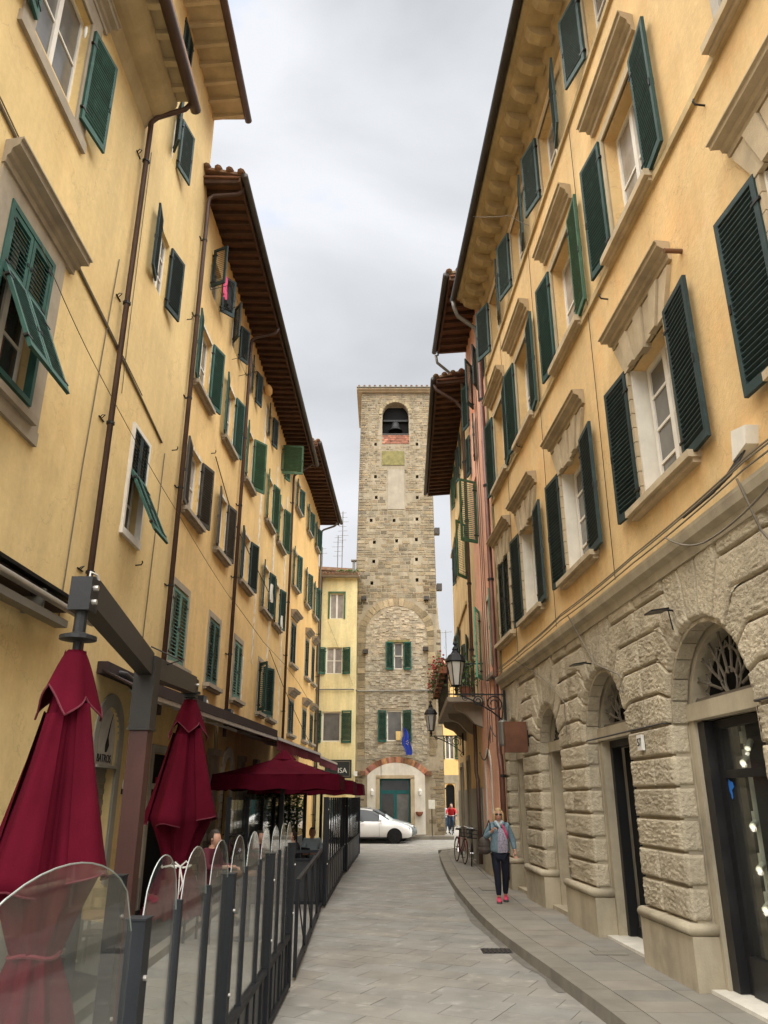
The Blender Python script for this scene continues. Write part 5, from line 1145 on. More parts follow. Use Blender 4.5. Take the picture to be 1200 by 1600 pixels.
def radial(c, r, k, sgn):
    """joint k on side sgn: (point on arch, point where it meets its level)"""
    a = R(TH_[k]); A = (c + sgn * r * math.cos(a), SPR + r * math.sin(a)); zl = SPR + k * STEP
    if k == 0: return A, A
    d = max(k * STEP / math.sin(a), r + .10); B = (c + sgn * d * math.cos(a), SPR + d * math.sin(a))
    B = (c + sgn * (k * STEP) / math.tan(a), zl) if k * STEP / math.sin(a) > r + .06 else (A[0] + sgn * .12, zl)
    return A, B
seed = 0
ARCX = [(1.2, .6)] + ARC + [(19.1, .7)]
for (c0, r0), (c1, r1) in zip(ARCX, ARCX[1:]):
    cm_ = (c0 + r0 + c1 - r1) / 2; a0, a1 = c0 + r0, c1 - r1
    if c1 > 18.5: a1 = cm_ = 18.35
    near = cm_ < 12.5
    cuts = 13 if near else 7
    # pier courses
    z = BASE; k = 0
    while z < SPR - .05:
        h = .33
        cut = a0 + (a1 - a0) * (.5 + rng.uniform(-.12, .12)) if rng.random() < .55 else None
        for u0, u1 in ([(a0, cut), (cut, a1)] if cut else [(a0, a1)]):
            seed += 1; rblock(Q1, [(u0, z), (u1, z), (u1, z + h), (u0, z + h)], pz, cuts if u1 - u0 > .7 else cuts - 1, .036, .020, seed=seed)
        z += h; k += 1
    # stepped courses between arches
    tops = 4
    for k in range(4):
        zl0, zl1 = SPR + k * STEP, SPR + (k + 1) * STEP
        A0, B0 = radial(c0, r0, k, 1); A1, B1 = radial(c0, r0, k + 1, 1)
        polyL = [A0, B0, (cm_, zl0), (cm_, zl1), B1, A1] if k else [A0, (cm_, zl0), (cm_, zl1), B1, A1]
        A2, B2 = radial(c1, r1, k, -1); A3, B3 = radial(c1, r1, k + 1, -1)
        polyR = [A2, B2, (cm_, zl0), (cm_, zl1), B3, A3] if k else [A2, (cm_, zl0), (cm_, zl1), B3, A3]
        def ok(B, s): return (B[0] < cm_ - .05) if s > 0 else (B[0] > cm_ + .05)
        jit = rng.uniform(-.1, .1)
        if c0 > 2:
            seed += 1
            q = [p for p in polyL]; rblock(Q1, q, pz, cuts, .036, .020, seed=seed)
        else:
            seed += 1; rblock(Q1, [(1.8, zl0), (cm_, zl0), (cm_, zl1), (1.8, zl1)], pz, 4, .036, .020, seed=seed)
        if c1 < 18.5:
            seed += 1; rblock(Q1, polyR, pz, cuts, .036, .020, seed=seed)
    # top strip under the ledge
    z = SPR + 4 * STEP
    A0, B0 = radial(c0, r0, 4, 1); A2, B2 = radial(c1, r1, 4, -1)
    l = B0[0] if c0 > 2 else 1.8; r_ = B2[0] if c1 < 18.5 else 18.35
    nsp = max(1, int((r_ - l) / .9)); 
    for i in range(nsp):
        seed += 1; u0, u1 = l + (r_ - l) * i / nsp, l + (r_ - l) * (i + 1) / nsp; rblock(Q1, [(u0, z), (u1, z), (u1, LED - .02), (u0, LED - .02)], pz, max(3, cuts - 3), .036, .020, seed=seed)
for c, r in ARC:       # crown voussoirs
    cuts = 12 if c < 12.5 else 6
    for t0, t1 in ((65, 82), (82, 98), (98, 115)):
        def end(t):
            a = R(t); A = (c + r * math.cos(a), SPR + r * math.sin(a)); zt = LED - .02
            if t in (65, 115):
                B = (c + (1 if t == 65 else -1) * 4 * STEP / math.tan(R(65)), SPR + 4 * STEP); return A, B, (B[0], zt)
            L = (zt - SPR) / math.sin(a); return A, (c + L * math.cos(a), zt), None
        A0, B0, E0 = end(t0); A1, B1, E1 = end(t1)
        poly = [A0, B0] + ([E0] if E0 else []) + ([E1] if E1 else []) + [B1, A1]; seed += 1
        rblock(Q1, poly, pz, cuts, .036, .020, seed=seed)
# reveal blocks and smooth inner jambs, plinths
for c, r in ARC:
    cu = 5 if c < 12.5 else 3
    for sx in (-1, 1):
        x = c + sx * r; QJ = (lambda x, sx: (lambda u, v, h: R1(x - sx * h * .5, -u, v)))(x, sx)
        z = BASE
        while z < SPR - .05:
            h = .33
            seed += 1; rblock(QJ, [(-.03, z), (.19, z), (.19, z + h), (-.03, z + h)], pz, cu + 1, .05, .016, seed=seed, mat='rustic'); z += h
    for k in range(12):
        a0, a1 = PI * k / 12, PI * (k + 1) / 12
        m = MB(); g_ = .008
        m.hexa([R1(c + rr_ * math.cos(a), n, SPR + rr_ * math.sin(a)) for n in (-.19, -.02) for rr_, a in ((r - .035, a0 + g_), (r - .035, a1 - g_), (r + .02, a1 - g_), (r + .02, a0 + g_))]); m.build('soffit_stone', 'rustic', pz)
def roll(F, u0, u1, n0, z, ends=(1, 1)):
    pass
ARP = [(c, r) for c, r in ARC]
prev = 1.8
for i, (c, r) in enumerate(ARP + [(19.1, .75)]):
    a, b = prev, (c - r if c < 18.5 else 18.35)
    m = MB(); Pp = [R1(a - (0 if i else 0), -.34, 0), R1(a - .06, -.34, 0)]
    m.fbox(R1, a - .06, b + .06, -.21, .075, .1, BASE - .12); m.build('plinth', 'rustic_flat', pz)
    m = MB(); z = BASE - .06; q = [R1(a - .045, -.21, z), R1(a - .045, .055, z), R1(b + .045, .055, z), R1(b + .045, -.21, z)]; m.tube(q, .058, 12); m.fbox(R1, a - .04, b + .04, -.21, .04, z - .056, z + .056); m.build('torus_moulding', 'rustic_flat', pz, smooth=True)
    prev = c + r
RD = lambda s_, n_, z_: R1(s_, n_ + .28, z_); RD.dx = R1.dx; RD.dy = R1.dy
for i, (c, r) in enumerate(ARC):
    jm = 'rustic_flat'; jw = [.14, .13, .12, .11, .11][i]
    for sa, sb in ((c - r, c - r + jw), (c + r - jw, c + r)): m = MB(); m.fbox(R1, sa, sb, -.46, -.20, .1, SPR + .02); m.build('jamb', jm, pz)
    m = MB(); m.fbox(R1, c - r, c + r, -.46, -.17, SPR + .02, SPR + .20); m.build('lintel', jm, pz)
    m = MB(); m.fbox(R1, c - r - .03, c + r + .03, -.8, -.05, -.01, .155 + (.03 if i > 2 else 0)); m.build('threshold', 'white_plaster' if i < 3 else jm, pz)
    # tympanum
    m = MB(); m.fbox(RD, c - r, c + r, -.80, -.70, SPR + .2, SPR + r); m.build('lunette_back', 'void', pz)
    m = MB(); K = 18
    for q in range(K):
        a0, a1 = PI * q / K, PI * (q + 1) / K; m.hexa([RD(c + rr_ * math.cos(a), n, SPR + rr_ * math.sin(a)) for n in (-.70, -.50) for rr_, a in ((r - .09, a0), (r - .09, a1), (r, a1), (r, a0))])
    m.build('arch_frame', jm, pz)
    if i < 4:
        lg = MB(); zc = SPR + .22; rr2 = r - .1; gm = 'iron_scroll'
        nb = 9
        for q in range(nb + 1):
            a = PI * q / nb; p = lambda R_, aa: RD(c + R_ * math.cos(aa), -.56, zc + R_ * .86 * math.sin(aa))
            if 0 < q < nb: lg.tube([p(.24, a), p(.5, a), p(rr2 * .84, a)], .016, 6); lg.ball(p(.52, a), .03, .03, .03, 6, 4)
            if q < nb:
                am = a + PI / nb / 2; pts = [p(rr2 * .84, a), p(rr2 * .98, a + .06), p(rr2 * 1.0, am), p(rr2 * .98, a + PI / nb - .06), p(rr2 * .84, a + PI / nb)]; lg.tube(pts, .012, 5)
                lg.tube([p(.5, a + .02), p(.62, am), p(.5, a + PI / nb - .02)], .010, 5)
        for R_ in (.24, .13): lg.tube([RD(c + R_ * math.cos(2 * PI * q / 18), -.56, zc + .0 + R_ + R_ * math.sin(2 * PI * q / 18) - (.0 if R_ > .2 else -.0)) for q in range(19)], .013, 5)
        lg.fbox(RD, c - rr2, c + rr2, -.58, -.54, zc, zc + .03)
        lg.build('fanlight_grille', gm if i < 3 else 'iron', pz)
    else:
        z = SPR + .25
        for q in range(10):
            zz = SPR + .26 + q * .055; hw = math.sqrt(max(0, (r - .1) ** 2 - (zz - SPR) ** 2)); m = MB(); m.fbox(RD, c - hw, c + hw, -.6, -.55, zz, zz + .025); m.build('louvre', 'white_wood', pz)
# doors of the arches
def shopdoor(i, kind):
    c, r = ARC[i]; jw = [.14, .13, .12, .11, .11][i]; a, b = c - r + jw, c + r - jw; z0, z1 = .16, SPR + .02
    if kind == 'black':
        m = MB(); m.fbox(RD, a, a + .1, -.74, -.6, z0, z1); m.fbox(RD, b - .1, b, -.74, -.6, z0, z1); m.fbox(RD, a + .1, b - .1, -.74, -.6, z1 - .1, z1); m.fbox(RD, a + .1, b - .1, -.78, -.7, z0, z0 + .12)
        d = m.build('door', 'black_plastic', pz); m = MB(); m.fbox(RD, a + .1, b - .1, -.79, -.78, z0 + .12, z1 - .1); m.build('pane', 'void', d)
        m = MB(); m.fbox(RD, a + .1, b - .1, -.75, -.72, z0 + .12, z1 - .1); 
    elif kind == 'beige':
        m = MB(); m.fbox(RD, a, b, -.74, -.66, z0, z1); d = m.build('door', 'grey_wood', pz)
        for u in (a + .35, b - .3): m = MB(); m.fbox(RD, u, u + .03, -.66, -.63, z0, z1); m.build('moulding', 'white_wood', d)
        m = MB(); m.fbox(RD, a + .1, a + .35, -.66, -.64, 1.25, 1.32); m.build('plate', 'alu', d); m = MB(); m.fbox(RD, a + .12, a + .32, -.66, -.65, 1.7, 1.95); m.build('sticker', 'orange_cloth', d)
shopdoor(0, 'black'); shopdoor(2, 'black'); shopdoor(3, 'beige'); shopdoor(4, 'beige')
# shop window in the second arch, with lit spots on a track
c, r = ARC[1]; a, b = c - r + .13, c + r - .13
m = MB(); m.fbox(RD, b - .16, b, -.76, -.52, .16, SPR); m.fbox(RD, b - .27, b - .16, -.76, -.62, .16, SPR); m.fbox(RD, a, b - .27, -.70, -.62, SPR - .08, SPR); m.fbox(RD, a, b - .27, -.70, -.62, 2.14, 2.22); m.fbox(RD, a, b - .27, -.70, -.6, .16, .5); m.fbox(RD, a, a + .08, -.7, -.6, .5, SPR)
sw_ = m.build('shop_window', 'black_plastic', pz)
m = MB(); m.fbox(RD, a + .08, b - .27, -.66, -.65, .5, 2.14); m.fbox(RD, a + .08, b - .27, -.66, -.65, 2.22, SPR - .08); m.build('pane', 'shop_glass', sw_)
m = MB(); m.fbox(RD, a - .3, b + .3, -2.3, -2.25, .1, 3); m.fbox(RD, a - .3, b + .3, -2.3, -.7, .1, .16); m.fbox(RD, a - .3, b + .3, -2.3, -.76, 2.8, 2.86); m.fbox(RD, b + .28, b + .32, -2.3, -.78, .1, 3); m.fbox(RD, a - .32, a - .28, -2.3, -.78, .1, 3); m.build('shop_room', 'shop_wall', sw_)
tr = thing('spot_track', 'white vertical track with lit cylindrical spots inside the shop window', 'lamp', RD(b - .5, -.8, 1.5))
m = MB(); m.fbox(RD, b - .42, b - .38, -.84, -.81, .75, 2.7); m.build('track', 'white_plastic', tr)
for k, z in enumerate((.98, 1.33, 1.72, 2.32, 2.5)):
    p0 = RD(b - .43 - (.15 if k == 4 else 0), -.80, z); d = Vector((-.12, -.14, -.05)).normalized() if k != 4 else Vector((-.1, -.1, -.1)).normalized()
    m = MB(); m.tube([p0 + d * .02, p0 + d * .15], .032, 12); sp = m.build('spot', 'white_plastic', tr, smooth=False)
    m = MB(); m.tube([p0 + d * .151, p0 + d * .156], .022, 12); m.build('lens', 'lamp_on', sp); pl_ = bpy.data.lights.new('spot_light', 'POINT'); pl_.energy = .06; pl_.color = (1, .9, .75); pl_.shadow_soft_size = .03; po = bpy.data.objects.new('spot_light', pl_); C.objects.link(po); po.location = p0 + d * .24; m = MB(); m.fbox(RD, b - .43, b - .37, -.83, -.79, z - .02, z + .1); m.build('mount', 'white_plastic', sp)
m = MB(); q = [(0, 0), (.03, .02), (.02, .09), (.075, .12), (.06, .17), (.015, .175), (-.02, .20), (-.035, .15), (-.03, .08), (-.01, .05)]
m.prism([RD(b - .31 - u, -.645, 1.93 + v) for u, v in q], RD(0, .003, 0) - RD(0, 0, 0)); o = m.build('blue_sticker', 'blue_sticker', base=RD(b - .45, -.64, 1.95)); tag(o, 'small blue sticker on the shop window glass', 'sticker')
pl = thing('shop_plant', 'spiky green plant with red flowers inside the shop window', 'plant', RD(b - .95, -1.0, .5)); m = MB(); fr2 = random.Random(4)
for k in range(70):
    p = RD(b - .95, -1.0, 1.0); e = p + Vector((fr2.uniform(-.3, .3), fr2.uniform(-.3, .3), fr2.uniform(.1, .75))); w = Vector((.012, .012, 0)); m.add([p - w, p + w, e], [(0, 1, 2)])
m.build('leaves', 'leaf', pl); m = MB()
for k in range(12): m.ball(RD(b - .9, -1, 1.0) + Vector((fr2.uniform(-.12, .12), fr2.uniform(-.12, .12), fr2.uniform(.0, .2))), .04)
m.build('flowers', 'petal', pl); m = MB(); m.lathe([(.1, 0), (.14, .35), (.15, .36)], RD(b - .95, -1.0, .55), 12); m.build('pot', 'pot', pl)
m = MB(); m.hexa([RD(b - .75, -.8, .5), RD(b - 1.1, -.8, .5), RD(b - 1.1, -.9, .5), RD(b - .75, -.9, .5), RD(b - .72, -.84, .85), RD(b - 1.1, -.84, .9), RD(b - 1.1, -.88, .9), RD(b - .72, -.88, .85)]); o = m.build('patterned_cushion', 'magenta', base=RD(b - .9, -.85, .5)); tag(o, 'magenta patterned cloth standing at the bottom of the shop window', 'cushion')
m = MB(); m.fbox(RD, b - 1.1, b - .8, -1.1, -1.0, .5, 1.05); o = m.build('blue_box', 'blue_sticker', base=RD(b - .95, -1.05, .5)); tag(o, 'blue carton behind the magenta cloth in the shop window', 'box')
# small things on the palazzo wall
t = thing('hanging_sign', 'rusty brown square sign box standing off the stone between the farthest arches', 'sign', R1(15.9, .25, 3.1)); m = MB(); m.fbox(R1, 15.86, 16.02, .06, .50, 2.78, 3.36); m.build('box', 'rust', t); m = MB(); m.fbox(R1, 15.9, 15.98, .0, .06, 2.9, 3.2); m.build('mount', 'iron', t)
t = thing('house_number', 'small white house number 57 on the pier beside the shop window', 'sign', R1(9.75, .07, 2.7)); m = MB(); m.fbox(R1, 9.67, 9.83, .05, .085, 2.48, 2.66); m.build('plate', 'white_plastic', t)
put_text('digits', text_mesh('57', .13, 'ink', .003), t, R1(9.75, .088, 2.57), (-R1.dx, -R1.dy))
for i, (s, z) in enumerate(((8.39, 3.9), (11.5, 3.82))):
    t = thing('arch_spotlight', 'flat black spotlight over the ' + ('shop window arch' if i == 0 else 'black door arch with fanlight'), 'lamp', R1(s, .1, z))
    m = MB(); m.tube([R1(s, .03, z - .02), R1(s, .16, z - .01)], .012, 6); m.build('arm', 'iron', t); m = MB(); m.hexa([R1(s - .08, .12, z - .02), R1(s + .14, .12, z - .02), R1(s + .14, .32, z - .05), R1(s - .08, .32, z - .05), R1(s - .08, .12, z + .0), R1(s + .14, .12, z + .0), R1(s + .14, .32, z - .03), R1(s - .08, .32, z - .03)]); m.build('lamp_head', 'black_plastic', t)
cable('wall_cable', [R1(8.39, .1, 3.88), R1(8.45, .05, 3.7), R1(8.8, -.2, 3.45), R1(8.5, -.3, 3.42)], .008, 'iron', 'black lamp lead looping into the shop window arch')
cable('wall_cable', [R1(11.9, .075, 2.73), R1(10.2, .075, 2.73), R1(9.0, .075, 2.73), R1(8.95, -.3, 2.73), R1(7.1, -.32, 2.76), R1(6.9, .075, 2.74), R1(5.8, .075, 2.74)], .011, 'wire_dark', 'dark cable stapled along the joint at arch springing level')
for k, (n, z) in enumerate(((.20, 4.60), (.19, 4.67), (.16, 4.72))): cable('ledge_cable', [R1(3, n, z), R1(6.2, n, z + .03), R1(9, n, z), R1(12.4, n, z + .03), R1(15, n, z), R1(18, n, z + .02)], .009, ['wire', 'wire', 'wire'][k], ['lowest', 'middle', 'uppermost'][k] + ' cable lying along the stone ledge', sag=.02)
cable('wall_cable', [R1(8.0, .2, 4.6), R1(7.0, .25, 4.22), R1(5.6, .2, 4.4)], .010, 'wire', 'pale cable sagging in front of the blocks near the right edge', sag=.06)
cable('wall_cable', [R1(11.9, .2, 4.6), R1(11.7, .09, 4.2), R1(11.2, .08, 3.75), R1(10.2, .09, 3.45), R1(10.1, .09, 3.2), R1(10.3, .09, 3.3)], .010, 'wire', 'cable looping down the stone between the two nearest arches')
cable('wall_cable', [R1(16.0, .2, 4.6), R1(15.2, .09, 4.3), R1(14.0, .09, 3.9), R1(12.9, .09, 3.4), R1(12.9, .09, 2.9)], .009, 'wire', 'cable hanging above the beige door arch')
cable('wall_cable', [R1(6.35, .2, 4.6), R1(6.3, .09, 4.1), R1(6.0, .09, 3.75), R1(5.4, .09, 3.7)], .012, 'wire', 'twisted cable dropping from the junction box over the stone')
for s in (10.05, 13.15, 16.3): cable('wall_cable', [R1(s, .03, 12.6), R1(s + .02, .03, 9.1), R1(s + .05, .04, 4.7)], .006, 'wire_dark', {10.05: 'thin vertical cable between the first and second palazzo window columns', 13.15: 'thin vertical cable between the second and third palazzo window columns', 16.3: 'thin vertical cable between the third and fourth palazzo window columns'}[s])
cable('wire', [R1(15.0, .8, 15.0), R1(13.0, .4, 13.3), R1(12.7, .1, 12.8)], .006, 'wire', 'thin wire falling from the palazzo gutter', sag=.03)
t = thing('junction_box', 'weathered white junction box with loose cables above the ledge at the right edge', 'box', R1(6.4, .05, 5.0)); m = MB(); m.hexa([R1(6.25, .0, 4.9), R1(6.52, .0, 4.84), R1(6.52, .12, 4.84), R1(6.25, .12, 4.9), R1(6.2, .0, 5.06), R1(6.46, .0, 5.12), R1(6.46, .12, 5.12), R1(6.2, .12, 5.06)]); m.build('box', 'white_plaster', t)
for k in range(4): m = MB(); m.tube([R1(6.35 + .03 * k, .08, 4.88), R1(6.45 + .05 * k, .12, 4.78), R1(6.55 + .12 * k, .14, 4.72 - .01 * k), R1(7.0 + .2 * k, .15, 4.68)], .010, 6); m.build('lead', 'wire_dark', t)
m = MB(); m.tube([R1(7.05, -.02, 7.62), R1(7.0, .22, 7.58)], .028, 10); o = m.build('wooden_peg', 'wood', base=R1(7.05, .1, 7.6)); tag(o, 'light wooden peg sticking out of the wall above the nearest white window shutter', 'peg')
for i, (F_, s, z) in enumerate(((R1, 6.1, 8.7), (R1, 9.3, 8.6), (R1, 14.9, 8.9), (L1, 13.0, 5.75), (L1, 14.4, 8.6), (L1, 12.3, 16.1), (L2, 2.3, 9.9), (L1, 14.5, 11.8))):
    m = MB(); m.tube([F_(s, 0, z), F_(s, .10, z + .01), F_(s, .12, z + .05), F_(s, .11, z + .08)], .012, 6); o = m.build('iron_hook', 'iron', base=F_(s, 0, z)); tag(o, ['iron hook near the nearest ochre hood mould', 'iron hook left of the nearest stone-framed window', 'iron hook between the palazzo window rows', 'iron hook below the small flap-shuttered window', 'iron hook left of the second downpipe', 'iron hook high under the tallest left eave', 'iron hook above the brown shuttered windows', 'iron hook beside the black open shutters'][i], 'hook')
# ------------------------------------------------------------------ street lamps on scroll brackets
def street_lamp(x, y, z, wallx, label, s=1.0):
    t = thing('street_lamp', label, 'street lamp', (wallx, y, z), 'wrought iron wall lamps')
    def P(a, b, c): return (x + a * s, y + b * s, z + c * s)
    m = MB(); m.lathe([(.025, 0), (.05, .05), (.03, .09), (.10, .13)], P(0, 0, 0), 10); m.lathe([(.22, .66), (.235, .68), (.16, .82), (.10, .86), (.06, .93), (.075, .95), (.05, 1.0), (.02, 1.04), (.05, 1.07), (.045, 1.11), (.0, 1.15)], P(0, 0, 0), 6)
    for i in range(6):
        a = PI / 3 * i; m.tube([P(.11 * math.cos(a), .11 * math.sin(a), .12), P(.205 * math.cos(a), .205 * math.sin(a), .66)], .012 * s, 5)
        m.tube([P(.115 * math.cos(a), .115 * math.sin(a), .14), P(.115 * math.cos(a + PI / 3), .115 * math.sin(a + PI / 3), .14)], .010 * s, 4)
    m.build('lantern_frame', 'iron', t)
    m = MB(); m.lathe([(.095, .14), (.19, .655)], P(0, 0, 0), 6); m.build('lamp_glass', 'frost', t)
    m = MB(); Ln = wallx - x
    m.tube([(x, y, z - .05 * s), (x, y, z + .02)], .03 * s, 8); m.bar((x - .05, y, z - .06 * s), (wallx, y, z - .06 * s), .035 * s, .03 * s)
    m.bar((wallx - .02, y, z + .05), (wallx - .02, y, z - .75 * s), .06, .03)
    def spiral(cx, cz, r, turns, a0, d):
        return [(cx + r * (1 - .72 * k / 26) * math.cos(a0 + d * turns * 2 * PI * k / 26), y, cz + r * (1 - .72 * k / 26) * math.sin(a0 + d * turns * 2 * PI * k / 26)) for k in range(27)]
    m.tube([(x + .1, y, z - .08), (x + Ln * .35, y, z - .2 * s), (x + Ln * .7, y, z - .42 * s), (wallx - .08, y, z - .62 * s)], .018 * s, 6)
    m.tube(spiral(wallx - .27 * s, z - .26 * s, .19 * s, 1.7, -.8, 1), .017 * s, 6); m.tube(spiral(wallx - .62 * s, z - .20 * s, .12 * s, 1.6, -.6, 1), .014 * s, 6); m.tube(spiral(x + .18, z - .13 * s, .065 * s, 1.4, 0, -1), .010 * s, 5)
    m.tube([(wallx - .05, y, z - .62 * s), (wallx - .12, y, z - .74 * s), (wallx - .05, y, z - .80 * s)], .014, 5)
    m.build('bracket', 'iron', t); return t
street_lamp(1.63, 17.75, 4.18, 2.72, 'near street lamp with frosted lantern on a scroll bracket, in front of the balcony')
street_lamp(1.62, 27.6, 3.98, 2.72, 'farther and lower street lamp with frosted lantern in front of the tower edge', .92)
m = MB(); m.lathe([(.09, 0), (.11, .04), (.11, .5), (.07, .55)], (2.62, 17.6, 3.0), 12); o = m.build('lamp_ballast', 'zinc', base=(2.62, 17.6, 3.0)); tag(o, 'grey cylinder hanging under the near street lamp bracket', 'ballast')
cable('wall_cable', [(2.7, 17.7, 4.2), (2.66, 18.6, 3.3), (2.6, 19.6, 3.6), (2.6, 20.6, 2.9), (2.6, 22.0, 3.1)], .014, 'wire_dark', 'messy dark cable below the near street lamp on the salmon wall', sag=.12)
for k in range(3): cable('wall_cable', [(2.62 - .01 * k, 19.5 + .35 * k, 13.5 - k), (2.62, 19.5 + .35 * k, 8), (2.62, 19.4 + .4 * k, 3.2)], .009, 'wire_dark', ['left', 'middle', 'right'][2 - k] + ' thin cable running down the salmon wall')

def chair(x, y, z0, yaw, label, mat='black_plastic', sh=.46):
    t = thing('cafe_chair', label, 'chair', (x, y, z0)); Mc = Matrix.Translation((x, y, z0)) @ Matrix.Rotation(yaw, 4, 'Z')
    def b(name, *bars):
        m = MB(); [m.bar(*q) for q in bars]; q_ = MB(); q_.add([Mc @ Vector(p) for p in m.v], m.f); q_.build(name, mat, t)
    b('seat', ((0, -.2, sh), (0, .2, sh), .42, .03))
    for sx in (-.19, .19): b('leg', ((sx, -.19, 0), (sx, -.19, sh), .03, .03)); b('leg', ((sx, .2, 0), (sx, .2, sh), .03, .03))
    b('backrest', ((-.19, .21, sh), (-.19, .26, sh + .42), .03, .03), ((.19, .21, sh), (.19, .26, sh + .42), .03, .03), ((-.2, .25, sh + .40), (.2, .25, sh + .40), .03, .10), ((-.2, .23, sh + .22), (.2, .23, sh + .22), .02, .05)); return t
def table(x, y, label, h=.74):
    t = thing('cafe_table', label, 'table', (x, y, 0)); m = MB(); m.lathe([(.32, h - .03), (.33, h - .02), (.33, h), (.0, h)], (x, y, 0), 24); m.build('tabletop', 'wood', t); m = MB(); m.lathe([(.24, .01), (.22, .03), (.03, .05), (.03, h - .03)], (x, y, 0), 16); m.build('pedestal', 'iron', t); return t
# ------------------------------------------------------------------ terrace fence
GX = -1.05
def post(y, x=GX, zt=1.46, w=.045, label=None, root=None):
    m = MB(); m.box(x - w / 2, x + w / 2, y - w * .6, y + w * .6, .04, zt); p = m.build('post', 'fence', root)
    if w > .06:
        for zz in (zt - .22, .75): b = MB(); b.tube([(x + w / 2, y, zz), (x + w / 2 + .012, y, zz)], .011, 8); b.build('bolt', 'alu', p)
        b = MB(); b.box(x - w / 2 - .004, x + w / 2 + .004, y - w * .6 - .004, y + w * .6 + .004, zt, zt + .008); b.build('post_cap', 'fence', p)
    return p
def glass_panel(y0, y1, z0, z1, arch, root, x=GX, x1=None):
    x1 = x if x1 is None else x1; K = 14; pts = [(0, z0), (1, z0)]
    for i in range(K + 1): u = 1 - i / K; pts.append((u, z1 + arch * math.sqrt(max(0, 1 - (2 * u - 1) ** 2))))
    d = Vector((x1 - x, y1 - y0, 0)); nn = Vector((d.y, -d.x, 0)).normalized() * .008
    q = [Vector((x + d.x * u, y0 + d.y * u, z)) - nn / 2 for u, z in pts]
    m = MB(); m.prism(q, nn); g = m.build('glass_panel', 'glass', root)
    if arch:
        e = MB(); e.tube([p + nn / 2 for p in q[2:]], .0032, 5); e.build('glass_edge', 'glass_rim', g)
    return g
fe = thing('terrace_fence', 'near charcoal terrace fence with arched glass panels between posts', 'fence', (GX, 6.6, 0))
posts = [(3.72, 1), (4.4, 0), (5.1, 0), (5.78, 1), (6.44, 0), (7.16, 0), (7.8, 1), (8.46, 0), (9.0, 0), (9.56, 1)]
for y, th_ in posts: post(y, w=.085 if th_ else .038, root=fe)
post(2.0, w=.085, root=fe)
for (a, _), (b, _) in zip(posts, posts[1:]): glass_panel(a + .04, b - .04, .54, 1.42, .27, fe)
glass_panel(2.05, 3.62, .54, 1.43, .31, fe)
m = MB(); m.box(GX - .03, GX + .03, 2, 9.56, .50, .55); m.build('rail', 'fence', fe); m = MB(); m.box(GX - .035, GX + .035, 2, 9.56, .03, .09); m.build('bottom_rail', 'fence', fe)
for a, b in zip([2.0] + [p[0] for p in posts], [p[0] for p in posts]):
    m = MB(); m.box(GX - .010, GX + .010, a + .03, b - .03, .09, .50); m.build('sheet_panel', 'fence_panel', fe)
    m = MB(); m.box(GX + .010, GX + .028, (a + b) / 2 - .015, (a + b) / 2 + .015, .09, .50); m.build('mullion', 'fence', fe)
for i, (x, y, l) in enumerate(((-3.35, 9.6, 'table by the left wall beyond the tied parasol'), (-3.45, 14.6, 'table by the left wall under the long dark awning'))):
    table(x, y, 'round cafe ' + l)
    for dx_, yw in ((0, 0), (0, PI)): pass
    chair(x, y - .62, 0, PI, 'near-side chair of the ' + l); chair(x, y + .62, 0, 0, 'far-side chair of the ' + l)
t = thing('lit_sign', 'small red sign in the dark shop opening beside the mast', 'sign', L2(.9, -.1, 2.2)); m = MB(); m.fbox(L2, .75, 1.15, -.12, -.06, 2.05, 2.32); m.build('board', 'sign_red', t); m = MB(); m.fbox(L2, .86, .92, -.06, -.05, 2.10, 2.27); m.fbox(L2, .98, 1.04, -.06, -.05, 2.10, 2.27); m.build('mark', 'sign_letter', t)
# gate with struts
gt = thing('terrace_gate', 'low charcoal rail barrier with slanted struts in the gap of the terrace fence', 'barrier', (-1.12, 13, 0))
def L_(a, b, t): return Vector(a).lerp(Vector(b), t)
A, B = Vector((-1.02, 10.1, 0)), Vector((-1.18, 16.1, 0)); Z = Vector((0, 0, 1))
for z in (1.02, .09): m = MB(); m.bar(A + Z * z, B + Z * z, .045, .05); m.build('rail', 'fence', gt)
for k in range(5): p = L_(A, B, k / 4); m = MB(); m.bar(p + Z * .03, p + Z * 1.02, .04, .05); m.build('upright', 'fence', gt)
for k in range(4): p, q = L_(A, B, k / 4), L_(A, B, (k + 1) / 4); m = MB(); m.tube([p + Z * .95, q + Z * .14], .010, 6); m.build('strut', 'fence', gt)
m = MB(); m.bar((-1.18, 16.15, .98), (-2.7, 16.2, .98), .05, .05); m.bar((-1.18, 16.15, .84), (-2.7, 16.2, .84), .04, .04); m.bar((-1.18, 16.15, .1), (-2.7, 16.2, .1), .05, .06)
cr_ = thing('cross_barrier', 'low charcoal screen crossing behind the gate, in front of the seated guests', 'barrier', (-2, 16.2, 0)); m.build('rails', 'fence', cr_); m = MB(); m.box(-2.7, -1.2, 16.17, 16.19, .12, .82); m.build('sheet_panel', 'fence_panel', cr_)
for x in (-1.22, -2.68): m = MB(); m.box(x - .025, x + .025, 16.14, 16.2, .03, 1.0); m.build('post', 'fence', cr_)
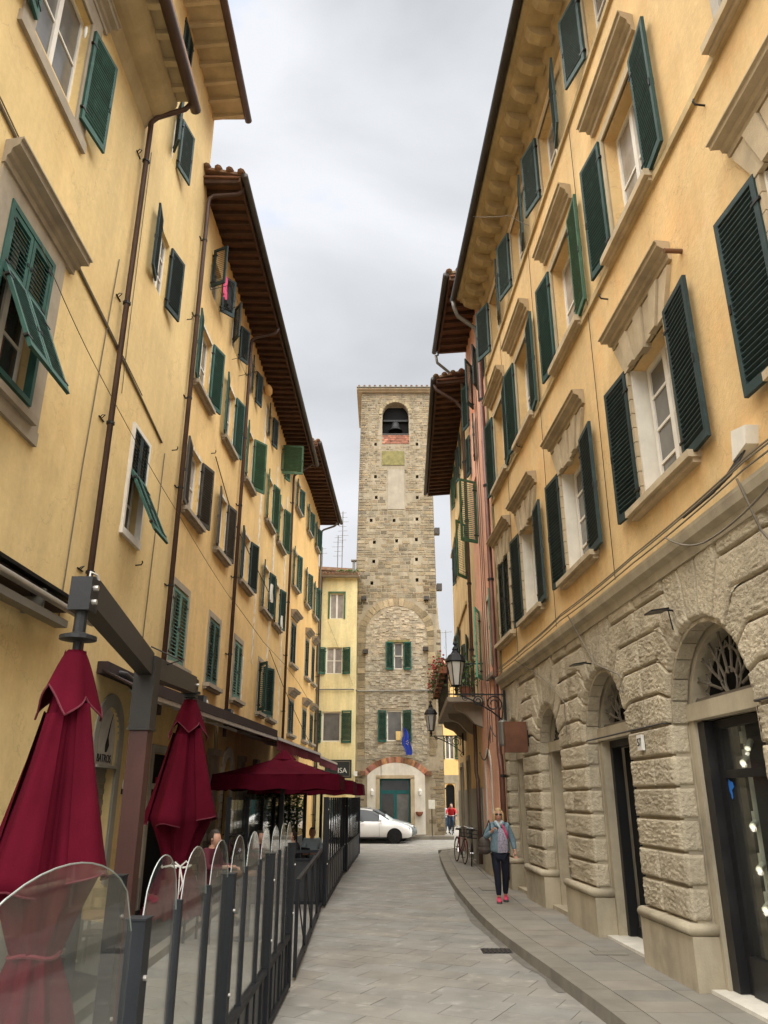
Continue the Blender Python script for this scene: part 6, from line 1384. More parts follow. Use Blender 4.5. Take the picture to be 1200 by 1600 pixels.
for gi, (y0, y1, xa, xb, n) in enumerate(((16.3, 23.0, -1.14, -1.12, 9), (23.4, 30.6, -1.06, -.92, 10))):
    f2 = thing('glass_screen', ['tall charcoal glass screen of the middle terrace', 'farthest tall charcoal glass screen ending beside the white car'][gi], 'fence', (xa, (y0 + y1) / 2, 0))
    for k in range(n + 1):
        u = k / n; y = y0 + (y1 - y0) * u; x = xa + (xb - xa) * u; w = .09 if k in (0, n) else .04
        post(y, x, 1.95, w, root=f2)
        if k < n:
            y2 = y0 + (y1 - y0) * (u + 1 / n); x2 = xa + (xb - xa) * (u + 1 / n)
            glass_panel(y + .04, y2 - .04, .72, 1.9, 0, f2, x, x2); m = MB(); m.hexa([(x - .01, y + .03, .1), (x + .01, y + .03, .1), (x2 + .01, y2 - .03, .1), (x2 - .01, y2 - .03, .1), (x - .01, y + .03, .68), (x + .01, y + .03, .68), (x2 + .01, y2 - .03, .68), (x2 - .01, y2 - .03, .68)]); m.build('sheet_panel', 'fence_panel', f2)
    for z in (.7, .08): m = MB(); m.bar((xa, y0, z), (xb, y1, z), .06, .05); m.build('rail', 'fence', f2)
    # rear side of the enclosure
    rb = thing('rear_screen', ['rear charcoal post row of the middle terrace toward the house', 'rear charcoal post row of the farthest terrace'][gi], 'fence', (-3.0, (y0 + y1) / 2, 0))
    for k in range(4):
        y = y0 + (y1 - y0) * k / 3; x = -3.05 + .1 * gi; post(y, x, 1.95, .08, root=rb)
        if k < 3: glass_panel(y + .05, y + (y1 - y0) / 3 - .05, .72, 1.9, 0, rb, x); m = MB(); m.box(x - .01, x + .01, y + .05, y + (y1 - y0) / 3 - .05, .1, .7); m.build('sheet_panel', 'fence_panel', rb)
# side return near the camera
rt = thing('side_screen', 'short charcoal side screen with a bolted post left of the near fence', 'fence', (-1.7, 5.2, 0))
post(5.2, -1.62, 1.5, .085, root=rt); post(6.9, -2.45, 1.62, .07, root=rt); glass_panel(5.25, 6.85, .2, 1.4, 0, rt, -1.64, -2.43)
m = MB(); m.bar((-1.62, 5.2, .1), (-2.45, 6.9, .1), .05, .06); m.build('bottom_rail', 'fence', rt)

# ------------------------------------------------------------------ parasol mast and closed parasols
ms = thing('parasol_mast', 'square red-brown mast with two dark steel arms carrying the closed maroon parasols', 'mast', (-1.86, 6.15, 0))
MX, MY = -1.86, 6.15
m = MB(); m.box(MX - .07, MX + .07, MY - .07, MY + .07, .05, 2.44); m.build('mast_cladding', 'mast_wood', ms)
m = MB(); m.box(MX - .08, MX + .08, MY - .08, MY + .08, 2.44, 2.99); m.box(MX - .085, MX + .085, MY - .085, MY + .085, 2.43, 2.45); m.build('mast_head', 'mast', ms)
U1 = Vector((-1.70, 4.28, 2.90)); U2 = Vector((-2.03, 8.3, 3.10))
for U, bn in ((U1, 'arm'), (U2, 'arm')):
    e = Vector((U.x, U.y, 3.06)); s = Vector((MX, MY, 2.92)); d = (e - s).normalized()
    m = MB(); m.bar(s + d * .08, e - d * .02, .11, .17); m.build(bn, 'mast', ms)
    m = MB(); m.box(U.x - .06, U.x + .06, U.y - .06, U.y + .06, 2.93, 3.12); m.build('clamp', 'iron', ms)
    for k in range(2): m = MB(); m.tube([(U.x + .06, U.y - .02, 2.98 + .08 * k), (U.x + .085, U.y - .02, 2.98 + .08 * k)], .016, 8); m.build('bolt', 'alu', ms)
m = MB(); m.tube([(U1.x + .02, U1.y, 3.12), (U1.x + .02, U1.y, 3.16), (U1.x + .05, U1.y + .03, 3.15), (U1.x + .06, U1.y + .04, 3.12)], .008, 6); m.build('shackle', 'alu', ms)
m = MB(); m.tube([(MX + .1, MY - .3, 3.02), (MX + .2, MY + .2, 3.0), (MX - .2, MY + .8, 3.02)], .006, 5); m.build('cord', 'wire_dark', ms)
m = MB(); m.box(MX - .35, MX + .35, MY - .35, MY + .35, 0.01, .06); m.build('base_plate', 'iron', ms)
def closed_parasol(U, L, label, seed, tie, wid=1.0, lower=True):
    rr = random.Random(seed); t = thing('closed_parasol', label, 'parasol', (U.x, U.y, U.z), 'closed maroon parasols')
    m = MB(); m.tube([(U.x, U.y, U.z + .05), (U.x, U.y, U.z - .12)], .035, 10); m.lathe([(.04, 0), (.10, .01), (.10, .03), (.04, .05)], (U.x, U.y, U.z - .14), 16); m.tube([(U.x, U.y, U.z - .1), (U.x, U.y, U.z - L * .8)], .024, 8); m.build('hub', 'iron', t)
    z0 = U.z - .2; NF = 8; N_ = 96
    def rad(v, a, top):
        fold = abs(((a * NF / (2 * PI)) % 1) - .5) * 2        # 1 at ribs, 0 between
        if top: return wid * (.06 + v * .2) * (1 - .0 * fold) * (.80 + .20 * fold)
        r = .062 + .235 * min(v / .57, 1) ** 1.15
        if v > .57: r = .297 - (.297 - .125) * clamp((v - .57) / max(.02, tie - .57)) ** .8
        if v > tie: r = .125 + .15 * math.sin(clamp((v - tie) / (1 - tie)) * PI / 2)
        dep = .36 * clamp(v / .25) * (1 if v < tie - .05 or v > tie + .05 else .45)
        return wid * r * (1 - dep * (1 - fold) ** 1.3)
    J = 46; vs = []; ph = [rr.uniform(-.12, .12) for _ in range(NF)]; hv = [rr.uniform(-.03, .03) for _ in range(NF)]
    for j in range(J + 1):
        v = j / J
        for i in range(N_):
            a = 2 * PI * i / N_ + .18 * v + .10 * math.sin(3 * v + i * .02); rb = int(i * NF / N_); r = rad(v, 2 * PI * i / N_, False) * (1 + .04 * math.sin(v * 11 + rb * 2) + hv[rb] + .16 * v * noise.noise(Vector((math.cos(a) * 3.2, math.sin(a) * 3.2, v * 1.6 + seed))) + .05 * noise.noise(Vector((math.cos(a) * 9, math.sin(a) * 9, v * 5 + seed))))
            vs.append((U.x + r * math.cos(a), U.y + r * math.sin(a), z0 - L * v + .012 * math.sin(i * .9 + v * 5)))
    m = MB(); m.add(vs, [(j * N_ + i, j * N_ + (i + 1) % N_, (j + 1) * N_ + (i + 1) % N_, (j + 1) * N_ + i) for j in range(J) for i in range(N_)])
    m.build('canopy', 'maroon', t, smooth=True)
    # wings: corner flaps of the canopy hanging lower than the tie
    for k, (a, l0, l1, w) in enumerate(((2.9, .16, .575, .62), (-.35, .14, .555, .55), (-1.75, .17, .585, .50))):
        q = []; Kk = 9; Jj = 22
        for j in range(Jj + 1):
            v = l0 + (l1 - l0) * j / Jj; base = rad(v, 0, False) + .008
            for i in range(Kk + 1):
                u = i / Kk - .5; aa = a + u * (w * 1.7) ; rr2 = base + wid * .085 * (v / l1) * (1 - (2 * u) ** 2) + .01 * math.sin(u * 12 + v * 6)
                q.append((U.x + rr2 * math.cos(aa), U.y + rr2 * math.sin(aa), z0 - L * v - .04 * abs(2 * u) * (j / Jj)))
        m = MB(); m.add(q, [(j * (Kk + 1) + i, j * (Kk + 1) + i + 1, (j + 1) * (Kk + 1) + i + 1, (j + 1) * (Kk + 1) + i) for j in range(Jj) for i in range(Kk)]); m.build('canopy_fold', 'maroon', t, smooth=True)
        e = MB(); e.tube(q[-(Kk + 1):], .006, 5); e.build('hem', 'hem', t)
    # vent cap
    N2 = 48; J2 = 12; vs = []
    for j in range(J2 + 1):
        v = j / J2
        for i in range(N2):
            a = 2 * PI * i / N2; f = abs(((i * 4 / N2) % 1) - .5) * 2; r = wid * (.055 + .105 * v ** .8) * (.92 + .26 * f * v + .1 * math.sin(i * .7) * v); z = z0 + .01 - (L * .165) * v * (.70 + .42 * f * v + .09 * math.sin(i * .26 + seed)); vs.append((U.x + r * math.cos(a + .3), U.y + r * math.sin(a + .3), z))
    m = MB(); m.add(vs, [(j * N2 + i, j * N2 + (i + 1) % N2, (j + 1) * N2 + (i + 1) % N2, (j + 1) * N2 + i) for j in range(J2) for i in range(N2)] + [tuple(range(N2))]); c_ = m.build('vent_cap', 'maroon', t, smooth=True)
    e = MB(); e.tube(vs[-N2:] + [vs[-N2]], .006, 5); e.build('hem', 'hem', c_)
    zt = z0 - L * tie; m = MB(); r = wid * .13
    m.tube([(U.x + r * math.cos(a), U.y + r * math.sin(a), zt + .01 * math.sin(a * 3)) for a in [2 * PI * i / 24 for i in range(25)]], .011, 6)
    if lower:
        fx, fy = U.x + r * .5, U.y - r * .9
        for sx in (-1, 1): m.tube([(fx, fy, zt), (fx + sx * .06, fy - .02, zt + .05), (fx + sx * .10, fy - .02, zt + .01), (fx + sx * .03, fy - .02, zt - .01)], .008, 5)
        m.tube([(fx, fy - .01, zt), (fx + .04, fy - .02, zt - .14), (fx + .02, fy - .02, zt - .24)], .008, 5); m.tube([(fx, fy - .01, zt), (fx + .01, fy - .02, zt - .3), (fx - .01, fy - .01, zt - .68)], .006, 5)
    m.build('tie_cord', 'white_plastic' if lower else 'maroon_light', t); return t
closed_parasol(U1, 1.98, 'nearer closed maroon parasol hanging at the left edge of the photo', 3, .74, .90, lower=False)
closed_parasol(U2, 2.02, 'farther closed maroon parasol tied with white cord, hanging beyond the mast', 8, .78, 1.05)

# ------------------------------------------------------------------ open parasols
def open_parasol(x, y, hw, zr, label, k):
    t = thing('open_parasol', label, 'parasol', (x, y, 0), 'open square maroon parasols'); ap = zr + (.44 if k == 0 else .32)
    m = MB(); m.box(x - .045, x + .045, y - .045, y + .045, .04, ap - .1); m.build('pole', 'black_plastic', t)
    m = MB(); K = 12; vs = []
    def zz(u, v): d = max(abs(u), abs(v)); return zr + (ap - zr) * (1 - d) ** 1.1 - .05 * math.sin(PI * d) * (abs(abs(u) - abs(v)) > .2)
    for j in range(K + 1):
        for i in range(K + 1):
            u, v = 2 * i / K - 1, 2 * j / K - 1; vs.append((x + u * hw, y + v * hw, zz(u, v)))
    m.add(vs, [(j * (K + 1) + i, j * (K + 1) + i + 1, (j + 1) * (K + 1) + i + 1, (j + 1) * (K + 1) + i) for j in range(K) for i in range(K)]); m.add([(a, b, c - .012) for a, b, c in vs], [(j * (K + 1) + i, j * (K + 1) + i + 1, (j + 1) * (K + 1) + i + 1, (j + 1) * (K + 1) + i) for j in range(K) for i in range(K)])
    m.build('canopy', 'maroon', t, smooth=True)
    # valance
    m = MB()
    for (ax, ay), (bx, by) in (((-1, -1), (1, -1)), ((1, -1), (1, 1)), ((1, 1), (-1, 1)), ((-1, 1), (-1, -1))):
        Kv = 16; q = []
        for i in range(Kv + 1):
            u = i / Kv; px, py = ax + (bx - ax) * u, ay + (by - ay) * u; w = 1 + .012 * math.sin(i * 2.1); q.append((x + px * hw * w, y + py * hw * w, zr + .01))
        m.add(q + [(a + .03 * (a - x) / hw, b + .03 * (b - y) / hw, zr - .31 - .025 * math.sin(i * 1.3)) for i, (a, b, c) in enumerate(q)], [(i, i + 1, Kv + 2 + i, Kv + 1 + i) for i in range(Kv)])
    m.build('valance', 'maroon', t, smooth=True)
    for sx in (-1, 1):
        for sy in (-1, 1): m = MB(); m.tube([(x + sx * hw * .98, y + sy * hw * .98, zr + .0), (x, y, ap - .12)], .014, 6); m.build('rib', 'black_plastic', t)
    m = MB(); m.lathe([(.3, ap - .08), (.12, ap + .08), (.03, ap + .14), (.0, ap + .16)], (x, y, 0), 8); m.build('vent_cap', 'maroon', t)
    m = MB(); m.box(x - .3, x + .3, y - .3, y + .3, .01, .08); m.build('base', 'iron', t)
open_parasol(-2.36, 19.15, 1.36, 2.42, 'nearest and widest-looking open maroon parasol over the seated guests', 0)
open_parasol(-2.2, 23.1, 1.36, 2.36, 'middle open maroon parasol, half hidden behind the nearest one', 1)
open_parasol(-2.05, 27.0, 1.36, 2.34, 'farthest open maroon parasol in front of the black sign', 2)

# ------------------------------------------------------------------ awnings
def awning(p0, p1, w0, w1, zb, label, val=None, valmat='maroon_light', arms=3, bar='alu', thick=.10):
    """front bar p0->p1, wall line w0->w1 (x,y)"""
    t = thing('awning', label, 'awning', ((w0[0] + w1[0]) / 2, (w0[1] + w1[1]) / 2, zb)); A, B = Vector(p0), Vector(p1); W0, W1 = Vector((*w0, zb + .45)), Vector((*w1, zb + .45))
    m = MB(); m.hexa([A, B, W1, W0, A + Z * .03, B + Z * .03, W1 + Z * .03, W0 + Z * .03]); m.build('canvas', 'canvas_dark', t)
    m = MB(); m.bar(A - Z * .02, B - Z * .02, .06, .07); m.build('front_bar', bar, t)
    if not val: m = MB(); m.bar(A + Z * .09, B + Z * .09, .10, .16); m.build('canvas_roll', 'canvas_dark', t)
    m = MB(); m.bar(W0 + Z * .05, W1 + Z * .05, .16, .18); m.build('cassette', 'canvas_dark', t)
    for k in range(arms):
        u = (k + .5) / arms; f = A.lerp(B, u); w = W0.lerp(W1, u); e = f.lerp(w, .5) + (B - A).normalized() * .5 - Z * .12
        m = MB(); m.bar(w - Z * .12, e, .05, .05); m.bar(e, f - Z * .03, .05, .05); m.build('arm', 'alu', t)
    if val:
        m = MB(); K = int((B - A).length / .12); q0 = [A.lerp(B, i / K) + Z * .02 for i in range(K + 1)]; nx = (B - A).normalized().cross(Z)
        m.add([q + nx * .015 * math.sin(i * 2.2) for i, q in enumerate(q0)] + [q - Z * (val + .02 * math.sin(i * 1.9)) + nx * .035 * math.sin(i * 2.2) for i, q in enumerate(q0)], [(i, i + 1, K + 2 + i, K + 1 + i) for i in range(K)]); m.build('valance', valmat, t, smooth=True)
    return t
awning((-3.30, 10.9, 3.30), (-2.62, 19.4, 3.30), (-4.26, 11.8), (-4.18, 19.9), 3.30, 'long dark awning over the shop fronts of the left houses')
awning((-2.60, 19.6, 3.32), (-2.2, 28.0, 3.36), (-4.15, 20.1), (-3.95, 28.2), 3.32, 'maroon fringed awning beyond the long dark one', .32)
awning((-2.25, 28.3, 3.30), (-2.0, 34.5, 3.30), (-3.9, 28.5), (-3.6, 34.5), 3.30, 'farthest maroon fringed awning just below the cream house', .32)
aw = thing('awning', 'half-open awning with a bright steel front bar at the left edge of the photo', 'awning', L1(7, .3, 4.2))
m = MB(); m.hexa([L1(3, .0, 4.42), L1(10.35, .0, 4.42), L1(10.35, .32, 4.34), L1(3, .32, 4.34), L1(3, 0, 4.46), L1(10.35, 0, 4.46), L1(10.35, .34, 4.37), L1(3, .34, 4.37)]); m.build('roof_strip', 'black_plastic', aw)
m = MB(); m.tube([L1(3, .36, 4.18), L1(10.45, .36, 4.18)], .045, 12); m.build('front_bar', 'alu', aw, smooth=True)
m = MB(); m.fbox(L1, 3, 9.9, .02, .22, 4.2, 4.34); m.build('roller', 'canvas_dark', aw)
m = MB(); m.fbox(L1, 3, 9.7, .18, .34, 3.96, 4.05); m.fbox(L1, 9.0, 9.05, .05, .3, 4.0, 4.3); m.build('lower_rail', 'zinc', aw)

# ------------------------------------------------------------------ people
def skin_mesh(verts, edges, levels=1):
    """verts: list of (x,y,z,r); grown with a Skin modifier"""
    me = bpy.data.meshes.new('sk'); me.from_pydata([v[:3] for v in verts], edges, []); o = bpy.data.objects.new('sk', me); C.objects.link(o)
    md = o.modifiers.new('s', 'SKIN'); md.use_smooth_shade = True; lay = me.skin_vertices[0] if me.skin_vertices else None
    if lay is None:
        bm = bmesh.new(); bm.from_mesh(me); bm.verts.layers.skin.verify(); bm.to_mesh(me); bm.free(); lay = me.skin_vertices[0]
    for i, v in enumerate(verts):
        r = v[3]; lay.data[i].radius = (r, r) if not isinstance(r, tuple) else r; lay.data[i].use_root = (i == 0)
    if levels: ss = o.modifiers.new('u', 'SUBSURF'); ss.levels = levels; ss.render_levels = levels
    dg = bpy.context.evaluated_depsgraph_get(); dg.update(); r = bpy.data.meshes.new_from_object(o.evaluated_get(dg)); bpy.data.objects.remove(o); return r
def add_mesh(m, me, mat=Matrix.Identity(4)):
    m.add([mat @ v.co for v in me.vertices], [tuple(p.vertices) for p in me.polygons]); return m
def person(loc, yaw, J, label, outfit, group=None, hair='short', glasses=False, h=1.0):
    """J: joints in local coordinates (facing -y, x to its left as seen from the front); outfit: materials"""
    t = thing('person', label, 'person', loc, group); Mx = Matrix.Translation(Vector(loc)) @ Matrix.Rotation(yaw, 4, 'Z') @ Matrix.Scale(h, 4)
    V = lambda n: Vector(J[n])
    def chain(lst, lev=1):
        vs = []; es = []
        for ch in lst:
            k0 = None
            for item in ch:
                if isinstance(item, int): k0 = item; continue
                vs.append(item)
                if k0 is not None: es.append((k0, len(vs) - 1))
                k0 = len(vs) - 1
        return skin_mesh(vs, es, lev)
    def v4(p, r): p = Vector(p); return (p.x, p.y, p.z, r)
    mid = lambda a, b, u=.5: Vector(a).lerp(Vector(b), u)
    # body: pelvis, spine, neck, arms, legs, hands in one skin
    bv = []; be = []
    def add(p, r, par=None): bv.append(v4(p, r)); (be.append((par, len(bv) - 1)) if par is not None else None); return len(bv) - 1
    pe = add(V('pelvis'), .095); ch = add(V('chest'), .10, pe); nk = add(V('neck'), .050, ch); hd = add(mid(V('neck'), V('head'), .6), .052, nk)
    for s in 'LR':
        sh = add(V('sh' + s), .055, ch); el = add(V('el' + s), .040, sh); wr = add(V('wr' + s), .026, el)
        d = (V('wr' + s) - V('el' + s)).normalized(); pm_ = add(V('wr' + s) + d * .055, .030, wr); 
        hp = add(V('hip' + s), .075, pe); kn = add(V('kn' + s), .050, hp); an = add(V('an' + s), .038, kn)
    me = skin_mesh(bv, be, 2); m = MB(); add_mesh(m, me, Mx)
    # fingers
    for s in 'LR':
        wr = V('wr' + s); d = (wr - V('el' + s)).normalized(); sd = Vector((1, 0, 0)) if abs(d.x) < .7 else Vector((0, 0, 1)); sd = (sd - d * sd.dot(d)).normalized(); cu = d.cross(sd) * (-1 if s == 'L' else 1)
        if cu.y > 0: cu = -cu
        for f, (off, ln) in enumerate(((-.024, .062), (-.008, .072), (.008, .068), (.022, .055))):
            b = wr + d * .075 + sd * off; m2 = MB(); pts = [b, b + d * ln * .45 + cu * .008, b + d * ln * .75 + cu * .026, b + d * ln * .85 + cu * .045]; m2.tube(pts, [.0095, .009, .008, .006], 7)
            m.add([Mx @ Vector(p) for p in m2.v], m2.f)
        b = wr + d * .03 + sd * -.026; m2 = MB(); m2.tube([b, b + d * .03 - sd * .022 + cu * .01, b + d * .055 - sd * .022 + cu * .022], [.012, .010, .007], 7); m.add([Mx @ Vector(p) for p in m2.v], m2.f)
    # head with face
    H = V('head'); hm = MB(); n_, m_ = 20, 16; vs = []
    for i in range(m_ + 1):
        a = -PI / 2 + PI * i / m_
        for j in range(n_):
            b = 2 * PI * j / n_; x = .074 * math.cos(a) * math.cos(b); y = .094 * math.cos(a) * math.sin(b); z = .115 * math.sin(a)
            if z < 0: x *= 1 - .30 * (-z / .115) ** 1.5; y = y * (1 - .22 * (-z / .115)) - .012 * (-z / .115)
            if y < -.05 and abs(x) < .022:
                y -= .016 * math.exp(-((z + .015) / .022) ** 2) * (1 - abs(x) / .022)      # nose
                y -= .006 * math.exp(-((z + .058) / .008) ** 2)                              # lips
            if y < -.04 and 0 < z < .03 and .015 < abs(x) < .05: y += .006                    # eye hollows
            vs.append(H + Vector((x, y, z)))
    hm.add(vs, [(i * n_ + j, i * n_ + (j + 1) % n_, (i + 1) * n_ + (j + 1) % n_, (i + 1) * n_ + j) for i in range(m_) for j in range(n_)])
    for sx in (-1, 1): hm.ball(H + Vector((sx * .074, .005, -.005)), .010, .018, .028, 8, 6)
    m.add([Mx @ Vector(p) for p in hm.v], hm.f); m.build('body', outfit.get('skin', 'skin'), t, smooth=True)
    def part(name, mb, mat, sm=True): q = MB(); q.add([Mx @ Vector(p) for p in mb.v], mb.f); return q.build(name, mat, t, smooth=sm)
    if not glasses:
        e = MB(); [e.ball(H + Vector((sx * .028, -.083, .012)), .010, .006, .007, 6, 5) for sx in (-1, 1)]; part('eyes', e, 'ink')
    else:
        e = MB(); [e.ball(H + Vector((sx * .033, -.088, .012)), .030, .010, .020, 12, 8) for sx in (-1, 1)]; e.tube([H + Vector((-.03, -.095, .016)), H + Vector((.03, -.095, .016))], .005, 5); [e.tube([H + Vector((sx * .06, -.08, .016)), H + Vector((sx * .078, .01, .01))], .004, 5) for sx in (-1, 1)]; part('sunglasses', e, 'black_plastic')
    e = MB(); e.ball(H + Vector((0, -.088, -.056)), .022, .008, .0055, 8, 5); part('lips', e, 'pink')
    # hair
    hr = MB(); vs = []; fs = []; nn, mm = 28, 20
    for i in range(mm + 1):
        a = -PI / 2 + PI * i / mm
        for j in range(nn):
            b = 2 * PI * j / nn; x = math.cos(a) * math.cos(b); y = math.cos(a) * math.sin(b); z = math.sin(a); k = 1.12 + .02 * math.sin(j * 5 + i)
            vs.append(H + Vector((x * .074 * k, y * .094 * k + .006, z * .115 * 1.1 + .006)))
    for i in range(mm):
        for j in range(nn):
            a = -PI / 2 + PI * (i + .5) / mm; b = 2 * PI * (j + .5) / nn; y = math.cos(a) * math.sin(b); z = math.sin(a)
            keep = (z > .55 + .0 * y) or (y > -.25 and z > -.35) or (y > .15 and z > -.75) if hair != 'bald' else False
            if keep: fs.append((i * nn + j, i * nn + (j + 1) % nn, (i + 1) * nn + (j + 1) % nn, (i + 1) * nn + j))
    if fs: hr.add(vs, fs)
    if hair == 'long':
        for sx in (-1, 1):
            for q in range(7):
                x = sx * (.062 + .008 * math.sin(q * 2)); y = -.045 + q * .02
                hr.tube([H + Vector((x * .8, y, .07)), H + Vector((x * 1.25, y, .0)), H + Vector((x * 1.3, y + .005, -.08)), H + Vector((x * 1.45, y + .01, -.17 - .01 * (q % 3)))], [.018, .022, .02, .008], 6)
        for q in range(9): hr.tube([H + Vector(((q - 4) * .016, .085, .04)), H + Vector(((q - 4) * .02, .10, -.06)), H + Vector(((q - 4) * .02, .095, -.18))], [.02, .024, .01], 6)
    if hair != 'bald': part('hair', hr, outfit['hair'])
    # clothes
    def garment(name, lst, mat, lev=2): me = chain(lst, lev); q = MB(); add_mesh(q, me, Mx); return q.build(name, mat, t, smooth=True)
    P, Ct, Nk = V('pelvis'), V('chest'), V('neck')
    w = outfit.get('bulk', 1.0)
    tor = [v4(P + Vector((0, 0, -.085)), (.195 * w, .160 * w)), v4(P + Vector((0, 0, .05)), (.175 * w, .135 * w)), v4(mid(P, Ct), (.168 * w, .135 * w)), v4(Ct, (.165 * w, .125 * w)), v4(mid(Ct, Nk, .8), (.07, .065))]
    arms = [[3, v4(V('sh' + s), .072 * w), v4(mid(V('sh' + s), V('el' + s)), .062 * w), v4(V('el' + s), .056 * w), v4(mid(V('el' + s), V('wr' + s), .85), .043)] for s in 'LR']
    garment('jacket', [tor] + arms, outfit['top'])
    w = outfit.get('legw', w)
    legs = [[v4(P + Vector((0, 0, -.06)), (.135 * w, .11 * w))]] + [[0, v4(V('hip' + s) - Vector((0, 0, .05)), .105 * w), v4(mid(V('hip' + s), V('kn' + s), .5), .100 * w), v4(V('kn' + s), .078 * w), v4(mid(V('kn' + s), V('an' + s), .5), .070 * w), v4(V('an' + s) + Vector((0, 0, .02)), .046)] for s in 'LR']
    garment('trousers', legs, outfit['legs'])
    for s in 'LR':
        a = V('an' + s); tdir = Vector(J.get('toe' + s, (0, -1, 0))).normalized(); e = MB(); e2 = MB(); sd = Vector((tdir.y, -tdir.x, 0)).normalized()
        vs = []; prof = [(-.07, .035, .075), (-.05, .040, .085), (.0, .040, .075), (.07, .045, .045), (.13, .042, .038), (.17, .022, .028)]
        for (d_, hw_, ht) in prof:
            c_ = Vector((a.x, a.y, a.z - .085)) + tdir * d_
            for ang in range(8): q = 2 * PI * ang / 8; vs.append(c_ + sd * hw_ * math.cos(q) + Vector((0, 0, .022 + ht * .5 + ht * .55 * math.sin(q))))
        e.add(vs, [(i * 8 + j, i * 8 + (j + 1) % 8, (i + 1) * 8 + (j + 1) % 8, (i + 1) * 8 + j) for i in range(5) for j in range(8)] + [tuple(range(8)), tuple(range(40, 48))]); sh_o = part('shoe', e, outfit['shoe'])
        c_ = Vector((a.x, a.y, a.z - .085)); q = [c_ + tdir * d_ + sd * k * hw_ * 1.05 for d_, hw_, k in ((-.075, .03, 1), (.0, .042, 1), (.1, .047, 1), (.17, .02, 1), (.17, .02, -1), (.1, .047, -1), (.0, .042, -1), (-.075, .03, -1))]; e2.prism(q, (0, 0, .028)); q2 = MB(); q2.add([Mx @ Vector(p) for p in e2.v], e2.f); q2.build('sole', outfit.get('sole', 'sole'), sh_o)
    return t, Mx
walk_ = dict(pelvis=(0, 0, .90), chest=(0, .0, 1.22), neck=(0, -.01, 1.40), head=(0, -.025, 1.515), shL=(.155, 0, 1.315), elL=(.25, .02, 1.07), wrL=(.275, -.07, .86), shR=(-.155, 0, 1.315), elR=(-.265, .03, 1.10), wrR=(-.13, -.16, 1.24),
             hipL=(.09, 0, .84), knL=(.085, .02, .46), anL=(.07, .14, .10), hipR=(-.09, 0, .84), knR=(-.07, -.07, .47), anR=(-.06, -.10, .088))
wo_, Mw = person((2.2, 16.0, .12), R(-6), walk_, 'blonde woman in sunglasses, denim jacket and pink trainers walking along the right pavement', dict(top='denim', legs='navy', shoe='pink', hair='hair_blonde', bulk=1.12, legw=.93), hair='long', glasses=True, h=1.0)
def wpart(name, mb, mat, par, sm=True): q = MB(); q.add([Mw @ Vector(p) for p in mb.v], mb.f); return q.build(name, mat, par, smooth=sm)
e = MB(); vs = []
for j in range(9):
    z = 1.28 - j * .053
    for i in range(7): a = -PI / 2 + .12 + (i / 6 - .5) * (.75 + .05 * j); r = (.185 + .018 * math.sin(j * .5), .165 + .024 * math.sin(j * .5)); vs.append((.03 + r[0] * math.cos(a), r[1] * math.sin(a), z))
e.add(vs, [(j * 7 + i, j * 7 + i + 1, (j + 1) * 7 + i + 1, (j + 1) * 7 + i) for j in range(8) for i in range(6)]); wpart('printed_top', e, 'print_top', wo_)
e = MB(); e.tube([(-.075, .01, 1.42), (-.06, -.075, 1.385), (.0, -.125, 1.32), (.02, -.15, 1.25)], [.03, .032, .028, .018], 8); e.tube([(.075, .01, 1.42), (.06, -.075, 1.385), (.01, -.125, 1.34)], [.03, .032, .025], 8); wpart('scarf', e, 'scarf', wo_)
e = MB(); e.tube([(.05, -.10, 1.36), (.09, -.155, 1.27), (.13, -.165, 1.18), (.15, -.165, 1.10)], [.02, .024, .024, .014], 8); wpart('scarf_end', e, 'scarf_pink', wo_)
e = MB(); e.tube([(-.075, .0, 1.41), (-.085, -.09, 1.37), (-.03, -.14, 1.30)], [.02, .03, .016], 6); e.tube([(.075, .0, 1.41), (.085, -.09, 1.37), (.05, -.14, 1.30)], [.02, .03, .016], 6); wpart('collar', e, 'denim', wo_)
e = MB(); e.tube([(.30, -.05, .88), (.262, -.09, .885), (.25, -.05, .89), (.275, -.03, .89), (.30, -.05, .88)], .010, 6); wpart('bracelet', e, 'ink', wo_)
bg_ = thing('handbag', 'brown leather shoulder bag hanging behind the arm of the walking woman', 'bag', Mw @ Vector((-.24, .05, .95)))
e = MB(); bp = [(-.13, .0), (.11, .0), (.14, .12), (.10, .27), (-.06, .29), (-.13, .18)]
e.ball((-.285, .03, .98), .125, .07, .15, 14, 10); e.ball((-.285, .03, .90), .135, .075, .09, 14, 8); q = MB(); q.add([Mw @ Vector(p) for p in e.v], e.f); q.build('bag_body', 'bag_brown', bg_)
e = MB(); e.tube([(-.34, .05, 1.1), (-.24, .03, 1.28), (-.185, .0, 1.42), (-.17, -.08, 1.36), (-.17, -.12, 1.22), (-.2, .02, 1.12)], .011, 6); q = MB(); q.add([Mw @ Vector(p) for p in e.v], e.f); q.build('strap', 'ink', bg_)
